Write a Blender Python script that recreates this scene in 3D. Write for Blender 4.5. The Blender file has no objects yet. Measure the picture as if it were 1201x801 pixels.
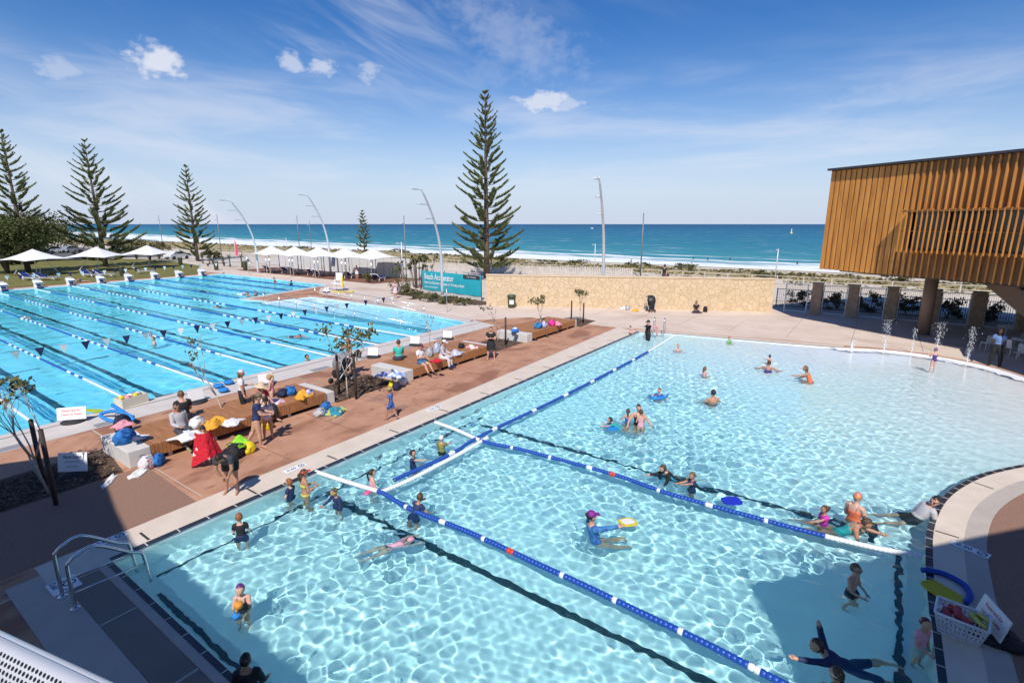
import bpy, bmesh, math, random
import numpy as np
from mathutils import Vector, Matrix, Euler
from mathutils.geometry import tessellate_polygon
from math import sin, cos, pi, radians, sqrt, atan2

sc = bpy.context.scene
C = sc.collection
random.seed(7)
rng = np.random.default_rng(11)

# ---------------------------------------------------------------- camera
CAM_H = 6.5
FPX, CX, CY = 611.0, 600.5, 400.5          # focal length / centre in photo pixels (1201 wide)
PITCH = math.atan(137.5 / FPX)
HEAD = radians(35.07)                       # heading of the view, from +X towards +Y
cam = bpy.data.cameras.new('camera')
camo = bpy.data.objects.new('camera', cam)
C.objects.link(camo)
camo.location = (0, 0, CAM_H)
camo.rotation_euler = (pi / 2 - PITCH, 0, HEAD - pi / 2)
cam.sensor_width = 36.0
cam.lens = FPX / 1201.0 * 36.0
cam.clip_start = 0.05
cam.clip_end = 60000
sc.camera = camo

# ---------------------------------------------------------------- sky + sun
SUN_EL, SUN_AZ = radians(49), radians(209.6)    # direction TOWARDS the sun
world = bpy.data.worlds.new('World')
sc.world = world
world.use_nodes = True
WN = world.node_tree

def build_sky():
    n, l = WN.nodes, WN.links
    bg = n['Background']
    bg.inputs[1].default_value = 0.115
    sky = n.new('ShaderNodeTexSky')
    sky.sky_type = 'NISHITA'
    sky.sun_disc = False
    sky.sun_elevation = SUN_EL
    sky.sun_rotation = pi / 2 - SUN_AZ
    sky.altitude = 0
    sky.air_density = 1.0
    sky.dust_density = 0.0
    sky.ozone_density = 2.5
    hs = n.new('ShaderNodeHueSaturation')
    hs.inputs['Saturation'].default_value = 1.38
    hs.inputs['Value'].default_value = .90
    hs.inputs['Hue'].default_value = .512
    l.new(sky.outputs[0], hs.inputs['Color'])
    tc = n.new('ShaderNodeTexCoord')
    sp = n.new('ShaderNodeSeparateXYZ')
    l.new(tc.outputs['Generated'], sp.inputs[0])

    def M(op, a, b=None, c=None, clamp=False):
        m = n.new('ShaderNodeMath')
        m.operation = op
        m.use_clamp = clamp
        for i, v in enumerate((a, b, c)):
            if v is None:
                continue
            if isinstance(v, (int, float)):
                m.inputs[i].default_value = v
            else:
                l.new(v, m.inputs[i])
        return m.outputs[0]

    def comb(x, y, z=0.0):
        c = n.new('ShaderNodeCombineXYZ')
        for i, v in enumerate((x, y, z)):
            if isinstance(v, (int, float)):
                c.inputs[i].default_value = v
            else:
                l.new(v, c.inputs[i])
        return c.outputs[0]

    def noise(vec, scale, detail=5, rough=.55, dist=0):
        t = n.new('ShaderNodeTexNoise')
        l.new(vec, t.inputs['Vector'])
        t.inputs['Scale'].default_value = scale
        t.inputs['Detail'].default_value = detail
        t.inputs['Roughness'].default_value = rough
        t.inputs['Distortion'].default_value = dist
        return t.outputs['Fac']

    def smooth(v, a, b):
        r = n.new('ShaderNodeMapRange')
        r.interpolation_type = 'SMOOTHSTEP'
        l.new(v, r.inputs['Value'])
        r.inputs['From Min'].default_value = a
        r.inputs['From Max'].default_value = b
        return r.outputs[0]
    el = M('ARCSINE', sp.outputs['Z'])
    az = M('ARCTAN2', sp.outputs['Y'], sp.outputs['X'])
    # high thin cirrus, long streaks drawn out along the wind
    u = M('ADD', M('MULTIPLY', az, 1.0), M('MULTIPLY', el, 1.1))
    v = M('SUBTRACT', M('MULTIPLY', el, 3.0), M('MULTIPLY', az, 1.35))
    c1 = noise(comb(M('MULTIPLY', u, .9), M('MULTIPLY', v, 2.2)), 2.6, 7, .62, .5)
    big = noise(comb(az, M('MULTIPLY', el, 1.6), 3.3), 2.2, 2, .5)
    left = smooth(az, radians(25), radians(75))
    cir = M('MULTIPLY', smooth(c1, .42, .78), smooth(big, .36, .62))
    cir = M('MULTIPLY', cir, M('ADD', .10, M('MULTIPLY', left, .62)))
    # low veil of stratus streaks above the horizon
    c2 = noise(comb(az, M('MULTIPLY', el, 5.5), 9.1), 3.0, 6, .58, .3)
    band = M('MULTIPLY', smooth(el, .02, .10), M('SUBTRACT', 1.0, smooth(el, .16, .30)))
    st = M('MULTIPLY', M('MULTIPLY', smooth(c2, .40, .72), band), .45)
    # milky air low over the sea
    air = n.new('ShaderNodeMix')
    air.data_type = 'RGBA'
    l.new(M('MULTIPLY', M('POWER', M('SUBTRACT', 1.0, smooth(el, -.02, .36)), 1.9), .95), air.inputs['Factor'])
    l.new(hs.outputs['Color'], air.inputs['A'])
    air.inputs['B'].default_value = (4.35, 5.05, 6.6, 1)
    tot = M('MAXIMUM', cir, st)
    # single puffs and one feathery wisp
    fw = Vector((cos(PITCH) * cos(HEAD), cos(PITCH) * sin(HEAD), -sin(PITCH)))
    rt = Vector((sin(HEAD), -cos(HEAD), 0))
    up = rt.cross(fw)
    wob = noise(comb(az, M('MULTIPLY', el, 1.4)), 34, 4, .6)
    for (x, y, w, h, a, soft) in [(184, 74, 31, 19, .85, 1.0), (72, 83, 22, 14, .40, .9), (343, 72, 18, 12, .55, .8), (377, 81, 19, 10, .6, .8),
                                  (433, 86, 15, 11, .45, .8), (640, 120, 36, 12, .75, .8), (664, 123, 20, 9, .5, .8), (600, 42, 70, 34, .26, 1.9),
                                  (570, 85, 30, 20, .14, 1.6), (1090, 100, 90, 14, .22, 1.6)]:
        d = fw * FPX + rt * (x - CX) + up * (CY - y)
        d.normalize()
        a0, e0 = atan2(d.y, d.x), math.asin(d.z)
        k = 1.0 / d.dot(fw)
        qa = M('MULTIPLY', M('SUBTRACT', az, a0), FPX * k / w * cos(e0))
        qe = M('MULTIPLY', M('SUBTRACT', el, e0), FPX * k / h)
        if w > 60 and h > 30:
            qe2 = M('ADD', qe, M('MULTIPLY', qa, -.9))
            qe = qe2
        r = M('SQRT', M('ADD', M('MULTIPLY', qa, qa), M('MULTIPLY', qe, qe)))
        r = M('ADD', r, M('MULTIPLY', M('SUBTRACT', wob, .5), 2.7))
        b = M('SUBTRACT', 1.0, smooth(r, .75 - soft * .45, .75 + soft * .5))
        tot = M('MAXIMUM', tot, M('MULTIPLY', b, a))
    mx = n.new('ShaderNodeMix')
    mx.data_type = 'RGBA'
    l.new(M('MINIMUM', tot, 1.0), mx.inputs['Factor'])
    l.new(air.outputs['Result'], mx.inputs['A'])
    mx.inputs['B'].default_value = (6.3, 6.5, 7.2, 1)
    l.new(mx.outputs['Result'], bg.inputs[0])
build_sky()

sun = bpy.data.lights.new('sun', 'SUN')
suno = bpy.data.objects.new('sun', sun)
C.objects.link(suno)
sun.energy = 4.4
sun.angle = radians(0.53)
sun.color = (1.0, 0.955, 0.89)
sun.cycles.is_caustics_light = True
to_sun = Vector((cos(SUN_EL) * cos(SUN_AZ), cos(SUN_EL) * sin(SUN_AZ), sin(SUN_EL)))
suno.rotation_euler = (-to_sun).to_track_quat('-Z', 'Y').to_euler()
suno.location = to_sun * 100

sc.view_settings.view_transform = 'Standard'
sc.view_settings.look = 'None'
sc.view_settings.exposure = 0.16
sc.view_settings.gamma = 1.0
sc.view_settings.use_curve_mapping = False
sc.cycles.use_denoising = True
sc.cycles.max_bounces = 14
sc.cycles.transmission_bounces = 12
sc.cycles.transparent_max_bounces = 16
sc.cycles.diffuse_bounces = 6
sc.cycles.caustics_reflective = True
sc.cycles.caustics_refractive = True
sc.cycles.sample_clamp_indirect = 15.0

# ---------------------------------------------------------------- where a point of the ground lies
_fw = Vector((cos(PITCH) * cos(HEAD), cos(PITCH) * sin(HEAD), -sin(PITCH)))
_rt = Vector((sin(HEAD), -cos(HEAD), 0))
_up = _rt.cross(_fw)

def G(x, y, z=0.0):
    d = _fw * FPX + _rt * (x - CX) + _up * (CY - y)
    t = (z - CAM_H) / d.z
    return Vector((d.x * t, d.y * t, z))

def rise(p, y):
    """height above p of the point seen at photo row y"""
    for k in range(1, 4000):
        v = p + Vector((0, 0, k * .01 - .0)) - Vector((0, 0, CAM_H))
        c = v.dot(_fw)
        if CY - FPX * v.dot(_up) / c <= y:
            return k * .01
    return 1.0

# ---------------------------------------------------------------- materials
MATS = {}
def mat(name, col=(.5, .5, .5), rough=.6, metal=0.0, var=0.0, scale=4.0, bump=0.0, bscale=None, spec=.5, col2=None, detail=4.0, bdist=.02, stretch=None, thr=(.35, .65), coords='Object'):
    if name in MATS:
        return MATS[name]
    m = bpy.data.materials.new(name)
    m.use_nodes = True
    nt = m.node_tree
    p = nt.nodes['Principled BSDF']
    p.inputs['Base Color'].default_value = (*col, 1)
    p.inputs['Roughness'].default_value = rough
    p.inputs['Metallic'].default_value = metal
    p.inputs['Specular IOR Level'].default_value = spec
    if var or col2 or bump:
        tc = nt.nodes.new('ShaderNodeTexCoord')
        mp = nt.nodes.new('ShaderNodeMapping')
        nt.links.new(tc.outputs[coords], mp.inputs[0])
        if stretch:
            mp.inputs['Scale'].default_value = stretch
        no = nt.nodes.new('ShaderNodeTexNoise')
        no.inputs['Scale'].default_value = scale
        no.inputs['Detail'].default_value = detail
        no.inputs['Roughness'].default_value = .6
        nt.links.new(mp.outputs[0], no.inputs['Vector'])
        if var or col2:
            cr = nt.nodes.new('ShaderNodeValToRGB')
            cr.color_ramp.elements[0].position, cr.color_ramp.elements[1].position = thr
            c2 = col2 if col2 else tuple(min(1, c * (1 + var)) for c in col)
            c1 = col if col2 else tuple(c * (1 - var) for c in col)
            cr.color_ramp.elements[0].color = (*c1, 1)
            cr.color_ramp.elements[1].color = (*c2, 1)
            nt.links.new(no.outputs['Fac'], cr.inputs[0])
            nt.links.new(cr.outputs[0], p.inputs['Base Color'])
        if bump:
            src = no
            if bscale:
                src = nt.nodes.new('ShaderNodeTexNoise')
                src.inputs['Scale'].default_value = bscale
                src.inputs['Detail'].default_value = 3
                nt.links.new(mp.outputs[0], src.inputs['Vector'])
            bp = nt.nodes.new('ShaderNodeBump')
            bp.inputs['Strength'].default_value = bump
            bp.inputs['Distance'].default_value = bdist
            nt.links.new(src.outputs['Fac'], bp.inputs['Height'])
            nt.links.new(bp.outputs[0], p.inputs['Normal'])
    MATS[name] = m
    return m

# ---------------------------------------------------------------- mesh builder
class MB:
    def __init__(s):
        s.v, s.f, s.mi, s.sm = [], [], [], []
    def add(s, verts, faces, mi=0, smooth=False):
        b = len(s.v)
        s.v.extend([tuple(p) for p in verts])
        for f in faces:
            s.f.append([b + i for i in f])
            s.mi.append(mi)
            s.sm.append(smooth)
        return s
    def box(s, c, size, rz=0.0, mi=0, rot=None, bev=0.0):
        hx, hy, hz = size[0] / 2, size[1] / 2, size[2] / 2
        R = rot if rot is not None else Matrix.Rotation(rz, 3, 'Z')
        c = Vector(c)
        if bev <= 0:
            vs = [c + R @ Vector((x * hx, y * hy, z * hz)) for x in (-1, 1) for y in (-1, 1) for z in (-1, 1)]
            fs = [(0, 1, 3, 2), (4, 6, 7, 5), (0, 4, 5, 1), (2, 3, 7, 6), (0, 2, 6, 4), (1, 5, 7, 3)]
            return s.add(vs, fs, mi)
        bm = bmesh.new()
        bmesh.ops.create_cube(bm, size=1.0)
        for v in bm.verts:
            v.co = Vector((v.co.x * size[0], v.co.y * size[1], v.co.z * size[2]))
        bmesh.ops.bevel(bm, geom=bm.edges[:], offset=bev, segments=2, affect='EDGES', profile=.6)
        bm.verts.index_update()
        s.add([c + R @ v.co for v in bm.verts], [[v.index for v in f.verts] for f in bm.faces], mi)
        bm.free()
        return s
    def tube(s, pts, rad, n=8, mi=0, caps=True, smooth=True):
        pts = [Vector(p) for p in pts]
        if isinstance(rad, (int, float)):
            rad = [rad] * len(pts)
        vs, fs = [], []
        prev = None
        for i, p in enumerate(pts):
            t = (pts[min(i + 1, len(pts) - 1)] - pts[max(i - 1, 0)])
            if t.length < 1e-9:
                t = Vector((0, 0, 1))
            t.normalize()
            if prev is None:
                a = Vector((0, 0, 1)) if abs(t.z) < .9 else Vector((1, 0, 0))
                u = t.cross(a).normalized()
            else:
                u = (prev - t * prev.dot(t))
                u = u.normalized() if u.length > 1e-6 else t.orthogonal().normalized()
            prev = u
            w = t.cross(u)
            for k in range(n):
                an = 2 * pi * k / n
                vs.append(p + (u * cos(an) + w * sin(an)) * rad[i])
        for i in range(len(pts) - 1):
            for k in range(n):
                fs.append((i * n + k, i * n + (k + 1) % n, (i + 1) * n + (k + 1) % n, (i + 1) * n + k))
        if caps:
            fs.append(tuple(range(n - 1, -1, -1)))
            fs.append(tuple(range((len(pts) - 1) * n, len(pts) * n)))
        return s.add(vs, fs, mi, smooth)
    def lathe(s, c, prof, n=16, mi=0, smooth=True, rot=None):
        c = Vector(c)
        R = rot if rot is not None else Matrix.Identity(3)
        vs, fs = [], []
        for (r, z) in prof:
            for k in range(n):
                a = 2 * pi * k / n
                vs.append(c + R @ Vector((r * cos(a), r * sin(a), z)))
        for i in range(len(prof) - 1):
            for k in range(n):
                fs.append((i * n + k, i * n + (k + 1) % n, (i + 1) * n + (k + 1) % n, (i + 1) * n + k))
        fs.append(tuple(range(n - 1, -1, -1)))
        fs.append(tuple(range((len(prof) - 1) * n, len(prof) * n)))
        return s.add(vs, fs, mi, smooth)
    def ball(s, c, r, n=10, m=7, mi=0, rot=None, jit=0.0):
        if isinstance(r, (int, float)):
            r = (r, r, r)
        c = Vector(c)
        R = rot if rot is not None else Matrix.Identity(3)
        vs, fs = [], []
        for i in range(m + 1):
            th = pi * i / m
            for k in range(n):
                a = 2 * pi * k / n
                q = 1 + (random.uniform(-jit, jit) if jit and 0 < i < m else 0)
                vs.append(c + R @ Vector((r[0] * sin(th) * cos(a) * q, r[1] * sin(th) * sin(a) * q, r[2] * cos(th) * q)))
        for i in range(m):
            for k in range(n):
                fs.append((i * n + k, (i + 1) * n + k, (i + 1) * n + (k + 1) % n, i * n + (k + 1) % n))
        return s.add(vs, fs, mi, True)
    def prism(s, poly, z0, z1, mi=0, mtop=None):
        n = len(poly)
        vs = [(p[0], p[1], z0) for p in poly] + [(p[0], p[1], z1) for p in poly]
        s.add(vs, [(i, (i + 1) % n, n + (i + 1) % n, n + i) for i in range(n)], mi)
        tri = tessellate_polygon([[Vector((p[0], p[1], 0)) for p in poly]])
        b = [(p[0], p[1], z1) for p in poly]
        s.add(b, tri, mi if mtop is None else mtop)
        s.add([(p[0], p[1], z0) for p in poly], [t[::-1] for t in tri], mi)
        return s
    def sheet(s, loops, z, mi=0):
        ls = [[Vector((p[0], p[1], 0)) for p in lp] for lp in loops]
        tri = tessellate_polygon(ls)
        flat = [(p[0], p[1], z) for lp in loops for p in lp]
        fx = []
        for t in tri:
            a, b, c = (Vector(flat[i]) for i in t)
            fx.append(t if (b - a).cross(c - a).z > 0 else t[::-1])
        return s.add(flat, fx, mi)
    def build(s, name, mats, parent=None, M=None, fixn=False):
        me = bpy.data.meshes.new(name)
        me.from_pydata(s.v, [], s.f)
        if not isinstance(mats, (list, tuple)):
            mats = [mats]
        for m in mats:
            me.materials.append(m)
        me.polygons.foreach_set('material_index', s.mi)
        me.polygons.foreach_set('use_smooth', s.sm)
        if M is not None:
            me.transform(M)
        if fixn:
            bm = bmesh.new()
            bm.from_mesh(me)
            bmesh.ops.recalc_face_normals(bm, faces=bm.faces)
            bm.to_mesh(me)
            bm.free()
        me.update()
        o = bpy.data.objects.new(name, me)
        C.objects.link(o)
        if parent is not None:
            o.parent = parent
        return o

def tag(o, label=None, cat=None, group=None, kind=None):
    if label:
        o['label'] = label
    if cat:
        o['category'] = cat
    if group:
        o['group'] = group
    if kind:
        o['kind'] = kind
    return o

def empty(name, loc, rz=0.0, label=None, cat=None, group=None):
    o = bpy.data.objects.new(name, None)
    C.objects.link(o)
    o.location = loc
    o.rotation_euler = (0, 0, rz)
    o.empty_display_size = .2
    return tag(o, label, cat, group)

def kids(o):
    return [c for c in bpy.data.objects if c.parent == o]

def copy_tree(o, loc=None, rz=None, label=None, group=None, parent=None, scale=None):
    c = o.copy()
    C.objects.link(c)
    if parent is not None:
        c.parent = parent
    if loc is not None:
        c.location = loc
    if rz is not None:
        c.rotation_euler = (0, 0, rz)
    if scale is not None:
        c.scale = scale if not isinstance(scale, (int, float)) else (scale,) * 3
    if label:
        c['label'] = label
    if group:
        c['group'] = group
    for ch in kids(o):
        copy_tree(ch, parent=c)
    return c

def text_mesh(body, size, mb, M, mi=0, bold=False, align='CENTER', sx=1.0):
    """lettering as flat mesh faces, appended to mb"""
    cu = bpy.data.curves.new('lettering', 'FONT')
    cu.body = body
    cu.size = size
    cu.align_x = align
    cu.align_y = 'CENTER'
    cu.resolution_u = 2
    if bold:
        cu.offset = size * .018
    o = bpy.data.objects.new('lettering', cu)
    C.objects.link(o)
    dg = bpy.context.evaluated_depsgraph_get()
    dg.update()
    me = bpy.data.meshes.new_from_object(o.evaluated_get(dg))
    S = Matrix.Diagonal((sx, 1, 1, 1))
    mb.add([M @ (S @ v.co) for v in me.vertices], [list(p.vertices) for p in me.polygons], mi)
    bpy.data.objects.remove(o)
    bpy.data.curves.remove(cu)
    bpy.data.meshes.remove(me)

def frame_M(o, xd, yd):
    """matrix with local x along xd, local y along yd, origin o"""
    xd, yd = Vector(xd).normalized(), Vector(yd).normalized()
    zd = xd.cross(yd)
    M = Matrix.Identity(4)
    for i in range(3):
        M[i][0], M[i][1], M[i][2], M[i][3] = xd[i], yd[i], zd[i], o[i]
    return M
# ================================================================ setting
W1, W2 = -0.06, -0.05          # water level of the teaching pool / lane pool

def smoothline(pts, sub=6):
    out = []
    n = len(pts)
    for i in range(n - 1):
        p0, p1, p2, p3 = (Vector(pts[max(0, min(n - 1, k))]) for k in (i - 1, i, i + 1, i + 2))
        for s in range(sub):
            t = s / sub
            out.append(tuple(.5 * ((2 * p1) + (p2 - p0) * t + (2 * p0 - 5 * p1 + 4 * p2 - p3) * t * t + (3 * p1 - p0 - 3 * p2 + p3) * t ** 3)))
    out.append(tuple(pts[-1]))
    return out

def offset(pts, d):
    """polyline shifted to its left by d"""
    out = []
    for i, p in enumerate(pts):
        a, b = Vector(pts[max(0, i - 1)]), Vector(pts[min(len(pts) - 1, i + 1)])
        t = (b - a).normalized()
        out.append((p[0] - t.y * d, p[1] + t.x * d))
    return out

beach_edge = smoothline([(32.65, 1.0), (33.3, -.6), (33.2, -2.6), (32.3, -4.5), (30.7, -5.8), (28.2, -7.0), (25, -7.6), (22, -6.5), (20.2, -4.9)], 5)
curve_edge = smoothline([(20.2, -4.9), (19.06, -3.95), (17.57, -2.88), (15.73, -2.04), (13.9, -1.62), (12.1, -1.48), (10.3, -1.45)], 6)
far_edge = [(30.4, 11.7), (31.05, 9.6), (31.6, 6.4), (32.0, 3.8), (32.65, 1.0)]
KIDS = [(2.88, -1.45), (2.88, 11.7)] + far_edge[:-1] + beach_edge[:-1] + curve_edge
LANE = [(0.5, 22.0), (26.7, 22.4), (28.0, 30), (28.3, 36.4), (28.0, 42.3), (24.2, 42.7), (23.7, 46.2), (33.0, 48.9), (35.1, 49.4), (35.1, 71.5), (0.5, 71.5)]

# ---- materials of the setting
m_terra = mat('terracotta aggregate', (.39, .19, .112), .85, scale=1.1, col2=(.52, .285, .175), bump=.25, bscale=60, bdist=.006, detail=10, thr=(.3, .7))
m_pale = mat('pale paving', (.58, .46, .37), .85, scale=.5, col2=(.66, .54, .45), bump=.15, bscale=50, bdist=.005, detail=8)
m_cop = mat('coping concrete', (.60, .50, .40), .75, scale=1.4, col2=(.67, .57, .47), bump=.1, bscale=40, bdist=.004, detail=8)
m_copgrey = mat('coping band', (.44, .38, .33), .75, scale=2, var=.06, detail=8)
m_lanecop = mat('lane pool coping', (.58, .52, .47), .7, scale=1.5, var=.06, detail=8)
m_dark = mat('dark tile', (.025, .03, .038), .35, scale=3, var=.3)
m_grout = mat('grout', (.55, .53, .5), .8)
m_grate = mat('grey grate', (.27, .235, .21), .6)
m_slot = mat('slot', (.03, .03, .03), .8)
m_tile = mat('pool tile', (.70, .88, .95), .45, scale=2.5, var=.03)
m_beach = mat('beach finish', (.80, .79, .78), .6, scale=3, var=.03)
m_line = mat('lane line tile', (.02, .045, .06), .5)
m_brown = mat('brown aggregate', (.22, .12, .08), .85, scale=30, col2=(.31, .18, .12), bump=.3, bscale=70, bdist=.006, detail=8)
m_white = mat('white paint', (.80, .80, .79), .5)
m_ink = mat('ink', (.03, .03, .05), .6)

def add_noise_mix(m, fac_scale, col, lo, hi, stretch=None):
    """lay a second colour over a material by large noise"""
    nt = m.node_tree
    p = nt.nodes['Principled BSDF']
    src = p.inputs['Base Color'].links[0].from_socket
    tc = nt.nodes.new('ShaderNodeTexCoord')
    mp = nt.nodes.new('ShaderNodeMapping')
    if stretch:
        mp.inputs['Scale'].default_value = stretch
    nt.links.new(tc.outputs['Object'], mp.inputs[0])
    no = nt.nodes.new('ShaderNodeTexNoise')
    no.inputs['Scale'].default_value = fac_scale
    no.inputs['Detail'].default_value = 6
    nt.links.new(mp.outputs[0], no.inputs['Vector'])
    mr = nt.nodes.new('ShaderNodeMapRange')
    mr.interpolation_type = 'SMOOTHSTEP'
    mr.inputs['From Min'].default_value, mr.inputs['From Max'].default_value = lo, hi
    nt.links.new(no.outputs['Fac'], mr.inputs['Value'])
    mx = nt.nodes.new('ShaderNodeMix')
    mx.data_type = 'RGBA'
    nt.links.new(mr.outputs[0], mx.inputs['Factor'])
    nt.links.new(src, mx.inputs['A'])
    mx.inputs['B'].default_value = (*col, 1)
    nt.links.new(mx.outputs['Result'], p.inputs['Base Color'])
add_noise_mix(m_terra, .42, (.29, .13, .075), .51, .64, (1, 1.7, 1))
add_noise_mix(m_terra, 1.6, (.27, .12, .07), .60, .70, (1, 2.2, 1))     # damp and worn patches
add_noise_mix(m_terra, 45, (.26, .13, .09), .58, .72)                    # dark chips in the aggregate
add_noise_mix(m_pale, .16, (.50, .37, .29), .55, .70)

def struct(o):
    o['kind'] = 'structure'
    return o

# ---- ground sheet: hole under the pool complex, falls to the sea bed in the west, reaches the horizon
m_ground = mat('sandy ground', (.52, .43, .34), .9, scale=.05, col2=(.60, .52, .42), detail=10, bump=.2, bscale=2, bdist=.05)
def ground():
    b = MB()
    Yn, Yx = -20000, 20000
    hx0, hx1, hy0, hy1 = -14, 45.5, -16, 80
    zg = -.05
    for (x0, x1, y0, y1) in [(-20000, hx0, Yn, Yx), (hx0, hx1, Yn, hy0), (hx0, hx1, hy1, Yx), (hx1, 84, Yn, Yx)]:
        b.add([(x0, y0, zg), (x1, y0, zg), (x1, y1, zg), (x0, y1, zg)], [(0, 1, 2, 3)])
    pr = [(84, zg), (95, -1.2), (120, -3.6), (150, -5.5), (400, -12), (45000, -14)]
    for (xa, za), (xb, zb) in zip(pr, pr[1:]):
        b.add([(xa, Yn, za), (xb, Yn, zb), (xb, Yx, zb), (xa, Yx, za)], [(0, 1, 2, 3)])
    struct(b.build('ground', m_ground))
ground()

def sheet(name, loops, z, m):
    return struct(MB().sheet(loops, z).build(name, m))

sheet('pool_deck', [[(-14.2, -16.2), (45.8, -16.2), (45.8, 80.2), (-14.2, 80.2)], LANE, KIDS], 0.0, m_terra)
sheet('pale_paving', [[(30.8, 20.0), (30.8, 13.2), (31.2, 12.2), (31.75, 9.8), (32.3, 6.5), (32.7, 3.9), (33.3, 1.1), (33.7, -.6), (33.6, -2.7), (32.6, -4.7), (30.8, -6.2), (28.2, -7.4),
                       (28, -16), (45.6, -16), (45.6, 80), (35.4, 80), (35.4, 49.0), (33.0, 47.6), (30.2, 44), (29.2, 36.4), (28.7, 30), (27.6, 22.6)]], .005, m_pale)
sheet('brown_paving', [[(-13, 12.75), (4.95, 12.75), (5.05, 15.9), (-13, 15.9)]], .005, m_brown)
sheet('brown_paving', [offset(curve_edge, .96)[::1] + [(2, -2.41), (2, -14), (24, -14), (24, -9.2), (21.2, -6.2)]], .005, m_brown)

def coping():
    b = MB()
    zc = .009
    b.sheet([[(1.95, 11.7), (30.4, 11.7), (30.9, 13.4), (22, 13.1), (14, 12.85), (1.95, 12.68)]], zc, 0)
    fo = offset(far_edge, .55)
    fo[0] = (30.9, 12.2)
    b.sheet([far_edge + fo[::-1]], zc, 0)
    c0 = curve_edge
    for (da, db, mi) in ((0, .60, 0), (.60, .96, 1)):
        pa, pb = offset(c0, da), offset(c0, db)
        for i in range(len(pa) - 1):
            b.add([(*pa[i], zc), (*pa[i + 1], zc), (*pb[i + 1], zc), (*pb[i], zc)], [(3, 2, 1, 0) if False else (0, 1, 2, 3)], mi)
    for (y0, y1, mi) in ((-1.45, -2.05, 0), (-2.05, -2.41, 1)):
        b.add([(2.0, y0, zc), (2.0, y1, zc), (10.3, y1, zc), (10.3, y0, zc)], [(0, 1, 2, 3)], mi)
    # near side: narrow kerb, the grate and the outer band
    b.add([(2.66, -1.45, zc), (2.88, -1.45, zc), (2.88, 11.7, zc), (2.66, 11.7, zc)], [(0, 1, 2, 3)], 1)
    b.add([(1.45, -1.45, zc), (2.12, -1.45, zc), (2.12, 11.7, zc), (1.45, 11.7, zc)], [(0, 1, 2, 3)], 1)
    b.add([(1.45, 11.7, zc), (1.95, 11.7, zc), (1.95, 12.3, zc), (1.45, 12.3, zc)], [(0, 1, 2, 3)], 1)
    # expansion joints
    for x in np.arange(3.6, 30, 2.35):
        b.add([(x, 11.9, zc + .003), (x + .05, 11.9, zc + .003), (x + .05, 12.35, zc + .003), (x, 12.35, zc + .003)], [(0, 1, 2, 3)], 2)
    n = len(c0)
    for i in range(3, n - 2, 11):
        a = offset(c0, .12)[i]
        d = offset(c0, .52)[i]
        v = Vector((d[0] - a[0], d[1] - a[1])).normalized()
        w = Vector((-v.y, v.x)) * .022
        b.add([(a[0] - w.x, a[1] - w.y, zc + .003), (a[0] + w.x, a[1] + w.y, zc + .003), (d[0] + w.x, d[1] + w.y, zc + .003), (d[0] - w.x, d[1] - w.y, zc + .003)], [(0, 1, 2, 3)], 2)
    struct(b.build('coping', [m_cop, m_copgrey, m_slot], fixn=False))
    # dark tile lip with grout ticks
    e = MB()
    lip = [(2.88, -1.45), (2.88, 11.7)] + far_edge
    lip2 = curve_edge + [(2.88, -1.45)]
    def strip(path, d, z0, z1, tick):
        acc = 0
        out = offset(path, d)
        for i in range(len(path) - 1):
            p, q, po, qo = path[i], path[i + 1], out[i], out[i + 1]
            e.add([(*p, z0), (*q, z0), (*qo, z1), (*po, z1)], [(0, 1, 2, 3)], 0)
            L = (Vector(q) - Vector(p)).length
            k = tick - acc
            while k < L:
                t = k / L
                a = Vector(p).lerp(Vector(q), t)
                bq = Vector(po).lerp(Vector(qo), t)
                u = (Vector(q) - Vector(p)).normalized() * .012
                e.add([(a.x - u.x, a.y - u.y, z0 + .003), (a.x + u.x, a.y + u.y, z0 + .003), (bq.x + u.x, bq.y + u.y, z1 + .003), (bq.x - u.x, bq.y - u.y, z1 + .003)], [(0, 1, 2, 3)], 1)
                k += tick
            acc = (acc + L) % tick
    strip(offset([(2.9, 11.7), (30.4, 11.7)], -.02), .17, .011, .013, .62)
    strip(offset(far_edge, -.02), .09, .011, .013, .62)
    strip(offset(curve_edge, -.02), .12, .013, .013, .4)
    strip([(10.3, -1.45), (2.9, -1.45)], .11, .013, .013, .4)
    strip([(2.9, -1.45), (2.9, 11.7)], .10, .011, .013, .62)
    struct(e.build('pool_edge_tiles', [m_dark, m_grout]))
    # grate
    g = MB()
    y = -1.3
    while y < 11.6:
        y2 = min(y + 2.2, 11.6)
        g.add([(2.13, y, -.03), (2.65, y, -.03), (2.65, y2, -.03), (2.13, y2, -.03)], [(0, 1, 2, 3)], 1)
        yy = y
        while yy < y2 - .03:
            g.box((2.39, yy + .015, .0), (.52, .018, .02), 0, 0)
            yy += .036
        for xx in (2.16, 2.39, 2.62):
            g.box((xx, (y + y2) / 2, -.012), (.02, y2 - y - .02, .018), 0, 0)
        g.box((2.39, y2 + .012, .004), (.52, .04, .022), 0, 2)
        y = y2 + .03
    struct(g.build('overflow_grate', [m_grate, m_slot, m_copgrey]))
coping()

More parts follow.
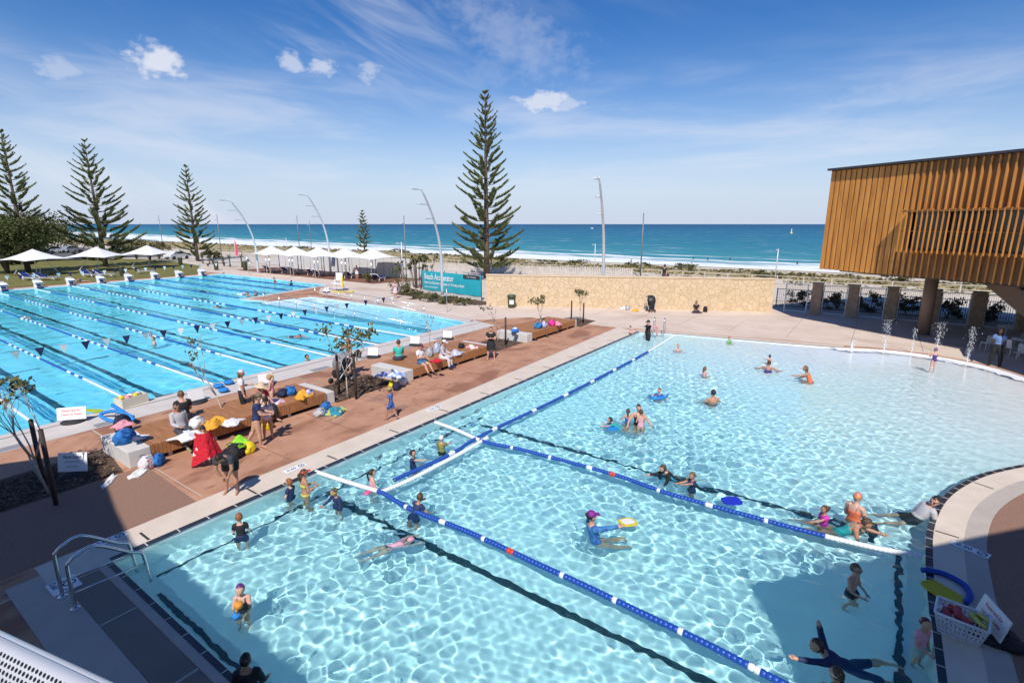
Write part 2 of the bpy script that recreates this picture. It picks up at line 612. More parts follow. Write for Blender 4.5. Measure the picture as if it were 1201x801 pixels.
# ---- basins
def basin(name, outline, x0, x1, y0, y1, step, depth, level, mt, dmin):
    xs, ys = np.arange(x0, x1 + step, step), np.arange(y0, y1 + step, step)
    X, Y = np.meshgrid(xs, ys, indexing='ij')
    Z = level + .03 - depth(X, Y)
    n, m = X.shape
    v = np.stack([X, Y, Z], -1).reshape(-1, 3)
    i = np.arange(n * m).reshape(n, m)
    f = np.stack([i[:-1, :-1], i[1:, :-1], i[1:, 1:], i[:-1, 1:]], -1).reshape(-1, 4)
    b = MB()
    b.add(v.tolist(), f.tolist(), 0, True)
    k = len(outline)
    for a in range(k):
        p, q = outline[a], outline[(a + 1) % k]
        zp = min(-.02, level + .03 - float(depth(np.array(p[0]), np.array(p[1]))) - .02)
        zq = min(-.02, level + .03 - float(depth(np.array(q[0]), np.array(q[1]))) - .02)
        b.add([(*p, 0), (*q, 0), (*q, zq), (*p, zp)], [(0, 1, 2, 3)], 0)
    o = struct(b.build(name, mt))
    o.cycles.is_caustics_receiver = True
    return o

arc = np.array(beach_edge[: 30])
def depth1(X, Y):
    d = np.full(np.shape(X), 1e9)
    for (ax, ay) in arc:
        d = np.minimum(d, np.hypot(X - ax, Y - ay))
    inside = 1.0
    t = np.clip((d - .1) / 17.0, 0, 1)
    return .02 + .75 * t ** 1.25 * (1.25 - .25 * t)
def depth2(X, Y):
    ramp = (X > 23.75) & (Y < 42.8) & (X < 28.6)
    main = 1.45 + .25 * np.clip((Y - 30) / 30, 0, 1)
    r = np.clip((42.3 - Y) / 19.5, -.02, 1) * 1.05
    return np.where(ramp, r + 0.0, main)

# two-coloured floor: aqua tile, white beach finish where it runs out
def beach_material():
    m = mat('pool floor', (.75, .815, .825), .45, scale=2.5, var=.03)
    nt = m.node_tree
    p = nt.nodes['Principled BSDF']
    src = p.inputs['Base Color'].links[0].from_socket
    tc = nt.nodes.new('ShaderNodeTexCoord')
    sp = nt.nodes.new('ShaderNodeSeparateXYZ')
    nt.links.new(tc.outputs['Object'], sp.inputs[0])
    mr = nt.nodes.new('ShaderNodeMapRange')
    mr.inputs['From Min'].default_value, mr.inputs['From Max'].default_value = -.60, -.18
    nt.links.new(sp.outputs['Z'], mr.inputs['Value'])
    mx = nt.nodes.new('ShaderNodeMix')
    mx.data_type = 'RGBA'
    nt.links.new(mr.outputs[0], mx.inputs['Factor'])
    nt.links.new(src, mx.inputs['A'])
    mx.inputs['B'].default_value = (.82, .81, .80, 1)
    nt.links.new(mx.outputs['Result'], p.inputs['Base Color'])
    return m
m_floor = beach_material()
basin('teaching_pool_basin', KIDS, 2.5, 34.2, -8.2, 12.1, .2, depth1, W1, m_floor, 0)
basin('lane_pool_basin', LANE, .2, 35.4, 21.7, 72.0, .1, depth2, W2, m_tile, 0)

def floor_lines():
    b = MB()
    def band(x0, y0, x1, y1, w, dep, lev, lift=.012):
        n = max(2, int(math.hypot(x1 - x0, y1 - y0) / .4))
        t = Vector((x1 - x0, y1 - y0)).normalized()
        nx, ny = -t.y * w / 2, t.x * w / 2
        vs = []
        for i in range(n + 1):
            s = i / n
            x, y = x0 + (x1 - x0) * s, y0 + (y1 - y0) * s
            for sg in (1, -1):
                px_, py_ = x + nx * sg, y + ny * sg
                vs.append((px_, py_, lev + .03 - float(dep(np.array(px_), np.array(py_))) + lift))
        b.add(vs, [(2 * i, 2 * i + 1, 2 * i + 3, 2 * i + 2) for i in range(n)])
    # teaching pool: two swim lines across it with T ends, one line along the near long wall
    for x in (7.35, 13.42):
        band(x, 10.7, x, -.5, .155, depth1, W1)
        band(x - .5, -.6, x + .5, -.6, .17, depth1, W1, .016)
    band(3.22, -.4, 3.22, 10.6, .10, depth1, W1)
    band(3.4, 11.15, 14, 11.15, .07, depth1, W1, .014)
    band(8.3, -1.08, 13.0, -1.08, .12, depth1, W1, .02)
    # lane pool
    for x in (5.6, 8.45, 11.3, 14.15, 17.15, 20.05, 22.6):
        if x < 22:
            band(x, 23.6, x, 69.7, .26, depth2, W2)
            band(x - .5, 23.6, x + .5, 23.6, .3, depth2, W2, .016)
            band(x - .5, 69.7, x + .5, 69.7, .3, depth2, W2, .016)
    for x in (22.9, 25.7, 28.6, 31.4, 34.0):
        band(x, 50.0, x, 69.7, .28, depth2, W2)
    for y in (33, 47):
        for x in (5.6, 8.45, 11.3, 14.15, 17.15, 20.05):
            band(x - 1.2, y, x + 1.2, y, .14, depth2, W2, .02)
    o = struct(b.build('lane_lines', m_line))
    o.cycles.is_caustics_receiver = True
floor_lines()

# ---- water with real waves; the tint of each spot follows the depth of water under it
def water_material(name):
    m = bpy.data.materials.new(name)
    m.use_nodes = True
    nt = m.node_tree
    nt.nodes.remove(nt.nodes['Principled BSDF'])
    gl = nt.nodes.new('ShaderNodeBsdfGlass')
    gl.inputs['Roughness'].default_value = 0.0
    gl.inputs['IOR'].default_value = 1.33
    at = nt.nodes.new('ShaderNodeAttribute')
    at.attribute_name = 'thickness_tint'
    nt.links.new(at.outputs['Color'], gl.inputs['Color'])
    nt.links.new(gl.outputs[0], nt.nodes['Material Output'].inputs[0])
    return m
m_water = water_material('pool water')

def inside(poly, X, Y):
    r = np.zeros(X.shape, bool)
    k = len(poly)
    for a in range(k):
        (x1, y1), (x2, y2) = poly[a], poly[(a + 1) % k]
        c = (y1 > Y) != (y2 > Y)
        if y1 != y2:
            r ^= c & (X < (x2 - x1) * (Y - y1) / (y2 - y1) + x1)
    return r

def waves(X, Y, comps):
    Z = np.zeros_like(X)
    for (lam, slope, th, ph) in comps:
        k = 2 * pi / lam
        Z += slope / k * np.sin(k * (X * cos(th) + Y * sin(th)) + ph)
    return Z

def water(name, outline, step, depth, level, comps, rings, absorb, label, grow):
    P = np.array(outline)
    xs = np.arange(P[:, 0].min() - .2, P[:, 0].max() + .2, step)
    ys = np.arange(P[:, 1].min() - .2, P[:, 1].max() + .2, step)
    X, Y = np.meshgrid(xs, ys, indexing='ij')
    D = depth(X, Y)
    # patchy: calm and busy areas
    act = .68 + .36 * np.sin(X * .45 + 1.3 * np.sin(Y * .31)) * np.sin(Y * .52 + 1.1 * np.sin(X * .27 + 2))
    for (rx, ry, amp, lam, reach) in rings:
        act = act + .55 * np.exp(-((X - rx) ** 2 + (Y - ry) ** 2) / .35)
    act = np.minimum(act, 1.7)
    Z = waves(X, Y, comps) * act
    for (rx, ry, amp, lam, reach) in rings:
        r = np.hypot(X - rx, Y - ry)
        Z += amp * np.sin(2 * pi * r / lam) * np.exp(-r / reach)
    Z *= np.clip(D / .25, .25, 1)
    Z += level
    n, m = X.shape
    i = np.arange(n * m).reshape(n, m)
    f = np.stack([i[:-1, :-1], i[1:, :-1], i[1:, 1:], i[:-1, 1:]], -1).reshape(-1, 4)
    ins = inside(outline, X, Y)
    keep = ins.reshape(-1)[f].any(1)
    f = f[keep]
    used = np.unique(f)
    re = np.full(n * m, -1)
    re[used] = np.arange(len(used))
    f = re[f]
    v = np.stack([X, Y, Z], -1).reshape(-1, 3)[used].astype(np.float32)
    me = bpy.data.meshes.new(name)
    me.vertices.add(len(v))
    me.vertices.foreach_set('co', v.ravel())
    me.loops.add(f.size)
    me.loops.foreach_set('vertex_index', f.ravel().astype(np.int32))
    me.polygons.add(len(f))
    me.polygons.foreach_set('loop_start', np.arange(0, f.size, 4, dtype=np.int32))
    me.polygons.foreach_set('loop_total', np.full(len(f), 4, dtype=np.int32))
    me.polygons.foreach_set('use_smooth', np.ones(len(f), bool))
    me.update(calc_edges=True)
    d = D.reshape(-1)[used]
    col = np.ones((len(used), 4), np.float32)
    for c in range(3):
        col[:, c] = np.exp(-absorb[c] * np.clip(d, 0, 3))
    at = me.attributes.new('thickness_tint', 'FLOAT_COLOR', 'POINT')
    at.data.foreach_set('color', col.ravel())
    me.materials.append(m_water)
    o = bpy.data.objects.new(name, me)
    C.objects.link(o)
    struct(o)
    o.cycles.is_caustics_caster = True
    return o

rw = np.random.default_rng(5)
comps1 = [(lam, .0245 * (.85 if lam < .2 else 1.15 if lam < .5 else .75), rw.uniform(0, 2 * pi), rw.uniform(0, 6.3)) for lam in np.geomspace(.13, 1.1, 60)]
comps2 = [(lam, .012, rw.uniform(0, 2 * pi), rw.uniform(0, 6.3)) for lam in np.geomspace(.45, 2.6, 34)]
SWIM_AT = [(285,710),(291,800),(283,629),(341,580),(358,580),(396,592),(437,571),(484,545),(518,529),(485,602),(699,632),(812,571),(728,502),(736,495),(748,497),(751,503),(773,465),(836,471),(826,440),(795,411),(901,435),(902,427),(951,448),(1001,609),(966,612),(999,690),(1079,757),(980,808),(455,643),(793,560),(982,618),(1040,600),(1000,778)]
RINGS = [(*G(x, y, W1).xy, .0045, .26 + .03 * (i % 4), .55 + .25 * (i % 3)) for i, (x, y) in enumerate(SWIM_AT)]
RINGS += [(*G(700, 628, W1).xy, .005, .40, 1.7), (*G(985, 770, W1).xy, .003, .42, 1.2), (*G(455, 643, W1).xy, .004, .42, 1.3)]
water('pool_water', KIDS, .031, depth1, W1, comps1, RINGS, (.36, .018, .006), 'a', .1)
water('pool_water', LANE, .10, depth2, W2, comps2, [], (.37, .022, .006), 'b', .1)

# ---- lane pool surroundings
def lane_coping():
    b = MB()
    zc = .009
    b.sheet([[(.3, 20.25), (26.9, 20.25), (27.6, 22.7), (26.75, 22.4), (.3, 22.0)]], zc, 0)
    b.sheet([[(26.75, 22.4), (28.0, 30), (28.3, 36.4), (28.0, 42.3), (28.5, 43.2), (28.9, 36.4), (28.6, 30), (27.5, 22.5)]], zc, 0)
    b.sheet([[(24.2, 42.7), (23.7, 46.2), (33.0, 48.9), (35.1, 49.4), (35.6, 49.0), (33.2, 48.2), (24.4, 45.8), (24.8, 43.2)]], zc, 0)
    b.sheet([[(35.1, 49.4), (35.1, 71.5), (.5, 71.5), (.5, 73.0), (35.9, 73.0), (35.7, 49.0)]], zc, 0)
    b.add([(.3, 21.58, zc + .003), (28.5, 21.66, zc + .003), (28.5, 21.71, zc + .003), (.3, 21.63, zc + .003)], [(0, 1, 2, 3)], 1)
    for x in np.arange(3.1, 24, 2.7):
        b.add([(x - .5, 20.32, zc + .004), (x + .42, 20.32, zc + .004), (x + .42, 20.72, zc + .004), (x - .5, 20.72, zc + .004)], [(0, 1, 2, 3)], 2)
    struct(b.build('lane_pool_coping', [m_lanecop, m_slot, mat('grey plate', (.27, .26, .26), .6)]))
    w = MB()
    w.box((23.68, 33.0, -.62), (.14, 19.6, 1.1))
    o = struct(w.build('ramp_wall', mat('dark ramp wall', (.22, .34, .40), .5)))
    o.cycles.is_caustics_receiver = True
lane_coping()

# paving joints
jb = MB()
for x in (5.12, 12.4, 19.8, 27):
    jb.add([(x, 12.9, .010), (x + .022, 12.9, .010), (x + .022, 15.9, .010), (x, 15.9, .010)], [(0, 1, 2, 3)])
    jb.add([(x, 18.2, .010), (x + .035, 18.2, .010), (x + .035, 20.2, .010), (x, 20.2, .010)], [(0, 1, 2, 3)])
for (a, c) in (((1.45, 11.9), (-6, 11.3)), ((35.5, 14.5), (42.5, 4.0)), ((36.0, 23), (31, 13.6)), ((13.2, -3.3), (17, -9))):
    d = (Vector(c) - Vector(a)).normalized() * .02
    jb.add([(a[0] - d.y, a[1] + d.x, .011), (a[0] + d.y, a[1] - d.x, .011), (c[0] + d.y, c[1] - d.x, .011), (c[0] - d.y, c[1] + d.x, .011)], [(0, 1, 2, 3)])
struct(jb.build('paving_joints', mat('joint', (.60, .50, .42), .8)))

sj = MB()
for x in np.arange(5.1, 30.5, 2.45):
    for (y0, y1) in ((12.95, 15.85), (18.15, 20.22)):
        sj.add([(x, y0, .012), (x + .014, y0, .012), (x + .014, y1, .012), (x, y1, .012)], [(0, 1, 2, 3)])
for y in np.arange(-12, 22, 3.2):
    sj.add([(33.8, y, .012), (43.5 if y < 6 else 38, y, .012), (43.5 if y < 6 else 38, y + .016, .012), (33.8, y + .016, .012)], [(0, 1, 2, 3)])
for x in (35.6, 38.8):
    sj.add([(x, -12, .012), (x + .016, -12, .012), (x + .016, 15, .012), (x, 15, .012)], [(0, 1, 2, 3)])
struct(sj.build('saw_cut_joints', mat('saw cut', (.17, .10, .07), .9)))

# ---- mulch beds
m_mulch = mat('bark mulch', (.035, .022, .015), .95, scale=22, col2=(.17, .10, .065), bump=.9, bscale=30, bdist=.04, detail=6)
beds = [[(-3, 15.95), (4.55, 15.95), (4.85, 18.15), (-3, 17.9)], [(11.35, 15.95), (14.4, 15.95), (14.5, 18.0), (11.4, 18.1)],
        [(20.9, 15.9), (23.8, 15.9), (24.2, 17.8), (20.95, 17.8)], [(29.75, 15.4), (32.3, 15.6), (32.2, 17.7), (29.7, 17.8)]]
mb = MB()
for bd in beds:
    mb.sheet([bd], .014)
struct(mb.build('mulch_beds', m_mulch))
mc = MB()
for bi, bd in enumerate(beds):
    x0, x1 = bd[0][0], bd[1][0]
    for k in range(1300 if bi < 2 else 450):
        x, y = random.uniform(max(x0, 1.0) + .05, x1 - .05), random.uniform(16.0, 17.85)
        mc.box((x, y, .024 + random.random() * .02), (random.uniform(.04, .11), random.uniform(.015, .04), .01), 0, random.choice((0, 0, 1)),
               rot=Euler((random.uniform(-.4, .4), random.uniform(-.4, .4), random.uniform(0, 6))).to_matrix())
o = mc.build('bark_chips', [mat('bark dark', (.06, .036, .024), .9), mat('bark pale', (.24, .15, .10), .9)])
tag(o, kind='stuff', label='loose brown bark chips covering the tree beds', cat='mulch')

# ---- lawn, promenade, dunes, sea
m_lawn = mat('lawn', (.115, .115, .022), .95, scale=.5, col2=(.20, .175, .04), bump=.6, bscale=14, bdist=.05, detail=9)
sheet('lawn', [[(-12, 74.0), (33.6, 74.0), (35.5, 80.5), (40, 89), (42.5, 108), (38, 128), (-12, 128)]], .03, m_lawn)
m_path = mat('promenade concrete', (.56, .50, .44), .85, scale=.3, var=.06, detail=8)
sheet('promenade', [[(50.5, -60), (60.5, -60), (60.0, 30), (57.5, 70), (56.5, 110), (52.5, 240), (46, 240), (47.5, 110), (48.5, 70), (50.2, 30)]], -.02, m_path)
sheet('car_park_surface', [[(20, 136), (52, 118), (56, 160), (50, 215), (-10, 230), (-10, 150)]], -.015, mat('asphalt', (.11, .105, .10), .9, scale=.6, var=.2, detail=8))

def dunes():
    xs, ys = np.arange(63, 100, .55), np.arange(-60, 330, .9)
    X, Y = np.meshgrid(xs, ys, indexing='ij')
    r = np.random.default_rng(3)
    N = np.zeros_like(X)
    for lam, a in ((26, .35), (13, .3), (7, .24), (3.6, .16), (2.0, .10)):
        for q in range(4):
            t = r.uniform(0, 2 * pi)
            N += a * .5 * np.sin(2 * pi / lam * (X * cos(t) + Y * sin(t)) + r.uniform(0, 6.3))
    prof = np.clip((X - 64) / 9, 0, 1) ** 1.3 * np.clip((97 - X) / 12, 0, 1)
    Z = -.25 + prof * (.42 + .22 * N) - np.clip((X - 74) / 14, 0, 1) * .9 + .75 * np.clip((Y - 48) / 30, 0, 1) * np.clip((X - 64) / 8, 0, 1) * np.clip((92 - X) / 14, 0, 1)
    n, m = X.shape
    i = np.arange(n * m).reshape(n, m)
    f = np.stack([i[:-1, :-1], i[1:, :-1], i[1:, 1:], i[:-1, 1:]], -1).reshape(-1, 4)
    b = MB()
    b.add(np.stack([X, Y, Z], -1).reshape(-1, 3).tolist(), f.tolist(), 0, True)
    md = mat('dune grass', (.20, .17, .055), .95, scale=.55, col2=(.42, .33, .19), detail=10, bump=.8, bscale=4, bdist=.2)
    add_noise_mix(md, .22, (.55, .45, .33), .60, .72)
    struct(b.build('dunes', md))
    return X, Y, Z
DX, DY, DZ = dunes()
def dune_z(x, y):
    i = min(max(int((x - 63) / .55), 0), DX.shape[0] - 1)
    j = min(max(int((y + 60) / .9), 0), DX.shape[1] - 1)
    return float(DZ[i, j])

def sea():
    m = bpy.data.materials.new('sea water')
    m.use_nodes = True
    nt = m.node_tree
    l = nt.links
    p = nt.nodes['Principled BSDF']
    p.inputs['Roughness'].default_value = .30
    p.inputs['IOR'].default_value = 1.33
    p.inputs['Specular IOR Level'].default_value = 0.0
    tc = nt.nodes.new('ShaderNodeTexCoord')
    sp = nt.nodes.new('ShaderNodeSeparateXYZ')
    l.new(tc.outputs['Object'], sp.inputs[0])
    def M(op, a, b=None, clamp=False):
        q = nt.nodes.new('ShaderNodeMath')
        q.operation = op
        q.use_clamp = clamp
        for i, v in enumerate((a, b)):
            if v is None:
                continue
            if isinstance(v, (int, float)):
                q.inputs[i].default_value = v
            else:
                l.new(v, q.inputs[i])
        return q.outputs[0]
    def NO(scale, stretch, detail=6, rough=.6):
        mp = nt.nodes.new('ShaderNodeMapping')
        mp.inputs['Scale'].default_value = stretch
        l.new(tc.outputs['Object'], mp.inputs[0])
        t = nt.nodes.new('ShaderNodeTexNoise')
        t.inputs['Scale'].default_value = scale
        t.inputs['Detail'].default_value = detail
        t.inputs['Roughness'].default_value = rough
        l.new(mp.outputs[0], t.inputs['Vector'])
        return t.outputs['Fac']
    # distance out from the shore (the shore swings slightly)
    sx = M('SUBTRACT', sp.outputs['X'], M('MULTIPLY', sp.outputs['Y'], .105))
    lg = M('LOGARITHM', M('MAXIMUM', M('SUBTRACT', sx, 100), 1.0), 10.0)
    cr = nt.nodes.new('ShaderNodeValToRGB')
    mr = nt.nodes.new('ShaderNodeMapRange')
    mr.inputs['From Min'].default_value, mr.inputs['From Max'].default_value = 1.5, 4.2
    l.new(M('ADD', lg, M('MULTIPLY', M('SUBTRACT', NO(.012, (1, .25, 1), 4), .5), .5)), mr.inputs['Value'])
    l.new(mr.outputs[0], cr.inputs[0])
    e = cr.color_ramp.elements
    e[0].position, e[0].color = 0.0, (.10, .30, .31, 1)
    e[1].position, e[1].color = 1.0, (.014, .085, .19, 1)
    for pos, c in ((.10, (.05, .25, .30)), (.25, (.03, .19, .27)), (.45, (.022, .145, .25)), (.7, (.015, .10, .21))):
        q = e.new(pos)
        q.color = (*c, 1)
    # foam: breaking band and a few lines further out
    n1 = NO(.16, (1, .28, 1), 8, .65)
    wob = M('MULTIPLY', M('SUBTRACT', NO(.02, (1, 1, 1), 3), .5), 26)
    s2 = M('ADD', sx, wob)
    def bandf(c, w):
        return M('SUBTRACT', 1.0, M('DIVIDE', M('ABSOLUTE', M('SUBTRACT', s2, c)), w), True)
    foam = M('MAXIMUM', bandf(130, 32), M('MULTIPLY', bandf(160, 7), .75))
    foam = M('MAXIMUM', foam, M('MULTIPLY', bandf(178, 2.0), .40))
    sm_ = nt.nodes.new('ShaderNodeMapRange')
    sm_.interpolation_type = 'SMOOTHSTEP'
    sm_.inputs['From Min'].default_value, sm_.inputs['From Max'].default_value = .12, .42
    l.new(M('ADD', M('MULTIPLY', foam, .75), M('MULTIPLY', M('SUBTRACT', n1, .5), 1.5)), sm_.inputs['Value'])
    foam = sm_.outputs[0]
    n3 = NO(.5, (1, .3, 1), 6, .6)
    foam = M('MULTIPLY', foam, M('ADD', .55, M('MULTIPLY', n3, .8)), True)
    mx = nt.nodes.new('ShaderNodeMix')
    mx.data_type = 'RGBA'
    l.new(foam, mx.inputs['Factor'])
    l.new(cr.outputs[0], mx.inputs['A'])
    mx.inputs['B'].default_value = (.80, .81, .82, 1)
    l.new(mx.outputs['Result'], p.inputs['Base Color'])
    df = nt.nodes.new('ShaderNodeBsdfDiffuse')
    gs = nt.nodes.new('ShaderNodeBsdfGlossy')
    gs.inputs['Roughness'].default_value = .22
    ms = nt.nodes.new('ShaderNodeMixShader')
    ms.inputs[0].default_value = .07
    l.new(mx.outputs['Result'], df.inputs['Color'])
    l.new(df.outputs[0], ms.inputs[1])
    l.new(gs.outputs[0], ms.inputs[2])
    l.new(ms.outputs[0], nt.nodes['Material Output'].inputs[0])
    bp = nt.nodes.new('ShaderNodeBump')
    bp.inputs['Strength'].default_value = .5
    bp.inputs['Distance'].default_value = .5
    l.new(NO(.09, (1, .3, 1), 8, .6), bp.inputs['Height'])
    l.new(bp.outputs[0], gs.inputs['Normal'])
    l.new(bp.outputs[0], df.inputs['Normal'])
    b = MB()
    xs = [100, 300, 1000, 4000, 50000]
    ys = [-50000, -4000, -500, 0, 500, 4000, 50000]
    for i in range(len(xs) - 1):
        for j in range(len(ys) - 1):
            b.add([(xs[i], ys[j], -4), (xs[i + 1], ys[j], -4), (xs[i + 1], ys[j + 1], -4), (xs[i], ys[j + 1], -4)], [(0, 1, 2, 3)])
    struct(b.build('sea', m))
sea()
# ================================================================ buildings, walls, fences
m_timber = mat('cedar boards', (.17, .065, .015), .6, scale=1.2, col2=(.26, .105, .026), detail=8, stretch=(3, 3, .35), bump=.15)
m_timber2 = mat('cedar fins', (.44, .165, .027), .5, scale=1.5, col2=(.68, .295, .06), detail=8, stretch=(3, 3, .3))
m_fascia = mat('dark fascia', (.035, .035, .04), .5)
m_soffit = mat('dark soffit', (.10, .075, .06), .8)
m_glass = mat('dark glass', (.012, .014, .018), .06, spec=.6)
m_conc = mat('raw concrete', (.46, .42, .38), .8, scale=2, var=.07, detail=8, bump=.1)
m_colm = mat('brown painted column', (.26, .17, .12), .6, scale=3, var=.06)
m_steel = mat('brushed steel', (.62, .62, .62), .28, 1.0)
m_galv = mat('galvanised steel', (.66, .68, .70), .45, .35)
m_black = mat('black paint', (.018, .018, .02), .5)
m_wall = mat('white render', (.82, .80, .77), .8, scale=1.5, var=.04)

def timber_building():
    P = Vector((39.2, 3.2, 0))
    d = Vector((-.5418, -.8405, 0)).normalized()      # along the front, to the right
    n = Vector((-d.y, d.x, 0)) * -1                   # out of the front, towards the pool
    if n.x > 0:
        n = -n
    L, zb, zt, dep = 20.0, 3.72, 9.75, 14.0
    rz = atan2(d.y, d.x)
    root = empty('timber_building', P, 0, 'long cedar clad upper storey raised on columns at the right, with a louvred ribbon window', 'building')
    def W(s, o, z):          # along, outwards, up -> local to root
        return d * s + n * o + Vector((0, 0, z))
    w0, wz0, wz1 = 5.0, 5.12, 7.12
    b = MB()
    def slab(s0, s1, o0, o1, z0, z1, mb=b, mi=0):
        mb.box(W((s0 + s1) / 2, (o0 + o1) / 2, (z0 + z1) / 2), (s1 - s0, o1 - o0, z1 - z0), rz, mi)
    slab(0, L, -.25, 0, zb, wz0)
    slab(0, L, -.25, 0, wz1, zt)
    slab(0, w0, -.25, 0, wz0, wz1)
    slab(0, .25, -dep, -.25, zb, zt)
    slab(L - .25, L, -dep, -.25, zb, zt)
    slab(.25, L - .25, -dep, -dep + .25, zb, zt)
    b.build('wall', m_timber, root)
    b = MB()
    s = .02
    k = 0
    while s < L:
        dpt = .035 + .085 * min(1, max(0, (s - 3.5) / 5))
        wd = .25 if s < 4 else max(.07, .25 - (s - 4) * .09)
        for (z0, z1) in ([(zb - .04, zt - .06)] if s < w0 - .1 else [(zb - .04, wz0 - .02), (wz1 + .03, zt - .06)]):
            b.box(W(s + wd / 2, dpt / 2 + .002, (z0 + z1) / 2), (wd, dpt, z1 - z0), rz)
        s += .33
    bo = b.build('cladding_board', m_timber2, root)
    bo['kind'] = 'stuff'
    b = MB()
    b.box(W(L / 2, -dep / 2 + .1, zt + .04), (L + .2, dep + .4, .12), rz)
    b.build('roof', m_fascia, root)
    b = MB()
    b.box(W(L / 2, -dep / 2, zb + .06), (L - .1, dep - .5, .12), rz)
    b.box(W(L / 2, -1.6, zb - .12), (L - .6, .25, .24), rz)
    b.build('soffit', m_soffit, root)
    # ribbon window
    b = MB()
    b.box(W((w0 + L) / 2, -.30, (wz0 + wz1) / 2), (L - w0, .04, wz1 - wz0), rz, 0)
    wn = b.build('window', m_glass, root)
    b = MB()
    for s in np.arange(w0, L, 1.75):
        b.box(W(s, -.22, (wz0 + wz1) / 2), (.09, .09, wz1 - wz0), rz)
    b.box(W((w0 + L) / 2, -.22, (wz0 + wz1) / 2 + .02), (L - w0, .08, .08), rz)
    b.box(W((w0 + L) / 2, -.15, wz0 + .04), (L - w0, .3, .08), rz)
    b.build('frame', m_fascia, wn)
    b = MB()
    b.box(W((w0 + L) / 2 + .0, .42, wz1 + .06), (L - w0, .84, .1), rz)
    b.box(W((w0 + L) / 2 + .2, .42, wz0 - .02), (L - w0 - .4, .62, .07), rz)
    b.box(W((w0 + L) / 2, .74, (wz0 + wz1) / 2), (L - w0, .04, .05), rz)
    b.build('louvre_frame', m_timber, root)
    k = 0
    s = w0 + .05
    while s < L:
        b = MB()
        lean = .06 + .03 * max(0, s - w0)
        t, u = W(s, .80, wz1 + .14), W(s + .02, .80 + lean * .4, wz0 - .10)
        v = (u - t)
        R = Matrix((d, n, v.normalized())).transposed()
        b.box((t + u) / 2, (.04, .09, v.length), rot=R)
        b.build('louvre', m_timber2, root)
        s += .25
        k += 1
    # columns
    loc = Vector((39.4, -2.6, 0)) - P
    b = MB()
    b.lathe(loc, [(.33, 0), (.33, zb)], 24)
    b.lathe(loc, [(.38, 0), (.38, .05), (.34, .08)], 24)
    b.build('column', m_colm, root)
    for (a, c) in (((35.0, -9.2, 0), (39.2, -5.4, zb - .16)),):
        b = MB()
        A, B_ = Vector(a) - P, Vector(c) - P
        v = (B_ - A).normalized()
        R = Matrix((v.cross(Vector((0, 0, 1))).normalized(), v.cross(v.cross(Vector((0, 0, 1)))).normalized(), v)).transposed()
        b.box((A + B_) / 2, (.7, 1.0, (B_ - A).length + .3), rot=R, bev=.06)
        b.build('brace', m_colm, root)
    MB().box(Vector((40.5, -15.5, zb / 2 - .05)) - P, (9, 7, zb - .1)).build('skylight_blocker', m_soffit, root)  # unseen solid mass added to cut the skylight under the building
    for (x, y) in ((47, -9),):
        b = MB()
        b.lathe(Vector((x, y, 0)) - P, [(.35, 0), (.35, zb - .16)], 20)
        b.build('column', m_colm, root)
timber_building()

def cafe_roof():
    """low veranda off the right edge of the picture, joined to the timber building"""
    root = empty('veranda', (30, -9.5, 0), 0, 'low dark veranda roof standing beside the timber building', 'veranda')
    b = MB()
    b.prism([(1.3, 4.0), (3.2, 4.0), (6.5, 1.0), (7, -5), (-6, -8), (-6, -.6)], 3.3, 3.5)
    b.build('roof', m_fascia, root)
    for x, y in ((-5, -4), (0, -4), (5.5, -2.5)):
        MB().box((x, y, 1.65), (.16, .16, 3.3)).build('post', m_black, root)
cafe_roof()

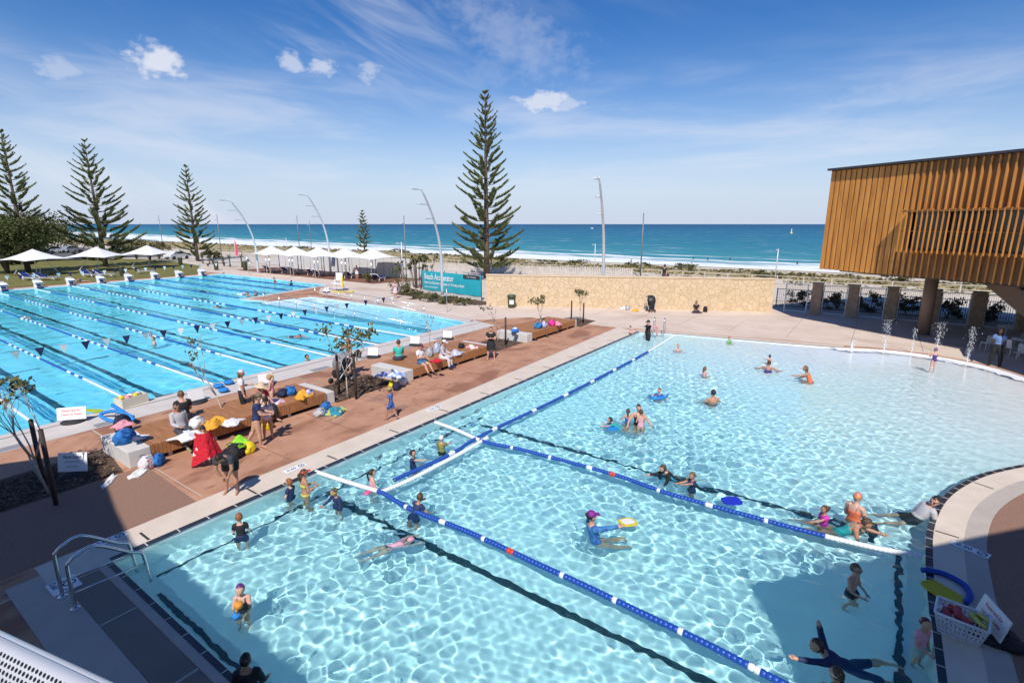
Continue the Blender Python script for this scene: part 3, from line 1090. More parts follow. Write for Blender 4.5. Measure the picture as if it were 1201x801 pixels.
def host_building():
    """the building whose upper balcony the photograph was taken from, in two wings"""
    root = empty('clubhouse', (-7, 0, 0), 0, 'white clubhouse block behind the balcony, throwing the shade over the near deck', 'building')
    b = MB()
    b.prism([(-5, -30), (3.72, -30), (3.72, 8.3), (4.02, 10.1), (4.42, 12.0), (4.70, 14.0), (4.3, 14.8), (3.2, 15.5), (-5, 15.8)], 0, 8.6)
    b.build('wall', m_wall, root, fixn=True)
    b = MB()
    b.prism([(-5.1, -30.1), (3.78, -30.1), (3.78, 8.3), (4.08, 10.1), (4.48, 12.0), (4.76, 14.0), (4.35, 14.85), (3.2, 15.56), (-5.1, 15.86)], 8.6, 8.75)
    b.build('roof', m_fascia, root, fixn=True)
    for k in range(5):
        w = MB().box((3.74, -14 + k * 3.4, 6.9), (.06, 2.4, 1.9)).build('window', m_glass, root)
        f = MB()
        for (dy, dz, sy, sz) in ((0, 1.0, 2.6, .12), (0, -1.0, 2.6, .12), (1.25, 0, .1, 2.0), (-1.25, 0, .1, 2.0)):
            f.box((3.77, -14 + k * 3.4 + dy, 6.9 + dz), (.1, sy, sz))
        f.build('frame', m_fascia, w)
    r2 = empty('clubhouse', (6, -9, 0), 0, 'white angled clubhouse wing at the near right, throwing the shade over the pool corner', 'building')
    A = Vector((2.87 - 6, -2.76 + 9))
    poly = [(A.x, A.y), (A.x + 5.2, A.y - 4.4), (A.x + 13, A.y - 11), (A.x + 6, A.y - 19), (A.x - 9, A.y - 9), (A.x - 7.5, A.y - 5.0)]
    b = MB()
    b.prism(poly, 0, 8.9)
    b.build('wall', m_wall, r2, fixn=True)
    b = MB()
    b.prism(poly, 8.9, 9.0)
    b.build('roof', m_fascia, r2, fixn=True)
    # balcony floor and its perforated front
    bal = empty('balcony', (-1.2, 0, 0), 0, 'pale perforated metal balcony front at the bottom left corner', 'balcony')
    b = MB()
    b.box((-.05, -.6, 4.5), (2.5, 5.0, .2))
    b.build('floor_slab', m_conc, bal)
    pm = mat('perforated aluminium', (.62, .63, .66), .45, .3)
    nt = pm.node_tree
    p = nt.nodes['Principled BSDF']
    uv = nt.nodes.new('ShaderNodeUVMap')
    mp = nt.nodes.new('ShaderNodeMapping')
    nt.links.new(uv.outputs[0], mp.inputs[0])
    sep = nt.nodes.new('ShaderNodeSeparateXYZ')
    nt.links.new(mp.outputs[0], sep.inputs[0])
    def M(op, a, b_=None):
        q = nt.nodes.new('ShaderNodeMath')
        q.operation = op
        for i, v in enumerate((a, b_)):
            if v is None:
                continue
            if isinstance(v, (int, float)):
                q.inputs[i].default_value = v
            else:
                nt.links.new(v, q.inputs[i])
        return q.outputs[0]
    row = M('FLOOR', sep.outputs['Y'])
    fx = M('FRACT', M('ADD', sep.outputs['X'], M('MULTIPLY', M('MODULO', row, 2.0), .5)))
    fy = M('FRACT', sep.outputs['Y'])
    r = M('SQRT', M('ADD', M('POWER', M('SUBTRACT', fx, .5), 2.0), M('POWER', M('SUBTRACT', fy, .5), 2.0)))
    hole = M('LESS_THAN', r, .34)
    top = M('GREATER_THAN', M('FRACT', M('MULTIPLY', sep.outputs['Y'], 1 / 400.0)), .0075)
    hole = M('MULTIPLY', hole, top)
    tr = nt.nodes.new('ShaderNodeBsdfTransparent')
    ms = nt.nodes.new('ShaderNodeMixShader')
    nt.links.new(hole, ms.inputs[0])
    nt.links.new(p.outputs[0], ms.inputs[1])
    nt.links.new(tr.outputs[0], ms.inputs[2])
    nt.links.new(ms.outputs[0], nt.nodes['Material Output'].inputs[0])
    A, B_ = G(-150, 668, 5.62), G(330, 890, 5.62)
    A, B_ = A - bal.location, B_ - bal.location
    u = (B_ - A).normalized()
    inn = Vector((-u.y, u.x, 0))
    if inn.dot(-A) < 0:
        inn = -inn
    prof = []
    for k in range(7):
        a = k / 6 * radians(68)
        prof.append((inn * (.10 * (1 - sin(a))), .0))
    pts = [(0.0, -.02), (.012, -.004), (.03, -.008), (.05, -.03), (.075, -.07), (.11, -.13), (.17, -.24), (.26, -.42), (.38, -.68), (.48, -.95)]
    L = (B_ - A).length
    vs, fs, uvs = [], [], []
    acc = [0]
    for i in range(1, len(pts)):
        acc.append(acc[-1] + math.hypot(pts[i][0] - pts[i - 1][0], pts[i][1] - pts[i - 1][1]))
    for e in (0, 1):
        for (o, z) in pts:
            q = (A if e == 0 else B_) + inn * o + Vector((0, 0, z))
            vs.append(q)
    m = len(pts)
    b = MB()
    b.add(vs, [(i, i + 1, m + i + 1, m + i) for i in range(m - 1)], 0, True)
    po = b.build('perforated_panel', pm, bal)
    ul = po.data.uv_layers.new(name='UVMap')
    S = 1 / .0125
    for pl in po.data.polygons:
        for li in pl.loop_indices:
            vi = po.data.loops[li].vertex_index
            ul.data[li].uv = ((L if vi >= m else 0) * S, acc[vi % m] * S)
    b = MB()
    b.tube([A + Vector((0, 0, -.03)), B_ + Vector((0, 0, -.03))], .014, 10)
    b.build('rail', m_galv, bal)
host_building()

# ---------------------------------------------------------------- limestone wall
def limestone(name):
    m = bpy.data.materials.new(name)
    m.use_nodes = True
    nt = m.node_tree
    p = nt.nodes['Principled BSDF']
    p.inputs['Roughness'].default_value = .9
    tc = nt.nodes.new('ShaderNodeTexCoord')
    no = nt.nodes.new('ShaderNodeTexNoise')
    no.inputs['Scale'].default_value = 1.5
    mxv = nt.nodes.new('ShaderNodeMix')
    mxv.data_type = 'VECTOR'
    mxv.inputs['Factor'].default_value = .12
    nt.links.new(tc.outputs['Object'], no.inputs['Vector'])
    nt.links.new(tc.outputs['Object'], mxv.inputs['A'])
    nt.links.new(no.outputs['Color'], mxv.inputs['B'])
    v1 = nt.nodes.new('ShaderNodeTexVoronoi')
    v1.inputs['Scale'].default_value = 2.7
    v2 = nt.nodes.new('ShaderNodeTexVoronoi')
    v2.feature = 'DISTANCE_TO_EDGE'
    v2.inputs['Scale'].default_value = 2.7
    for v in (v1, v2):
        nt.links.new(mxv.outputs['Result'], v.inputs['Vector'])
    cr = nt.nodes.new('ShaderNodeValToRGB')
    e = cr.color_ramp.elements
    e[0].position, e[0].color = 0, (.63, .48, .30, 1)
    e[1].position, e[1].color = 1, (.67, .515, .325, 1)
    for pos, c in ((.3, (.62, .47, .30)), (.55, (.66, .50, .33)), (.8, (.57, .42, .25))):
        q = e.new(pos)
        q.color = (*c, 1)
    sp = nt.nodes.new('ShaderNodeSeparateColor')
    nt.links.new(v1.outputs['Color'], sp.inputs[0])
    nt.links.new(sp.outputs[0], cr.inputs[0])
    jr = nt.nodes.new('ShaderNodeMapRange')
    jr.inputs['From Min'].default_value, jr.inputs['From Max'].default_value = .012, .04
    nt.links.new(v2.outputs['Distance'], jr.inputs['Value'])
    mx = nt.nodes.new('ShaderNodeMix')
    mx.data_type = 'RGBA'
    nt.links.new(jr.outputs[0], mx.inputs['Factor'])
    mx.inputs['A'].default_value = (.57, .43, .265, 1)
    nt.links.new(cr.outputs[0], mx.inputs['B'])
    n2 = nt.nodes.new('ShaderNodeTexNoise')
    n2.inputs['Scale'].default_value = 7
    n2.inputs['Detail'].default_value = 8
    nt.links.new(tc.outputs['Object'], n2.inputs['Vector'])
    hs = nt.nodes.new('ShaderNodeHueSaturation')
    mr = nt.nodes.new('ShaderNodeMapRange')
    mr.inputs['To Min'].default_value, mr.inputs['To Max'].default_value = .8, 1.2
    nt.links.new(n2.outputs['Fac'], mr.inputs['Value'])
    nt.links.new(mr.outputs[0], hs.inputs['Value'])
    nt.links.new(mx.outputs['Result'], hs.inputs['Color'])
    nt.links.new(hs.outputs['Color'], p.inputs['Base Color'])
    bp = nt.nodes.new('ShaderNodeBump')
    bp.inputs['Strength'].default_value = .6
    bp.inputs['Distance'].default_value = .04
    ad = nt.nodes.new('ShaderNodeMath')
    ad.operation = 'ADD'
    nt.links.new(jr.outputs[0], ad.inputs[0])
    nt.links.new(n2.outputs['Fac'], ad.inputs[1])
    nt.links.new(ad.outputs[0], bp.inputs['Height'])
    nt.links.new(bp.outputs[0], p.inputs['Normal'])
    return m
m_lime = limestone('limestone wall')
m_limecap = mat('limestone cap', (.62, .49, .33), .85, scale=3, var=.08, detail=8)

def stone_wall():
    A, B_ = Vector((33.6, 26.1, 0)), Vector((43.4, 6.4, 0))
    v = B_ - A
    rz = atan2(v.y, v.x)
    out = Vector((sin(rz), -cos(rz), 0))
    if out.x < 0:
        out = -out
    root = empty('limestone_wall', (A + B_) / 2, rz, 'long pale limestone wall of irregular stones behind the pool deck', 'wall')
    MB().box((0, 0, 1.22), (v.length, .5, 2.44)).build('wall', m_lime, root)
    MB().box((0, 0, 2.49), (v.length + .06, .58, .10), bev=.015).build('coping_stone', m_limecap, root)
stone_wall()

def pillar_fence():
    ys = [3.55, 1.3, -.95, -3.2, -5.45, -7.7, -9.95]
    mp_ = mat('shaded stone pillar', (.40, .29, .20), .9, scale=4, var=.2, detail=8, bump=.4)  # stone colour darkened to carry the shade under the building
    proto = None
    names = ['first from the limestone wall', 'second from the limestone wall', 'third from the limestone wall', 'fourth, half hidden by the round column', 'fifth, right of the round column', 'sixth, behind the man in the blue shirt', 'last, at the far right']
    for y, nm in zip(ys, names):
        if proto is None:
            proto = empty('stone_pillar', (44.2, y, 0), 0, 'squat shaded stone pillar of the seaward fence, ' + nm, 'pillar', 'pillars of the seaward fence')
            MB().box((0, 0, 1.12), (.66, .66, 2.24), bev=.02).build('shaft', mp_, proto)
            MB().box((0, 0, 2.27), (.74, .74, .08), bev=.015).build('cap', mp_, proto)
        else:
            copy_tree(proto, (44.2, y, 0), label='squat shaded stone pillar of the seaward fence, ' + nm)
    proto = None
    pos = ['between the limestone wall and the first pillar', 'between the first two stone pillars', 'between the second and third stone pillars', 'left of the round column', 'right of the round column', 'behind the man in the blue shirt', 'furthest right under the building']
    for k, y in enumerate([4.9] + [y - 1.125 for y in ys[:-1]]):
        lb = 'steel framed see-through fence panel ' + pos[k]
        if proto is None:
            proto = empty('fence_panel', (44.25, y, 0), 0, lb, 'fence', 'steel panels of the seaward fence')
            b = MB()
            for sy in (-.73, .73):
                b.box((0, sy, 1.08), (.07, .07, 2.16), 0, 0)
            b.box((0, 0, 2.14), (.05, 1.40, .06), 0, 0)
            b.box((0, 0, .10), (.05, 1.40, .06), 0, 0)
            b.build('frame', m_galv, proto)
            b = MB()
            for q in range(13):
                b.box((0, -.66 + q * .11, 1.1), (.012, .012, 2.0))
            b.build('bars', m_black, proto)
        else:
            copy_tree(proto, (44.25, y, 0), label=lb)
pillar_fence()

def rail_fence(name, pts, h, step, label, cat, mpost, mrail, kind='rail', group=None, post=.06):
    root = empty(name, (*pts[0], 0), 0, label, cat, group)
    o = Vector((*pts[0], 0))
    r = MB()
    for (p, q) in zip(pts, pts[1:]):
        p, q = Vector((*p, 0)) - o, Vector((*q, 0)) - o
        L = (q - p).length
        n = max(1, int(L / step))
        rz = atan2((q - p).y, (q - p).x)
        for i in range(n + 1):
            c = p.lerp(q, i / n)
            MB().box((c.x, c.y, h / 2), (post, post, h), rz).build('post', mpost, root)
        mid = (p + q) / 2
        if kind == 'rail':
            for z in (h - .05, h * .5):
                r.box((mid.x, mid.y, z), (L, .04, .06), rz)
        elif kind == 'bars':
            for z in (h - .04, .12):
                r.box((mid.x, mid.y, z), (L, .04, .04), rz)
            for i in range(int(L / .13)):
                c = p.lerp(q, (i + .5) / int(L / .13))
                r.box((c.x, c.y, h / 2), (.02, .02, h - .1), rz)
        elif kind == 'palings':
            for i in range(int(L / .22)):
                c = p.lerp(q, (i + .5) / int(L / .22))
                r.box((c.x, c.y, h / 2), (.15, .03, h - .02 + (i % 3) * .03), rz)
    r.build({'rail': 'rails', 'bars': 'bars', 'palings': 'palings'}[kind], mrail, root)
    return root
m_paling = mat('weathered paling', (.56, .50, .44), .85, scale=2, var=.12)
rail_fence('paling_fence', [(55.5, 50.5), (58.0, 38.0), (61.5, 25.0)], 1.15, 2.4, 'pale weathered paling fence along the promenade behind the limestone wall', 'fence', m_paling, m_paling, 'palings')
rail_fence('bar_fence', [(46.3, 6.5), (46.6, -3), (47, -14)], 1.5, 2.4, 'thin dark bar fence behind the stone pillars', 'fence', m_black, m_black, 'bars')
rail_fence('bar_fence', [(46.5, 46), (47.5, 60), (47.0, 76)], 1.3, 2.5, 'thin grey bar fence between the white canopies and the promenade', 'fence', m_galv, m_galv, 'bars')
rail_fence('dune_fence', [(62.8, 60), (64, 30), (64.5, 4), (65, -30)], .95, 2.6, 'low post and rail fence along the foot of the dunes', 'fence', m_paling, m_paling, 'rail', post=.1)
rail_fence('dune_fence', [(60.5, 66), (60.2, 100), (58, 140), (54, 200)], 1.0, 3.0, 'far stretch of post and rail fence between the car park and the dunes', 'fence', m_paling, m_paling, 'rail', post=.1)
# ================================================================ trees and plants
m_bark = mat('pine bark', (.13, .095, .07), .9, scale=6, var=.3, bump=.6)
m_barkp = mat('pale bark', (.42, .36, .30), .85, scale=9, var=.25, bump=.4)
def leafmat(name, c, c2):
    m = mat(name, c, .7, scale=2.2, col2=c2, spec=.25, detail=3)
    return m
m_pine = leafmat('pine foliage', (.055, .08, .026), (.14, .155, .06))
m_pine2 = leafmat('pine foliage bright', (.075, .10, .03), (.17, .18, .07))
m_leafd = leafmat('dark olive leaves', (.035, .046, .013), (.12, .115, .04))
m_leafm = leafmat('mid green leaves', (.035, .055, .015), (.11, .125, .035))
m_leafo = leafmat('dry olive leaves', (.09, .085, .035), (.20, .165, .075))
m_leaft = leafmat('tuft leaves', (.05, .06, .018), (.17, .16, .05))
m_twig = mat('grey twig', (.20, .16, .13), .85, scale=9, var=.2)

def norfolk(px_, py_, ytop, label, spread=.22, seed=1, n=None, lean=0.0, bare=.0):
    r = random.Random(seed)
    p = G(px_, py_)
    H = rise(p, ytop)
    root = empty('norfolk_pine', p, 0, label, 'tree', 'norfolk pines round the pool')
    t = MB()
    pts, rad = [], []
    for i in range(9):
        s = i / 8
        pts.append((sin(s * 2.1 + seed) * .05 * H * .05, cos(s * 1.7) * .02 * H * .1, H * s * .985))
        rad.append(max(.03, .018 * H * (1 - s) ** .9 + .02))
    t.tube(pts, rad, 10)
    t.build('trunk', m_bark, root)
    f, w = MB(), MB()
    nw = n or int(H * 1.35)
    for k in range(nw):
        s = bare + .07 + (.985 - bare - .07) * (k / (nw - 1)) ** .94
        z = H * s
        R = spread * H * (1 - s) ** .78 * (1.0 if s > .16 + bare else .85) + .22
        nb = 5 if s > .75 else (6 if s > .4 else 7)
        off = r.uniform(0, 6.28)
        for b in range(nb):
            if r.random() < .12 and s < .8:
                continue
            a = off + b * 2 * pi / nb + r.uniform(-.22, .22)
            Lb = R * r.uniform(.72, 1.08)
            z0 = z + r.uniform(-.12, .12) * H / nw
            dr = Vector((cos(a), sin(a), 0))
            sd = Vector((-sin(a), cos(a), 0))
            upk = .95 if s > .8 else .26 + .62 * s
            def pos(q):
                return Vector((0, 0, z0)) + dr * (Lb * q) + Vector((0, 0, Lb * (upk * .42 * q * q + (.05 + .34 * s) * q - .12 * (1 - s) * sin(q * pi))))
            w.tube([pos(0), pos(.35), pos(.7), pos(1)], [.012 * Lb + .015, .009 * Lb + .01, .006 * Lb + .008, .006], 5, caps=False)
            nl = max(6, int(Lb * 7.5))
            for i in range(nl):
                q = (.30 if s < .7 else .1) + (.70 if s < .7 else .9) * (i + r.random() * .5) / nl
                c = pos(q)
                ax = (pos(min(1.02, q + .05)) - pos(q - .05)).normalized()
                ll = min(1.1, (.29 + .11 * Lb) * (1.15 - .45 * q)) * r.uniform(.75, 1.2)
                for sg in (-1, 1, 0):
                    dv = (ax * r.uniform(.55, .9) + sd * (sg * r.uniform(.45, .85)) + Vector((0, 0, r.uniform(.35, .75) if sg else 1.0))).normalized()
                    tip = c + dv * ll
                    q1 = dv.orthogonal().normalized()
                    q2 = dv.cross(q1)
                    wd = .045 + .018 * ll
                    m1 = c + dv * ll * .55
                    vs = [c, m1 + q1 * wd, m1 - q1 * wd * .5 + q2 * wd * .87, m1 - q1 * wd * .5 - q2 * wd * .87, tip]
                    f.add(vs, [(0, 2, 1), (0, 3, 2), (0, 1, 3), (4, 1, 2), (4, 2, 3), (4, 3, 1)], 0 if r.random() < .6 else 1)
    w.build('branches', m_bark, root)
    f.build('crown', [m_pine, m_pine2], root)
    return root
norfolk(571, 326, 107, 'tallest norfolk pine, alone behind the limestone wall and the teal banner', .235, 1, n=25)
norfolk(124, 313, 165, 'tall leaning norfolk pine standing on the lawn behind the middle shade sail', .33, 2, n=19)
norfolk(232, 306, 195, 'slim norfolk pine between the car park and the lawn end, left of the curved lamps', .255, 3, n=18)
norfolk(428, 298, 248, 'smallest norfolk pine, far behind the white canopies', .26, 4)
norfolk(34, 319, 153, 'norfolk pine cut by the left edge of the picture above a dark bushy tree', .26, 5, n=20)

def leaf_cloud(mb, c, rad, n, size, r, mis=(0,), shell=.55, flat=.5):
    """many small leaf faces in lumpy clumps inside an ellipsoid"""
    c = Vector(c)
    nc = max(4, n // 55)
    clumps = []
    for i in range(nc):
        while True:
            d = Vector((r.uniform(-1, 1), r.uniform(-1, 1), r.uniform(-1, 1)))
            if .05 < d.length < 1:
                break
        d = d.normalized() * (shell + (1 - shell) * r.random())
        clumps.append((Vector((d.x * rad[0], d.y * rad[1], d.z * rad[2])), r.uniform(.20, .42), r.choice(mis)))
    for i in range(n):
        k, cr, mi = r.choice(clumps)
        g = Vector((r.gauss(0, 1), r.gauss(0, 1), r.gauss(0, .8))) * .45
        p = c + k + Vector((g.x * rad[0] * cr, g.y * rad[1] * cr, g.z * rad[2] * cr * 1.2))
        a = Vector((r.gauss(0, 1), r.gauss(0, 1), r.gauss(0, 1) + .2)).normalized()
        u = a.orthogonal().normalized()
        v = a.cross(u)
        an = r.uniform(0, 6.28)
        u, v = u * cos(an) + v * sin(an), v * cos(an) - u * sin(an)
        s = size * r.uniform(.6, 1.3)
        mb.add([p - u * s * .5, p + v * s * flat * .5, p + u * s * .5, p - v * s * flat * .5], [(0, 1, 2, 3)], mi)

def bush(name, p, rad, n, size, mats, label, cat, seed, group=None, trunk=.0, stems=4, zc=None):
    r = random.Random(seed)
    root = empty(name, p, 0, label, cat, group)
    mb, t = MB(), MB()
    zc = zc if zc is not None else trunk + rad[2] * .85
    for i in range(stems):
        a = r.uniform(0, 6.28)
        e = Vector((cos(a) * rad[0] * .5, sin(a) * rad[1] * .5, zc))
        w = .03 + rad[2] * .02 + (trunk * .03)
        t.tube([(cos(a) * .05, sin(a) * .05, 0), (e.x * .35, e.y * .35, zc * .5), e], [w, w * .7, w * .3], 6)
    t.build('stems' if trunk < 1 else 'trunk', m_bark, root)
    leaf_cloud(mb, (0, 0, zc), rad, n, size, r, tuple(range(len(mats))), shell=.35)
    mb.build('crown', mats, root)
    return root

# the dark bushy tree at the left edge
p = G(20, 322)
bush('bushy_tree', G(10, 321), (5.0, 5.5, 3.0), 11000, .36, [m_leafd, m_leafm, m_leafm], 'big dark olive bushy tree at the left edge beside the first shade sail', 'tree', 21, trunk=2.2, stems=5, zc=5.2)
bush('bushy_tree', G(44, 306), (7.2, 7, 3.4), 10000, .42, [m_leafd, m_leafm, m_leafo], 'wide rounded olive tree behind the dark tree, left of the car park', 'tree', 22, trunk=2.0, stems=5, zc=5.2)
# low trees and shrubs along the car park and the promenade
k = 0
SH = [(95, 300, 3.4, 'low wind-bent scrub tree behind the first shade sail'), (140, 302, 3.0, 'grey green scrub tree right of the leaning norfolk pine'), (160, 304, 3.2, 'thin dry scrub tree behind the third shade sail'),
      (176, 306, 2.8, 'small bare-stemmed scrub tree left of the white car'), (187, 304, 3.2, 'scrub tree beside the parked white car'), (250, 309, 1.8, 'clipped young shrub right of the slim norfolk pine')]
for (x, y, h, lb) in SH:
    bush('scrub_tree', G(x, y), (h * .75, h * .7, h * .45), 800, .38, [m_leafo, m_leafd], lb, 'tree', 40 + k, 'scrub trees by the car park', trunk=1.0, stems=5, zc=h * .75)
    k += 1
# palm-like young plants in the strip by the promenade
def tuft(p, h, label, seed, group, cat='plant', nb=26, ln=1.1, trunk_r=.10):
    r = random.Random(seed)
    root = empty('pandanus', p, 0, label, cat, group)
    t = MB()
    t.tube([(0, 0, 0), (.03, .02, h * .5), (0, .04, h)], [trunk_r * 1.3, trunk_r, trunk_r * .8], 7)
    t.build('trunk', m_bark, root)
    f = MB()
    for i in range(nb):
        a = r.uniform(0, 6.28)
        e = r.uniform(.1, 1.3)
        d = Vector((cos(a) * cos(e), sin(a) * cos(e), sin(e)))
        s = Vector((-sin(a), cos(a), 0)) * .05
        l = ln * r.uniform(.7, 1.15)
        b0 = Vector((0, .04, h))
        m1 = b0 + d * l * .55
        m2 = b0 + d * l + Vector((0, 0, -.45 * l * cos(e)))
        f.add([b0 - s * .6, b0 + s * .6, m1 + s, m1 - s, m2], [(0, 1, 2, 3), (3, 2, 4)], r.choice((0, 0, 1)))
    f.build('leaves', [m_leafm, m_leafo], root)
    return root
PD = [(263, 312, .9, 'short'), (270, 313, 1.3, 'taller'), (284, 314, 1.5, 'dark thick'), (290, 314, .8, 'small'), (246, 310, 1.0, 'thin'), (238, 309, .9, 'small leaning')]
for i, (x, y, h, w) in enumerate(PD):
    tuft(G(x, y), h, w + ' spiky plant in the planted strip, ' + ['left of the pink flag', 'in front of the pink flag', 'left of the first curved lamp', 'closest to the first curved lamp', 'near the slim norfolk pine', 'at the left end of the strip'][i], 60 + i, 'spiky plants by the promenade')

# frangipani-like clump and shrubs beside the banner
r = random.Random(8)
fr = empty('frangipani', G(490, 338), 0, 'many-stemmed brown-leaved tree between the white canopies and the teal banner', 'tree')
t, f = MB(), MB()
for i in range(15):
    a = r.uniform(0, 6.28)
    x, y = cos(a) * r.uniform(.2, 1.5), sin(a) * r.uniform(.2, 1.9)
    hh = r.uniform(2.2, 3.4)
    e = Vector((x * 1.25, y * 1.25, hh))
    t.tube([(x * .7, y * .7, 0), (x * .9, y * .9, hh * .5), e], [.05, .045, .03], 6)
    leaf_cloud(f, e, (.6, .6, .5), 60, .26, r, (0, 1), .3)
t.build('trunk', m_twig, fr)
f.build('crown', [m_leafo, m_leafd], fr)
for i, (x, y, rr, hh, mm, lb) in enumerate([(466, 341, 1.3, 1.5, [m_leafm, m_leafm, m_leafd], 'dense bright green shrub beside the person in a pale pink towel'), (474, 346, .9, .55, [m_leafo, m_leafm], 'low olive shrub at the left end of the garden bed'),
                                        (488, 351, 1.0, .5, [m_leafo, m_leafm], 'low dry shrub under the left end of the teal banner'), (507, 354, 1.0, .45, [m_leafm, m_leafo], 'low green shrub under the middle of the teal banner'),
                                        (526, 356, .9, .4, [m_leafo, m_leafm], 'low mixed shrub right of the curved lamp'), (545, 358, .9, .4, [m_leafo, m_leafd], 'low brown shrub under the right end of the teal banner'), (432, 331, .8, .6, [m_leafo, m_leafd], 'small dry shrub at the end of the lounger row')]):
    bush('garden_shrub', G(x, y), (rr, rr, hh), 700, .17, mm, lb, 'shrub', 80 + i, 'shrubs of the garden bed', stems=3)
bed = MB()
bed.sheet([[(34.2, 38.5), (33.4, 33), (33.1, 26.4), (34.9, 26.3), (36.2, 33), (36.4, 38.5)]], .016)
struct(bed.build('garden_bed', m_mulch))

# dune scrub: uncountable, one object; the larger bushes on the crest are things
sm = MB()
r = random.Random(4)
for i in range(4200):
    y = r.uniform(-30, 60) if r.random() < .6 else r.uniform(60, 240)
    x = r.uniform(65, 84)
    z = dune_z(x, y)
    s = r.uniform(.14, .42)
    mi = r.choice((0, 0, 0, 1, 2, 2))
    for q in range(4):
        a = r.uniform(0, 6.28)
        u = Vector((cos(a), sin(a), 0)) * s * .6
        v = Vector((r.uniform(-.25, .25), r.uniform(-.25, .25), s * .7))
        c = Vector((x + r.uniform(-.4, .4), y + r.uniform(-.4, .4), z - .05))
        sm.add([c - u, c + u, c + v + u * .4, c + v - u * .5], [(0, 1, 2, 3)], mi)
o = sm.build('dune_scrub', [m_leafo, m_leafd, mat('straw grass', (.34, .27, .13), .9)])
tag(o, 'tufts of dry grass and scrub covering the dunes', 'scrub', kind='stuff')
CR = [(812, 318, 3.0, 1.0, 'grey green dune bush behind the person on the limestone wall'), (748, 314, 2.6, .8, 'dune bush right of the tall straight light pole'), (680, 309, 3.0, .9, 'olive dune bush left of the rightmost curved lamp'),
      (640, 307, 2.8, .8, 'dune bush right of the tallest norfolk pine'), (900, 325, 3.0, .7, 'low spreading dune bush by the short lamp'), (1050, 331, 2.4, .9, 'dune bush seen below the timber building'),
      (470, 299, 3.2, .9, 'dune bush above the right end of the canopies'), (350, 296, 3.4, .9, 'dune bush above the middle of the canopies')]
for i, (x, y, rr, hh, lb) in enumerate(CR):
    p = G(x, y)
    p.z = dune_z(p.x, p.y) - .1
    bush('dune_bush', p, (rr * .8, rr * .8, hh * .6), 700, .26, [m_leafd, m_leafo, m_leafm], lb, 'bush', 100 + i, 'bushes on the dune crest', stems=2)
for i, y in enumerate((4.7, 2.4, .2, -2.0, -4.4, -6.6)):
    bush('hedge_shrub', (48.3, y, -.03), (1.3, 1.25, .75), 900, .2, [m_leafd, m_leafm, m_leafo], 'dark low shrub of the hedge behind the ' + ['first', 'second', 'third', 'fourth', 'fifth', 'sixth'][i] + ' steel fence panel from the limestone wall', 'shrub', 120 + i, 'hedge behind the seaward fence', stems=3)

# young staked trees in the mulch beds
def sapling(p, h, spread, label, seed, nl, size=.16, dense=False, lean=(0, 0), bare=.45, clump=True):
    r = random.Random(seed)
    root = empty('young_tree', p, 0, label, 'tree', 'young trees along the benches')
    t, f = MB(), MB()
    tips = []
    def grow(a, d, ln, rad, lev):
        b = a + d * ln
        m = a.lerp(b, .5) + Vector((r.uniform(-.04, .04), r.uniform(-.04, .04), 0)) * ln
        t.tube([a, m, b], [rad, rad * .85, rad * .62], 6)
        if lev == 0:
            tips.append((b, d))
            return
        for i in range(r.choice((2, 3)) if lev > 2 else 2):
            e = (d + Vector((r.uniform(-1, 1), r.uniform(-1, 1), r.uniform(-.1, .7))) * spread).normalized()
            grow(b, e, ln * r.uniform(.62, .85), rad * .6, lev - 1)
    grow(Vector((0, 0, 0)), Vector((lean[0], lean[1], 1)).normalized(), h * .35, .033, 4)
    t.build('trunk', m_barkp, root)
    for i, (b, d) in enumerate(tips):
        if r.random() < bare + .32:
            continue
        for q in range(nl):
            c = b + Vector((r.gauss(0, 1), r.gauss(0, 1), r.gauss(0, .8))) * size * .65
            a = Vector((r.gauss(0, 1), r.gauss(0, 1), r.gauss(0, 1))).normalized()
            u = a.orthogonal().normalized()
            v = a.cross(u)
            s = size * r.uniform(.7, 1.2)
            f.add([c - u * s * .5, c - u * s * .05 + v * s * .28, c + u * s * .5, c - u * s * .05 - v * s * .28], [(0, 1, 2, 3)], r.choice((0, 0, 1)))
    f.build('leaves', [m_leaft, m_leafo], root)
    return root
def stake(p, h, label, tilt=(0, 0)):
    o = MB()
    o.tube([(0, 0, 0), (tilt[0], tilt[1], h)], [.052, .05], 8)
    o.lathe((tilt[0], tilt[1], h), [(.05, 0), (.03, .02)], 8)
    s = o.build('tree_stake', mat('dark stake', (.055, .035, .028), .8, scale=6, var=.3))
    s.location = p
    tag(s, label, 'stake', 'stakes in the tree beds')
sapling(G(58, 580), 2.7, .62, 'twiggy young tree with sparse yellow-green tufts in the shaded near bed', 3, 14, .15, lean=(-.12, .12), bare=.5)
sapling(G(50, 566), 2.3, .5, 'dark-stemmed young tree behind the nearest stakes at the left edge', 14, 12, .16, lean=(-.15, .25), bare=.45)
sapling(G(266, 494), 2.7, .5, 'twisted bare young tree growing through the long bench with the red towel', 7, 12, .13, lean=(-.15, .22), bare=.45)
sapling(G(408, 468), 2.5, .55, 'leafy young tree between two stakes in front of the black stroller', 11, 18, .17, bare=.2)
sapling(G(505, 425), 2.3, .32, 'thin almost leafless young tree behind the woman in grey', 5, 7, .11, bare=.6)
sapling(G(584, 403), 2.2, .55, 'young tree with a few leaves behind the woman in the black dress', 9, 8, .14, bare=.5)
sapling(G(634, 386), 1.9, .6, 'round-headed young tree behind the beach bags on the far bench', 17, 16, .15, bare=.25)
sapling(G(680, 378), 2.2, .45, 'leafy young tree between stakes at the far end of the far bench', 19, 16, .15, bare=.2)
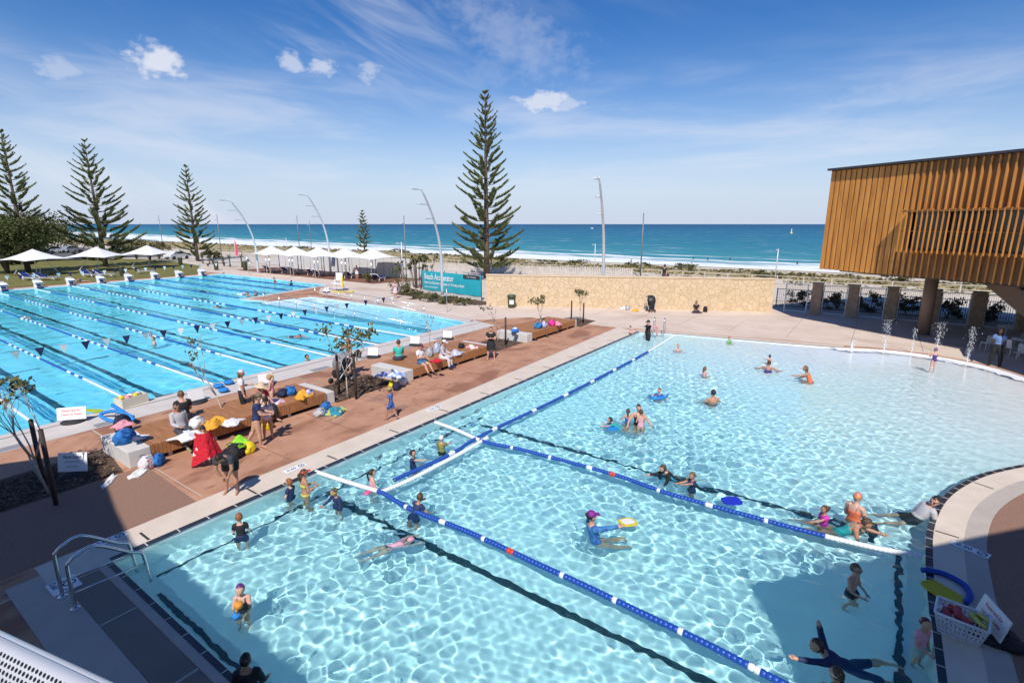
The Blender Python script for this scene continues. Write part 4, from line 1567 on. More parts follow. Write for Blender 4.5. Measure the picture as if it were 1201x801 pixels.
for (x, y, h, lb) in [(52, 568, 1.75, 'dark stake left of the pair in the shaded near bed'), (66, 592, 1.9, 'dark stake in front of the pair in the shaded near bed'), (398, 463, 1.6, 'dark stake beside the black stroller'),
                      (418, 468, 1.75, 'dark stake between the stroller and the white end block'), (593, 405, 1.55, 'brown stake right of the woman in the black dress'), (670, 375, 1.35, 'stake left of the farthest young tree'), (684, 379, 1.35, 'stake right of the farthest young tree')]:
    stake(G(x, y), h, lb)
# ================================================================ pool equipment and furniture
m_blue = mat('blue plastic', (.012, .075, .42), .4, scale=5, var=.1)
m_ropeb = mat('rope blue float', (.010, .065, .36), .4)
m_ropew = mat('rope white float', (.78, .79, .80), .4)
m_red = mat('red plastic', (.62, .05, .03), .45)
m_navy = mat('navy cloth', (.015, .025, .09), .8)
m_lounge = mat('blue sling cloth', (.012, .03, .16), .75)
m_yellow = mat('yellow plastic', (.72, .55, .02), .45)
m_sail = mat('white sail cloth', (.80, .79, .76), .7)
m_screen = mat('pale windbreak cloth', (.62, .60, .58), .8, scale=2, var=.04)
m_stain = mat('stainless steel', (.70, .70, .70), .22, 1.0)
m_rubber = mat('black rubber', (.02, .02, .022), .7)
m_teal = mat('teal cloth', (.02, .30, .33), .6)
m_seat = mat('bench timber', (.30, .125, .045), .55, scale=3, col2=(.44, .20, .08), detail=8, stretch=(6, .6, 1))
m_block = mat('pale precast', (.60, .57, .53), .8, scale=3, var=.05, bump=.08)

# ---- benches
def bench(x0, x1, xb, xe, y0, y1, label):
    root = empty('timber_bench', ((x0 + x1) / 2, (y0 + y1) / 2, 0), 0, label, 'bench', 'long benches down the pool deck')
    o = root.location
    def loc(x, y, z):
        return (x - o.x, y - o.y, z)
    b = MB().box(loc((x0 + xb) / 2, (y0 + y1) / 2, .245), (xb - x0, y1 - y0, .49), bev=.025)
    b.build('end_block', m_block, root)
    if xe < x1:
        MB().box(loc((xe + x1) / 2, (y0 + y1) / 2, .225), (x1 - xe, y1 - y0 - .1, .45), bev=.025).build('end_block', m_block, root)
    s = MB()
    x = xb + .05
    while x < xe - .03:
        s.box(loc(x, (y0 + y1) / 2, .475), (.088, y1 - y0 - .02, .04), bev=0)
        for y in (y0 + .02, y1 - .02):
            s.box(loc(x, y, .30), (.088, .035, .31))
        x += .098
    s.build('seat', m_seat, root)
    f = MB().box(loc((xb + xe) / 2, (y0 + y1) / 2, .29), (xe - xb - .02, y1 - y0 - .12, .30))
    f.build('frame', m_fascia, root)
    x = xb + .5
    while x < xe:
        for y in (y0 + .14, y1 - .14):
            MB().box(loc(x, y, .07), (.1, .1, .14)).build('foot', m_block, root)
        x += 1.25
    return root
bench(4.72, 11.35, 5.27, 10.95, 16.0, 17.95, 'nearest long timber bench, with the red towel and the family group')
bench(14.5, 20.75, 15.05, 20.42, 15.7, 17.75, 'middle timber bench, where the man in turquoise and the woman in grey sit')
bench(23.75, 29.7, 24.3, 29.38, 15.65, 17.75, 'far timber bench with only beach bags on it')

# ---- lane ropes
def rope(name, pts, segs, rad, label, group, floats=True, z=None):
    """segs: list of (length, colour index) cycled along the rope"""
    P = [Vector(p) for p in pts]
    acc = [0]
    for a, b in zip(P, P[1:]):
        acc.append(acc[-1] + (b - a).length)
    L = acc[-1]
    def at(s):
        s = min(max(s, 0), L)
        for i in range(len(P) - 1):
            if s <= acc[i + 1]:
                return P[i].lerp(P[i + 1], (s - acc[i]) / max(1e-6, acc[i + 1] - acc[i]))
        return P[-1]
    root = empty(name, P[0], 0, label, 'lane rope', group)
    o = P[0]
    fl = MB()
    step = .085 if floats else .5
    s = 0
    bounds = []
    q = 0
    for (ln, c) in segs:
        bounds.append((q, q + ln, c))
        q += ln
    def colour(s):
        for a, b, c in bounds:
            if a <= s < b:
                return c
        return bounds[-1][2]
    while s < L - step * .5:
        c = colour(s)
        a, b = at(s) - o, at(s + step) - o
        m = (a + b) / 2
        if floats:
            t = (b - a)
            fl.tube([a, a + t * .12, m, a + t * .88, a + t], [rad * .80, rad, rad * 1.02, rad, rad * .80], 8, c, caps=False)
        else:
            fl.tube([a, b], rad, 6, c, caps=False)
        s += step
    fl.build('floats', [m_ropeb, m_ropew, m_red], root)
    MB().tube([at(L * i / 24) - o for i in range(25)], .008, 5).build('cable', m_ropew, root)
    return root

def marks(L, first, blue=2.05, white=.16, red=None):
    out, q = [(first, 1)] if first else [], first
    while q < L:
        out += [(blue, 0), (white, 1)]
        q += blue + white
        if red and q < red <= q + blue + white:
            out += [(.55, 0), (.2, 2)]
            q += .75
    return out
zr = W1 + .035
def gp(l):
    return [tuple(G(x, y, zr)) for x, y in l]
pA = smoothline([(p[0], p[1]) for p in gp([(370, 553), (410, 566), (447, 577)])], 4)
def up3(l):
    return [(x, y, zr) for x, y in l]
rope('lane_rope', up3(smoothline([p[:2] for p in gp([(447, 577), (480, 563), (511, 547), (545, 529), (572, 513)])], 5)), [(50, 1)], .058, 'short white lane rope curving between the children near the pool edge', 'lane ropes of the teaching pool')
rope('lane_rope', up3(smoothline([p[:2] for p in gp([(462, 563), (500, 546), (535, 529), (570, 508), (660, 465), (755, 415.5), (792, 393)])], 5)), marks(16.2, 0, 1.9, .3) [:16] + [(20, 1)], .058,
     'long blue lane rope with white marks running away to the far pool edge', 'lane ropes of the teaching pool')
rope('lane_rope', up3(pA + smoothline([p[:2] for p in gp([(447, 577), (484, 598), (552, 625), (632, 662), (688, 687.6), (751, 718), (825, 753), (900, 791.7), (960, 822)])], 5)), [(2.2, 1)] + marks(9, 0, 1.05, .11, 4.0)[0:], .058,
     'nearest blue lane rope with a red mark, running to the bottom edge', 'lane ropes of the teaching pool')
rope('lane_rope', up3(smoothline([p[:2] for p in gp([(510, 495), (535, 504), (568, 518), (610, 527), (660, 540), (697, 550), (734, 561), (780, 577.5), (832.5, 592.5), (889.5, 608), (951, 624.5), (1020, 641), (1083, 653)])], 5)), [(2.15, 1)] + marks(8.2, 0, 1.12, .12, 4.2) + [(9, 1)], .058,
     'second blue lane rope with a red mark, crossing to the curved edge', 'lane ropes of the teaching pool')
zl = W2 + .03
for i, x in enumerate((4.25, 7.05, 9.87, 12.62, 15.65, 18.75, 21.4)):
    sg = [(5.2, 1)]
    q = 5.2
    while q < 44:
        sg += [(.75, 0), (.3, 1)]
        q += 1.05
    sg += [(9, 1)]
    rope('lane_rope', [(x, 22.1, zl), (x, 36, zl), (x, 50, zl), (x, 60, zl), (x, 71.4, zl)], sg, .052, ['nearest', 'second', 'third', 'fourth', 'fifth', 'sixth', 'seventh'][i] + ' blue and white rope of the lane pool counted from the bottom left', 'lane ropes of the lane pool', floats=False)
for i, x in enumerate((24.2, 27.0, 29.9, 32.6)):
    rope('lane_rope', [(x, 49.0 if x > 33 else 47.2 + max(0, (x - 24)) * .22, zl), (x, 60, zl), (x, 71.4, zl)], [(60, 0)], .045, 'plain blue rope in the far arm of the lane pool, ' + ['nearest the peninsula tip', 'second from the peninsula tip', 'third from the peninsula tip', 'last before the far deck'][i], 'plain ropes of the lane pool arm', floats=False)

# ---- backstroke flags
def bunting(y, x0, x1, xp0, xp1, z, step, size, label):
    root = empty('backstroke_flags', ((x0 + x1) / 2, y, 0), 0, label, 'bunting', 'flag lines over the lane pool')
    ox = (x0 + x1) / 2
    for xx in (x0, x1):
        MB().tube([(xx - ox, 0, 0), (xx - ox, 0, z + .12)], .025, 8).build('pole', m_stain, root)
    MB().tube([(x0 - ox, 0, z), (0, 0, z - .10), (x1 - ox, 0, z)], .006, 5).build('line', m_black, root)
    x = xp0
    k = 0
    while x < xp1:
        t = (x - x0) / (x1 - x0)
        zz = z - .10 * (1 - abs(2 * t - 1))
        b = MB()
        sw = random.uniform(-.10, .10)
        w = size * .42
        b.add([(-w, -.004, 0), (w, -.004, 0), (sw * .5, sw, -size), (-w, .004, 0), (w, .004, 0), (sw * .5, sw + .008, -size)], [(0, 2, 1), (3, 4, 5), (0, 1, 4, 3), (1, 2, 5, 4), (2, 0, 3, 5)])
        o = b.build('flag', m_navy if k % 2 else m_sail, root)
        o.location = (x - ox, 0, zz)
        x += step
        k += 1
bunting(26.3, .2, 28.95, 3.4, 23.6, 1.86, .72, .36, 'near line of navy and white pennants strung across the lane pool')
bunting(66.6, .2, 36.0, 9.0, 34.0, 1.86, .95, .42, 'far line of navy and white pennants in front of the starting blocks')

# ---- starting blocks
proto = None
for k in range(8):
    x = 13.42 + 2.73 * k
    lb = ['starting block cut by the left edge', 'second starting block from the left edge', 'third starting block from the left edge', 'fourth starting block from the left edge', 'fourth starting block from the far corner', 'third starting block from the far corner', 'second starting block from the far corner', 'starting block nearest the far pool corner'][k]
    lb = 'white ' + lb + ' of the lane pool'
    if proto is None:
        proto = empty('starting_block', (x, 72.0, 0), 0, lb, 'starting block', 'starting blocks of the lane pool')
        b = MB()
        b.add([(-.36, -.35, .52), (.36, -.35, .52), (.36, .45, .72), (-.36, .45, .72), (-.36, -.35, .44), (.36, -.35, .44), (.36, .45, .64), (-.36, .45, .64)], [(0, 1, 2, 3), (7, 6, 5, 4), (0, 4, 5, 1), (1, 5, 6, 2), (2, 6, 7, 3), (3, 7, 4, 0)])
        b.build('platform', m_white, proto)
        MB().box((0, .12, .26), (.5, .5, .42), bev=.03).build('pedestal', m_white, proto)
        MB().box((0, .62, .42), (.5, .06, .84), bev=.01).build('back_panel', m_white, proto)
        b = MB()
        b.box((0, -.36, .50), (.6, .02, .10))
        b.box((0, -.14, .26), (.34, .02, .2))
        b.build('blue_plate', m_lounge, proto)
        MB().box((0, -.52, -.03), (.5, .06, .34)).build('number_plate', m_navy, proto)
    else:
        copy_tree(proto, (x, 72.0, 0), label=lb)

# ---- deck signs: white board on a black rubber foot
def deck_sign(p, yaw, label, lines=None, ink=None, w=.62, h=.46, back=.0, base=True):
    if not lines:
        w, h = w * .85, h * .85
    root = empty('deck_sign', p, yaw, label, 'sign', 'small white signs on the deck')
    R = Matrix.Rotation(radians(-14), 3, 'X')
    c = Vector((0, 0, .10 + h / 2))
    b = MB().box(c, (w, .025, h), rot=R, bev=.008)
    bd = b.build('board', m_white, root)
    if lines:
        t = MB()
        n = len(lines)
        for i, (s, sz) in enumerate(lines):
            M = frame_M(c + R @ Vector((0, -.0145, h * .5 - .11 - i * .125)), (1, 0, 0), R @ Vector((0, 0, 1)))
            text_mesh(s, sz, t, M, 0, True)
        t.build('lettering', ink or m_red, bd)
    if base:
        b = MB()
        b.lathe((0, .03, 0), [(.36, 0), (.36, .04), (.30, .07), (.10, .09)], 18)
        o = b.build('rubber_base', m_rubber, root)
        b = MB().box((0, .14, .16), (.3, .06, .16), bev=.01)
        b.build('bracket', m_rubber, root)
    return root
RT = radians(35.07 - 90)          # local x along the picture's right: the board then faces the camera
m_signred = mat('sign red', (.60, .03, .03), .5)
deck_sign(G(86, 495, .0), RT + .25, 'white sign with red lettering beside the yellow kickboard on the lane pool edge', [('Reserved for', .105), ('Learn to Swim', .10)], m_signred, .84, .42)
deck_sign(G(88, 556), RT + .1, 'grey-white sign reading Slow Lane standing in the shaded near tree bed', [('Slow Lane', .11), ('All swimmers please', .045), ('keep to the left', .045)], m_ink, .72, .5)
for (x, y, yw, lb) in [(231, 472, .9, 'white sign seen edge-on behind the twisted young tree'), (312, 452, .6, 'white sign behind the blonde girl in pink'), (438, 419, -.2, 'white sign beside the man in turquoise, with a float behind it'),
                       (487, 405, -.2, 'white sign behind the woman in grey'), (525, 398, -.2, 'farthest white sign near the end of the lane pool')]:
    deck_sign(G(x, y), RT + yw, lb, None, None, .62, .46)
_a, _b = G(1143, 722, .012), G(1178, 765, .012)
deck_sign((_a + _b) / 2, atan2((_b - _a).y, (_b - _a).x), 'white sign with red lettering by the toy basket at the right edge', [('Reserved for', .085), ('Learn to Swim', .08)], m_signred, .70, .40)

# ---- depth marks set in the coping
def depth_mark(p, rz, label, txt, pict=False):
    b = MB().box((0, 0, .004), (.62 if not pict else .5, .22 if not pict else .42, .006), 0, 0)
    text_mesh(txt, .15, b, frame_M(Vector((-.10, 0 if not pict else -.12, .0085)), (1, 0, 0), (0, 1, 0)), 1, True)
    for q in range(20):
        a0, a1 = 2 * pi * q / 20, 2 * pi * (q + 1) / 20
        cx, cy, ro, ri = (.19, 0, .085, .06) if not pict else (0, .08, .10, .075)
        b.add([(cx + ro * cos(a0), cy + ro * sin(a0), .0085), (cx + ro * cos(a1), cy + ro * sin(a1), .0085), (cx + ri * cos(a1), cy + ri * sin(a1), .0085), (cx + ri * cos(a0), cy + ri * sin(a0), .0085)], [(0, 1, 2, 3)], 1)
    b.add([(.13, -.055, .0088), (.15, -.065, .0088), (.25, .055, .0088), (.23, .065, .0088)], [(0, 1, 2, 3)], 1)
    o = b.build('depth_mark', [m_white, m_navy])
    o.location = p
    o.rotation_euler = (0, 0, rz)
    tag(o, label, 'marking', 'depth markings on the pool edge')
depth_mark(G(346, 549, .012), 0, 'white depth marking on the coping below the bending woman', '0.60')
depth_mark(G(509, 479, .012), 0, 'white depth marking on the coping right of the walking boy', '0.60')
depth_mark(G(128, 633, .012), 0, 'shaded white depth marking on the coping by the steel handrails', '0.60')
depth_mark(G(75, 686, .012), -pi / 2, 'square white pool marking with a round symbol left of the handrails', '0.60', True)
depth_mark(G(1138, 644, .012), radians(-110), 'white depth marking on the grey band of the curved coping', '0.90')

# ---- handrails of the pool steps
def step_rails(p, yaw, label, L=1.55, gap=.55, h=.95):
    root = empty('pool_handrails', p, yaw, label, 'handrail', 'steel rails at the pool steps')
    for sy in (-gap / 2, gap / 2):
        b = MB()
        pts = [(0, sy, 0), (0, sy, h * .80), (.04, sy, h * .92), (.16, sy, h), (.42, sy, h + .03), (L - .25, sy, h * .60), (L - .10, sy, h * .5), (L - .04, sy, h * .36), (L, sy, -.35)]
        b.tube(smoothline3(pts, 4), .029, 10)
        b.build('rail', m_stain, root)
        b = MB().tube([(.03, sy, h * .30), (L - .05, sy, h * .22)], .016, 8)
        b.build('mid_rail', m_stain, root)
        b = MB().lathe((0, sy, 0), [(.075, 0), (.075, .012), (.04, .02)], 14)
        b.build('flange', m_stain, root)
    return root
def smoothline3(pts, sub):
    P = [Vector(p) for p in pts]
    out = []
    n = len(P)
    for i in range(n - 1):
        p0, p1, p2, p3 = (P[max(0, min(n - 1, k))] for k in (i - 1, i, i + 1, i + 2))
        for s in range(sub):
            t = s / sub
            out.append(.5 * ((2 * p1) + (p2 - p0) * t + (2 * p0 - 5 * p1 + 4 * p2 - p3) * t * t + (3 * p1 - p0 - 3 * p2 + p3) * t ** 3))
    out.append(P[-1])
    return out
step_rails(Vector((2.02, 10.95, .01)), radians(3), 'pair of steel handrails at the shaded near corner of the pool', 1.15, .55)
lad = empty('pool_ladder', G(773, 391), 0, 'steel ladder with looped rails at the far corner of the pool', 'ladder')
for sy in (-.3, .3):
    MB().tube(smoothline3([(-.35, sy, -.8), (-.33, sy, .2), (-.28, sy, .75), (-.08, sy, .98), (.18, sy, .82), (.26, sy, .4), (.26, sy, 0)], 4), .026, 8).build('rail', m_stain, lad)
for z in (-.2, -.5):
    MB().box((-.36, 0, z), (.1, .6, .04)).build('step', m_stain, lad)
lad.rotation_euler = (0, 0, radians(10))

# ---- ramp rails in the lane pool
for (x0, y0, x1, y1, lb) in [(23.72, 42.3, 23.72, 23.4, 'long low handrail along the sunken ramp wall of the lane pool'), (28.5, 42.0, 28.25, 28.0, 'handrail on the deck side of the pool ramp')]:
    root = empty('ramp_handrail', (x0, y0, 0), 0, lb, 'handrail', 'handrails of the pool ramp')
    d = Vector((x1 - x0, y1 - y0, 0))
    n = 9
    drop = .9 if x0 < 25 else .55
    for i in range(n):
        t = i / (n - 1)
        MB().tube([d * t + Vector((0, 0, -.6)), d * t + Vector((0, 0, .98 - drop * t))], .02, 6).build('post', m_stain, root)
    for hh in (.98, .55):
        MB().tube([Vector((0, 0, hh)), d + Vector((0, 0, hh - drop))], .022, 6).build('rail', m_stain, root)

# ---- curved lamp posts
proto = None
for (x, y, yt, lb) in [(303, 321, 236, 'first curved silver lamp post from the left, with three arms'), (388, 322, 229, 'curved silver lamp post rising behind the middle canopies'), (519, 347, 223, 'curved silver lamp post in front of the teal banner'), (706, 357, 212, 'nearest curved silver lamp post, against the limestone wall')]:
    p = G(x, y)
    if proto is None:
        proto = empty('lamp_post', p, 0, lb, 'lamp post', 'curved lamp posts')
        H = 9.75
        u = Vector((cos(radians(196)), sin(radians(196)), 0))
        pts, rad = [], []
        for i in range(17):
            t = i / 16
            pts.append(Vector((0, 0, H * (t - .02 * t * t * t))) + u * (3.5 * max(0, t - .30) ** 2.0 / .49))
            rad.append(.15 - .075 * t)
        MB().tube(pts, rad, 12).build('pole', m_galv, proto)
        MB().lathe((0, 0, 0), [(.2, 0), (.2, .03), (.14, .05)], 14).build('base_plate', m_galv, proto)
        for k, i in enumerate((15.6, 13.6, 11.6)):
            q = pts[int(i)].lerp(pts[min(16, int(i) + 1)], i - int(i))
            arm = MB().tube([q, q + u * 1.0 + Vector((0, 0, .03))], .028, 8).build('arm', m_galv, proto)
            b = MB()
            c = q + u * 1.25 + Vector((0, 0, .02))
            b.box(c, (1.0, .30, .08), atan2(u.y, u.x), bev=.02)
            b.build('lamp_head', m_galv, arm)
    else:
        o = copy_tree(proto, p, label=lb)
        s = rise(p, yt) / 9.55
        o.scale = (1, 1, s)
# straight light poles further off
for (x, y, yt, lb, r) in [(261, 309, 252, 'slim straight pole behind the spiky plants', .07), (352, 300, 253, 'slim pole behind the second canopy', .08), (366, 300, 259, 'thin pole just right of the slim pole behind the second canopy', .06), (477, 331, 253, 'grey pole left of the many-stemmed tree', .06),
                          (751, 325, 250, 'tall dark straight pole behind the limestone wall', .10), (909, 328, 292, 'short pole with a flat lamp by the end of the limestone wall', .07), (697, 322, 286, 'small pole with a lamp left of the nearest curved lamp post', .06),
                          (473, 336, 284, 'short black post at the right end of the canopies', .06), (337, 297, 279, 'far dark post on the dunes above the canopies', .07), (193, 303, 253, 'thin far pole between the leaning and the slim norfolk pine', .07), (1141, 331, 305, 'thin pole seen below the timber building', .06)]:
    p = G(x, y)
    h = rise(p, yt)
    root = empty('light_pole', p, 0, lb, 'pole', 'straight poles behind the pool')
    MB().tube([(0, 0, 0), (0, 0, h)], [r, r * .7], 8).build('pole', m_galv if h < 7 else mat('grey pole', (.20, .20, .20), .5, .3), root)
    b = MB()
    b.box((-.25, .1, h - .1 if h < 7 else h - .9), (.7 if h < 7 else .45, .22, .08), .3)
    b.build('lamp_head', m_galv, root)

# ---- row of white canopies and the windbreak behind them
m_deckred = mat('red brown decking', (.20, .085, .05), .8, scale=2, var=.15)
sheet('decking', [[(38.6, 46.0), (45.2, 44.0), (45.2, 76.5), (39.2, 76.5)]], .012, m_deckred)
proto = None
for i, (x, yt, Y) in enumerate([(318, 288, 67.4), (345, 289, 63.0), (373, 290, 58.6), (404, 291.5, 54.2), (437, 292, 49.8)]):
    lb = ['first white peaked canopy from the left of the row', 'second white peaked canopy of the row', 'middle white peaked canopy of the row', 'fourth white peaked canopy, behind the lifeguard chair', 'rightmost and largest-looking white peaked canopy of the row'][i]
    # ray at this column meets the plane Y
    d = _fw * FPX + _rt * (x - CX) + _up * (CY - yt)
    X = d.x * Y / d.y
    zp = CAM_H + d.z * Y / d.y
    if proto is None:
        proto = empty('canopy', (X, Y, 0), 0, lb, 'canopy', 'row of white peaked canopies')
        base_zp = zp
        b = MB()
        n = 10
        he, S = 2.55, 2.35
        vs, fs = [], []
        for a in range(n + 1):
            for c in range(n + 1):
                ux, uy = 2 * a / n - 1, 2 * c / n - 1
                rr = max(abs(ux), abs(uy))
                sag = (1 - rr) ** 1.6
                edge = .14 * (1 - (abs(ux) if abs(uy) > abs(ux) else abs(uy)) ** 2) * rr ** 4
                vs.append((ux * S, uy * S, he + (zp - he) * sag + edge))
        for a in range(n):
            for c in range(n):
                q = a * (n + 1) + c
                fs.append((q, q + n + 1, q + n + 2, q + 1))
        b.add(vs, fs, 0, True)
        b.add([(v[0], v[1], v[2] - .02) for v in vs], [f[::-1] for f in fs], 0, True)
        b.build('sail', m_sail, proto)
        for sx in (-1, 1):
            for sy in (-1, 1):
                MB().tube([(sx * (S - .06), sy * (S - .06), 0), (sx * (S - .06), sy * (S - .06), he)], .045, 8).build('post', m_stain, proto)
    else:
        copy_tree(proto, (X, Y, 0), label=lb)
wb = empty('windbreak', (45.0, 60, 0), 0, 'long pale cloth windbreak on thin posts behind the white canopies', 'screen')
ys = np.arange(45.2, 76, 1.55)
for a, b_ in zip(ys, ys[1:]):
    MB().box((0, (a + b_) / 2 - 60, 1.25), (.03, b_ - a - .06, 2.3)).build('panel', m_screen, wb)
for a in ys:
    MB().tube([(0, a - 60, 0), (0, a - 60, 2.45)], .035, 6).build('post', mat('grey pole', (.2, .2, .2)), wb)

# ---- single shade sails on the lawn
proto = None
for (x, y, yt, lb) in [(44, 323, 292, 'left white shade sail, next to the dark bushy tree'), (117, 318, 291, 'middle white shade sail, in front of the leaning norfolk pine'), (176, 314, 289, 'right white shade sail on the lawn')]:
    p = G(x, y)
    h = rise(p, yt)
    if proto is None:
        proto = empty('shade_sail', p, radians(20), lb, 'shade sail', 'white shade sails on the lawn')
        h0 = h
        b = MB()
        S, he, n = 2.9, h - 1.35, 12
        vs, fs = [], []
        for a in range(n + 1):
            for c in range(n + 1):
                ux, uy = 2 * a / n - 1, 2 * c / n - 1
                rr = max(abs(ux), abs(uy))
                m = min(abs(ux), abs(uy))
                pull = 1 - .13 * (1 - m * m) * rr ** 2
                vs.append((ux * S * pull, uy * S * pull, he + (h - he) * (1 - rr) ** 1.5 + .12 * (1 - m) * rr ** 3))
        for a in range(n):
            for c in range(n):
                q = a * (n + 1) + c
                fs.append((q, q + n + 1, q + n + 2, q + 1))
        b.add(vs, fs, 0, True)
        b.add([(v[0], v[1], v[2] - .02) for v in vs], [f[::-1] for f in fs], 0, True)
        b.build('sail', m_sail, proto)
        MB().tube([(0, 0, 0), (0, 0, h - .08)], .06, 8).build('mast', m_white, proto)
        for sx, sy in ((1, 1), (-1, 1), (1, -1)):
            MB().tube([(sx * 1.1, sy * 1.1, 0), (sx * 1.25, sy * 1.25, .85)] if sx * sy > 0 else [(sx * 1.6, sy * 1.6, .2), (sx * .5, sy * .5, he + .4)], .05, 6).build('strut', m_white, proto)
    else:
        copy_tree(proto, p, label=lb, rz=radians(20 + random.uniform(-15, 25)))

# ---- sun loungers
def lounger():
    root = empty('sun_lounger', (0, 0, 0), 0)
    b = MB()
    b.tube([(-.95, -.3, .30), (.35, -.3, .30), (.95, -.3, .72)], .03, 6)
    b.tube([(-.95, .3, .30), (.35, .3, .30), (.95, .3, .72)], .03, 6)
    b.tube([(-.95, -.3, .30), (-.95, .3, .30)], .03, 6)
    b.tube([(.95, -.3, .72), (.95, .3, .72)], .03, 6)
    b.build('frame', m_white, root)
    for x in (-.7, .5):
        for y in (-.32, .32):
            MB().tube([(x - .14, y, 0), (x, y, .30), (x + .12, y, .02)], .028, 6).build('leg', m_white, root)
    s = MB()
    s.add([(-.93, -.28, .31), (-.93, .28, .31), (.33, .28, .31), (.33, -.28, .31), (.93, .28, .73), (.93, -.28, .73)], [(0, 3, 2, 1), (3, 5, 4, 2)])
    s.add([(-.93, -.28, .33), (-.93, .28, .33), (.33, .28, .33), (.33, -.28, .33), (.93, .28, .75), (.93, -.28, .75)], [(0, 1, 2, 3), (3, 2, 4, 5)])
    s.build('sling', m_lounge, root)
    return root
LG = [(318, 319, 20, 'navy sun lounger under the first canopy'), (338, 320.5, 25, 'navy sun lounger under the second canopy'), (347, 321, 15, 'second navy sun lounger under the second canopy, touching its neighbour'), (368, 323, 25, 'navy sun lounger under the middle canopy'), (375, 324, 20, 'front navy sun lounger under the middle canopy'),
      (411, 326.5, 30, 'navy sun lounger beside the person by the canopies'), (444, 330, 25, 'navy sun lounger under the rightmost canopy'), (36, 329, 110, 'navy sun lounger on the lawn edge under the left shade sail'), (56, 329, 130, 'dark navy sun lounger right of the left shade sail mast'),
      (106, 325, 105, 'upright navy sun lounger under the middle shade sail'), (124, 325, 130, 'dark navy sun lounger right of the middle shade sail mast'), (170, 321, 150, 'navy sun lounger under the right shade sail')]
proto = None
for (x, y, a, lb) in LG:
    if proto is None:
        proto = lounger()
        proto.location, proto.rotation_euler = G(x, y, .012), (0, 0, radians(a + 180))
        proto.scale = (1.3,) * 3
        tag(proto, lb, 'sun lounger', 'navy sun loungers')
    else:
        copy_tree(proto, G(x, y, .03), radians(a + 180 if x > 200 else a), lb, 'navy sun loungers', scale=1.3 if x > 200 else 1.25)

# ---- lifeguard chair with its signs
lc = empty('lifeguard_chair', G(398, 341), radians(215 + 90), 'tall white lifeguard chair with a yellow rescue tube on the pool edge', 'lifeguard chair')
for sx in (-.45, .45):
    for sy in (-.4, .4):
        MB().tube([(sx * 1.15, sy * 1.15, 0), (sx * .8, sy * .8, 1.3)], .035, 8).build('leg', m_white, lc)
    MB().box((sx * .8, 0, 1.55), (.05, .6, .06)).build('armrest', m_white, lc)
for z in (.4, .85):
    MB().box((0, -.42, z), (.85, .1, .04)).build('step', m_white, lc)
MB().box((0, 0, 1.3), (.85, .7, .06)).build('seat', m_white, lc)
MB().box((0, .32, 1.7), (.8, .05, .75), bev=.02).build('backrest', m_white, lc)
MB().box((0, 0, .9), (1.6, .9, .05)).build('platform', m_white, lc)
rt_ = MB().tube(smoothline3([(0, 0, 0), (.03, .02, .5), (0, 0, 1.0)], 4), .075, 10)
rtube = rt_.build('rescue_tube', m_yellow)
rtube.location = G(402, 337, .75)
tag(rtube, 'yellow rescue tube hanging upright on the lifeguard chair', 'rescue tube')
rb = MB().box((0, 0, .06), (1.9, .5, .09), bev=.04).build('rescue_board', m_yellow)
rb.location, rb.rotation_euler = G(403, 343, .01), (0, 0, RT + .1)
tag(rb, 'yellow rescue board lying at the foot of the lifeguard chair', 'rescue board')
lc.scale = (.85,) * 3
deck_sign(G(383, 343), RT, 'white sign at the foot of the lifeguard chair', None, None, .55, .45)

# ---- teal banner on its fence
def banner():
    A, B_ = G(496, 343.5), G(564, 353.0)
    v = B_ - A
    rz = atan2(v.y, v.x)
    root = empty('banner_fence', (A + B_) / 2, rz, 'dark wire fence with thin posts carrying the teal banner', 'fence')
    L = v.length
    for i in range(6):
        MB().tube([(-L / 2 + L * i / 5, .08, 0), (-L / 2 + L * i / 5, .08, 2.3)], .035, 6).build('post', m_black, root)
    MB().box((0, .1, .18), (L, .12, .36)).build('plinth', m_block, root)
    bn = empty('banner', (A + B_) / 2, rz, 'long teal banner with white lettering tied to the fence', 'banner')
    z0, z1 = .36, 2.15
    b = MB()
    n = 24
    vs = []
    for i in range(n + 1):
        x = -L / 2 + L * i / n
        y = .02 * sin(i * 1.1) - .0
        vs += [(x, y, z0), (x, y, z1), (x, y + .012, z0), (x, y + .012, z1)]
    b.add(vs, [(4 * i, 4 * i + 4, 4 * i + 5, 4 * i + 1) for i in range(n)] + [(4 * i + 6, 4 * i + 2, 4 * i + 3, 4 * i + 7) for i in range(n)])
    b.build('cloth', mat('teal banner cloth', (.02, .38, .45), .6, scale=1.2, var=.08), bn)
    t = MB()
    def put(s, x, z, size, sx=1.0):
        text_mesh(s, size, t, frame_M(Vector((x, -.028, z)), (1, 0, 0), (0, 0, 1)), 0, True, 'LEFT', sx)
    put('Beach Accelerator', -L / 2 + .35, z1 - .52, .78, .72)
    put('Dates from November until Easter for Thursdays at Beach', -L / 2 + .35, z0 + .72, .36, .66)
    put('open to all members', -L / 2 + .35, z0 + .32, .24)
    t.build('lettering', m_white, bn)
    q = MB().box((L / 2 - 1.15, -.03, z1 - .17), (2.1, .012, .34))
    q.build('dark_tab', m_fascia, bn)
    t = MB()
    text_mesh('City of Surfing', .20, t, frame_M(Vector((L / 2 - 1.15, -.040, z1 - .17)), (1, 0, 0), (0, 0, 1)), 0)
    t.build('tab_lettering', m_white, bn)
banner()

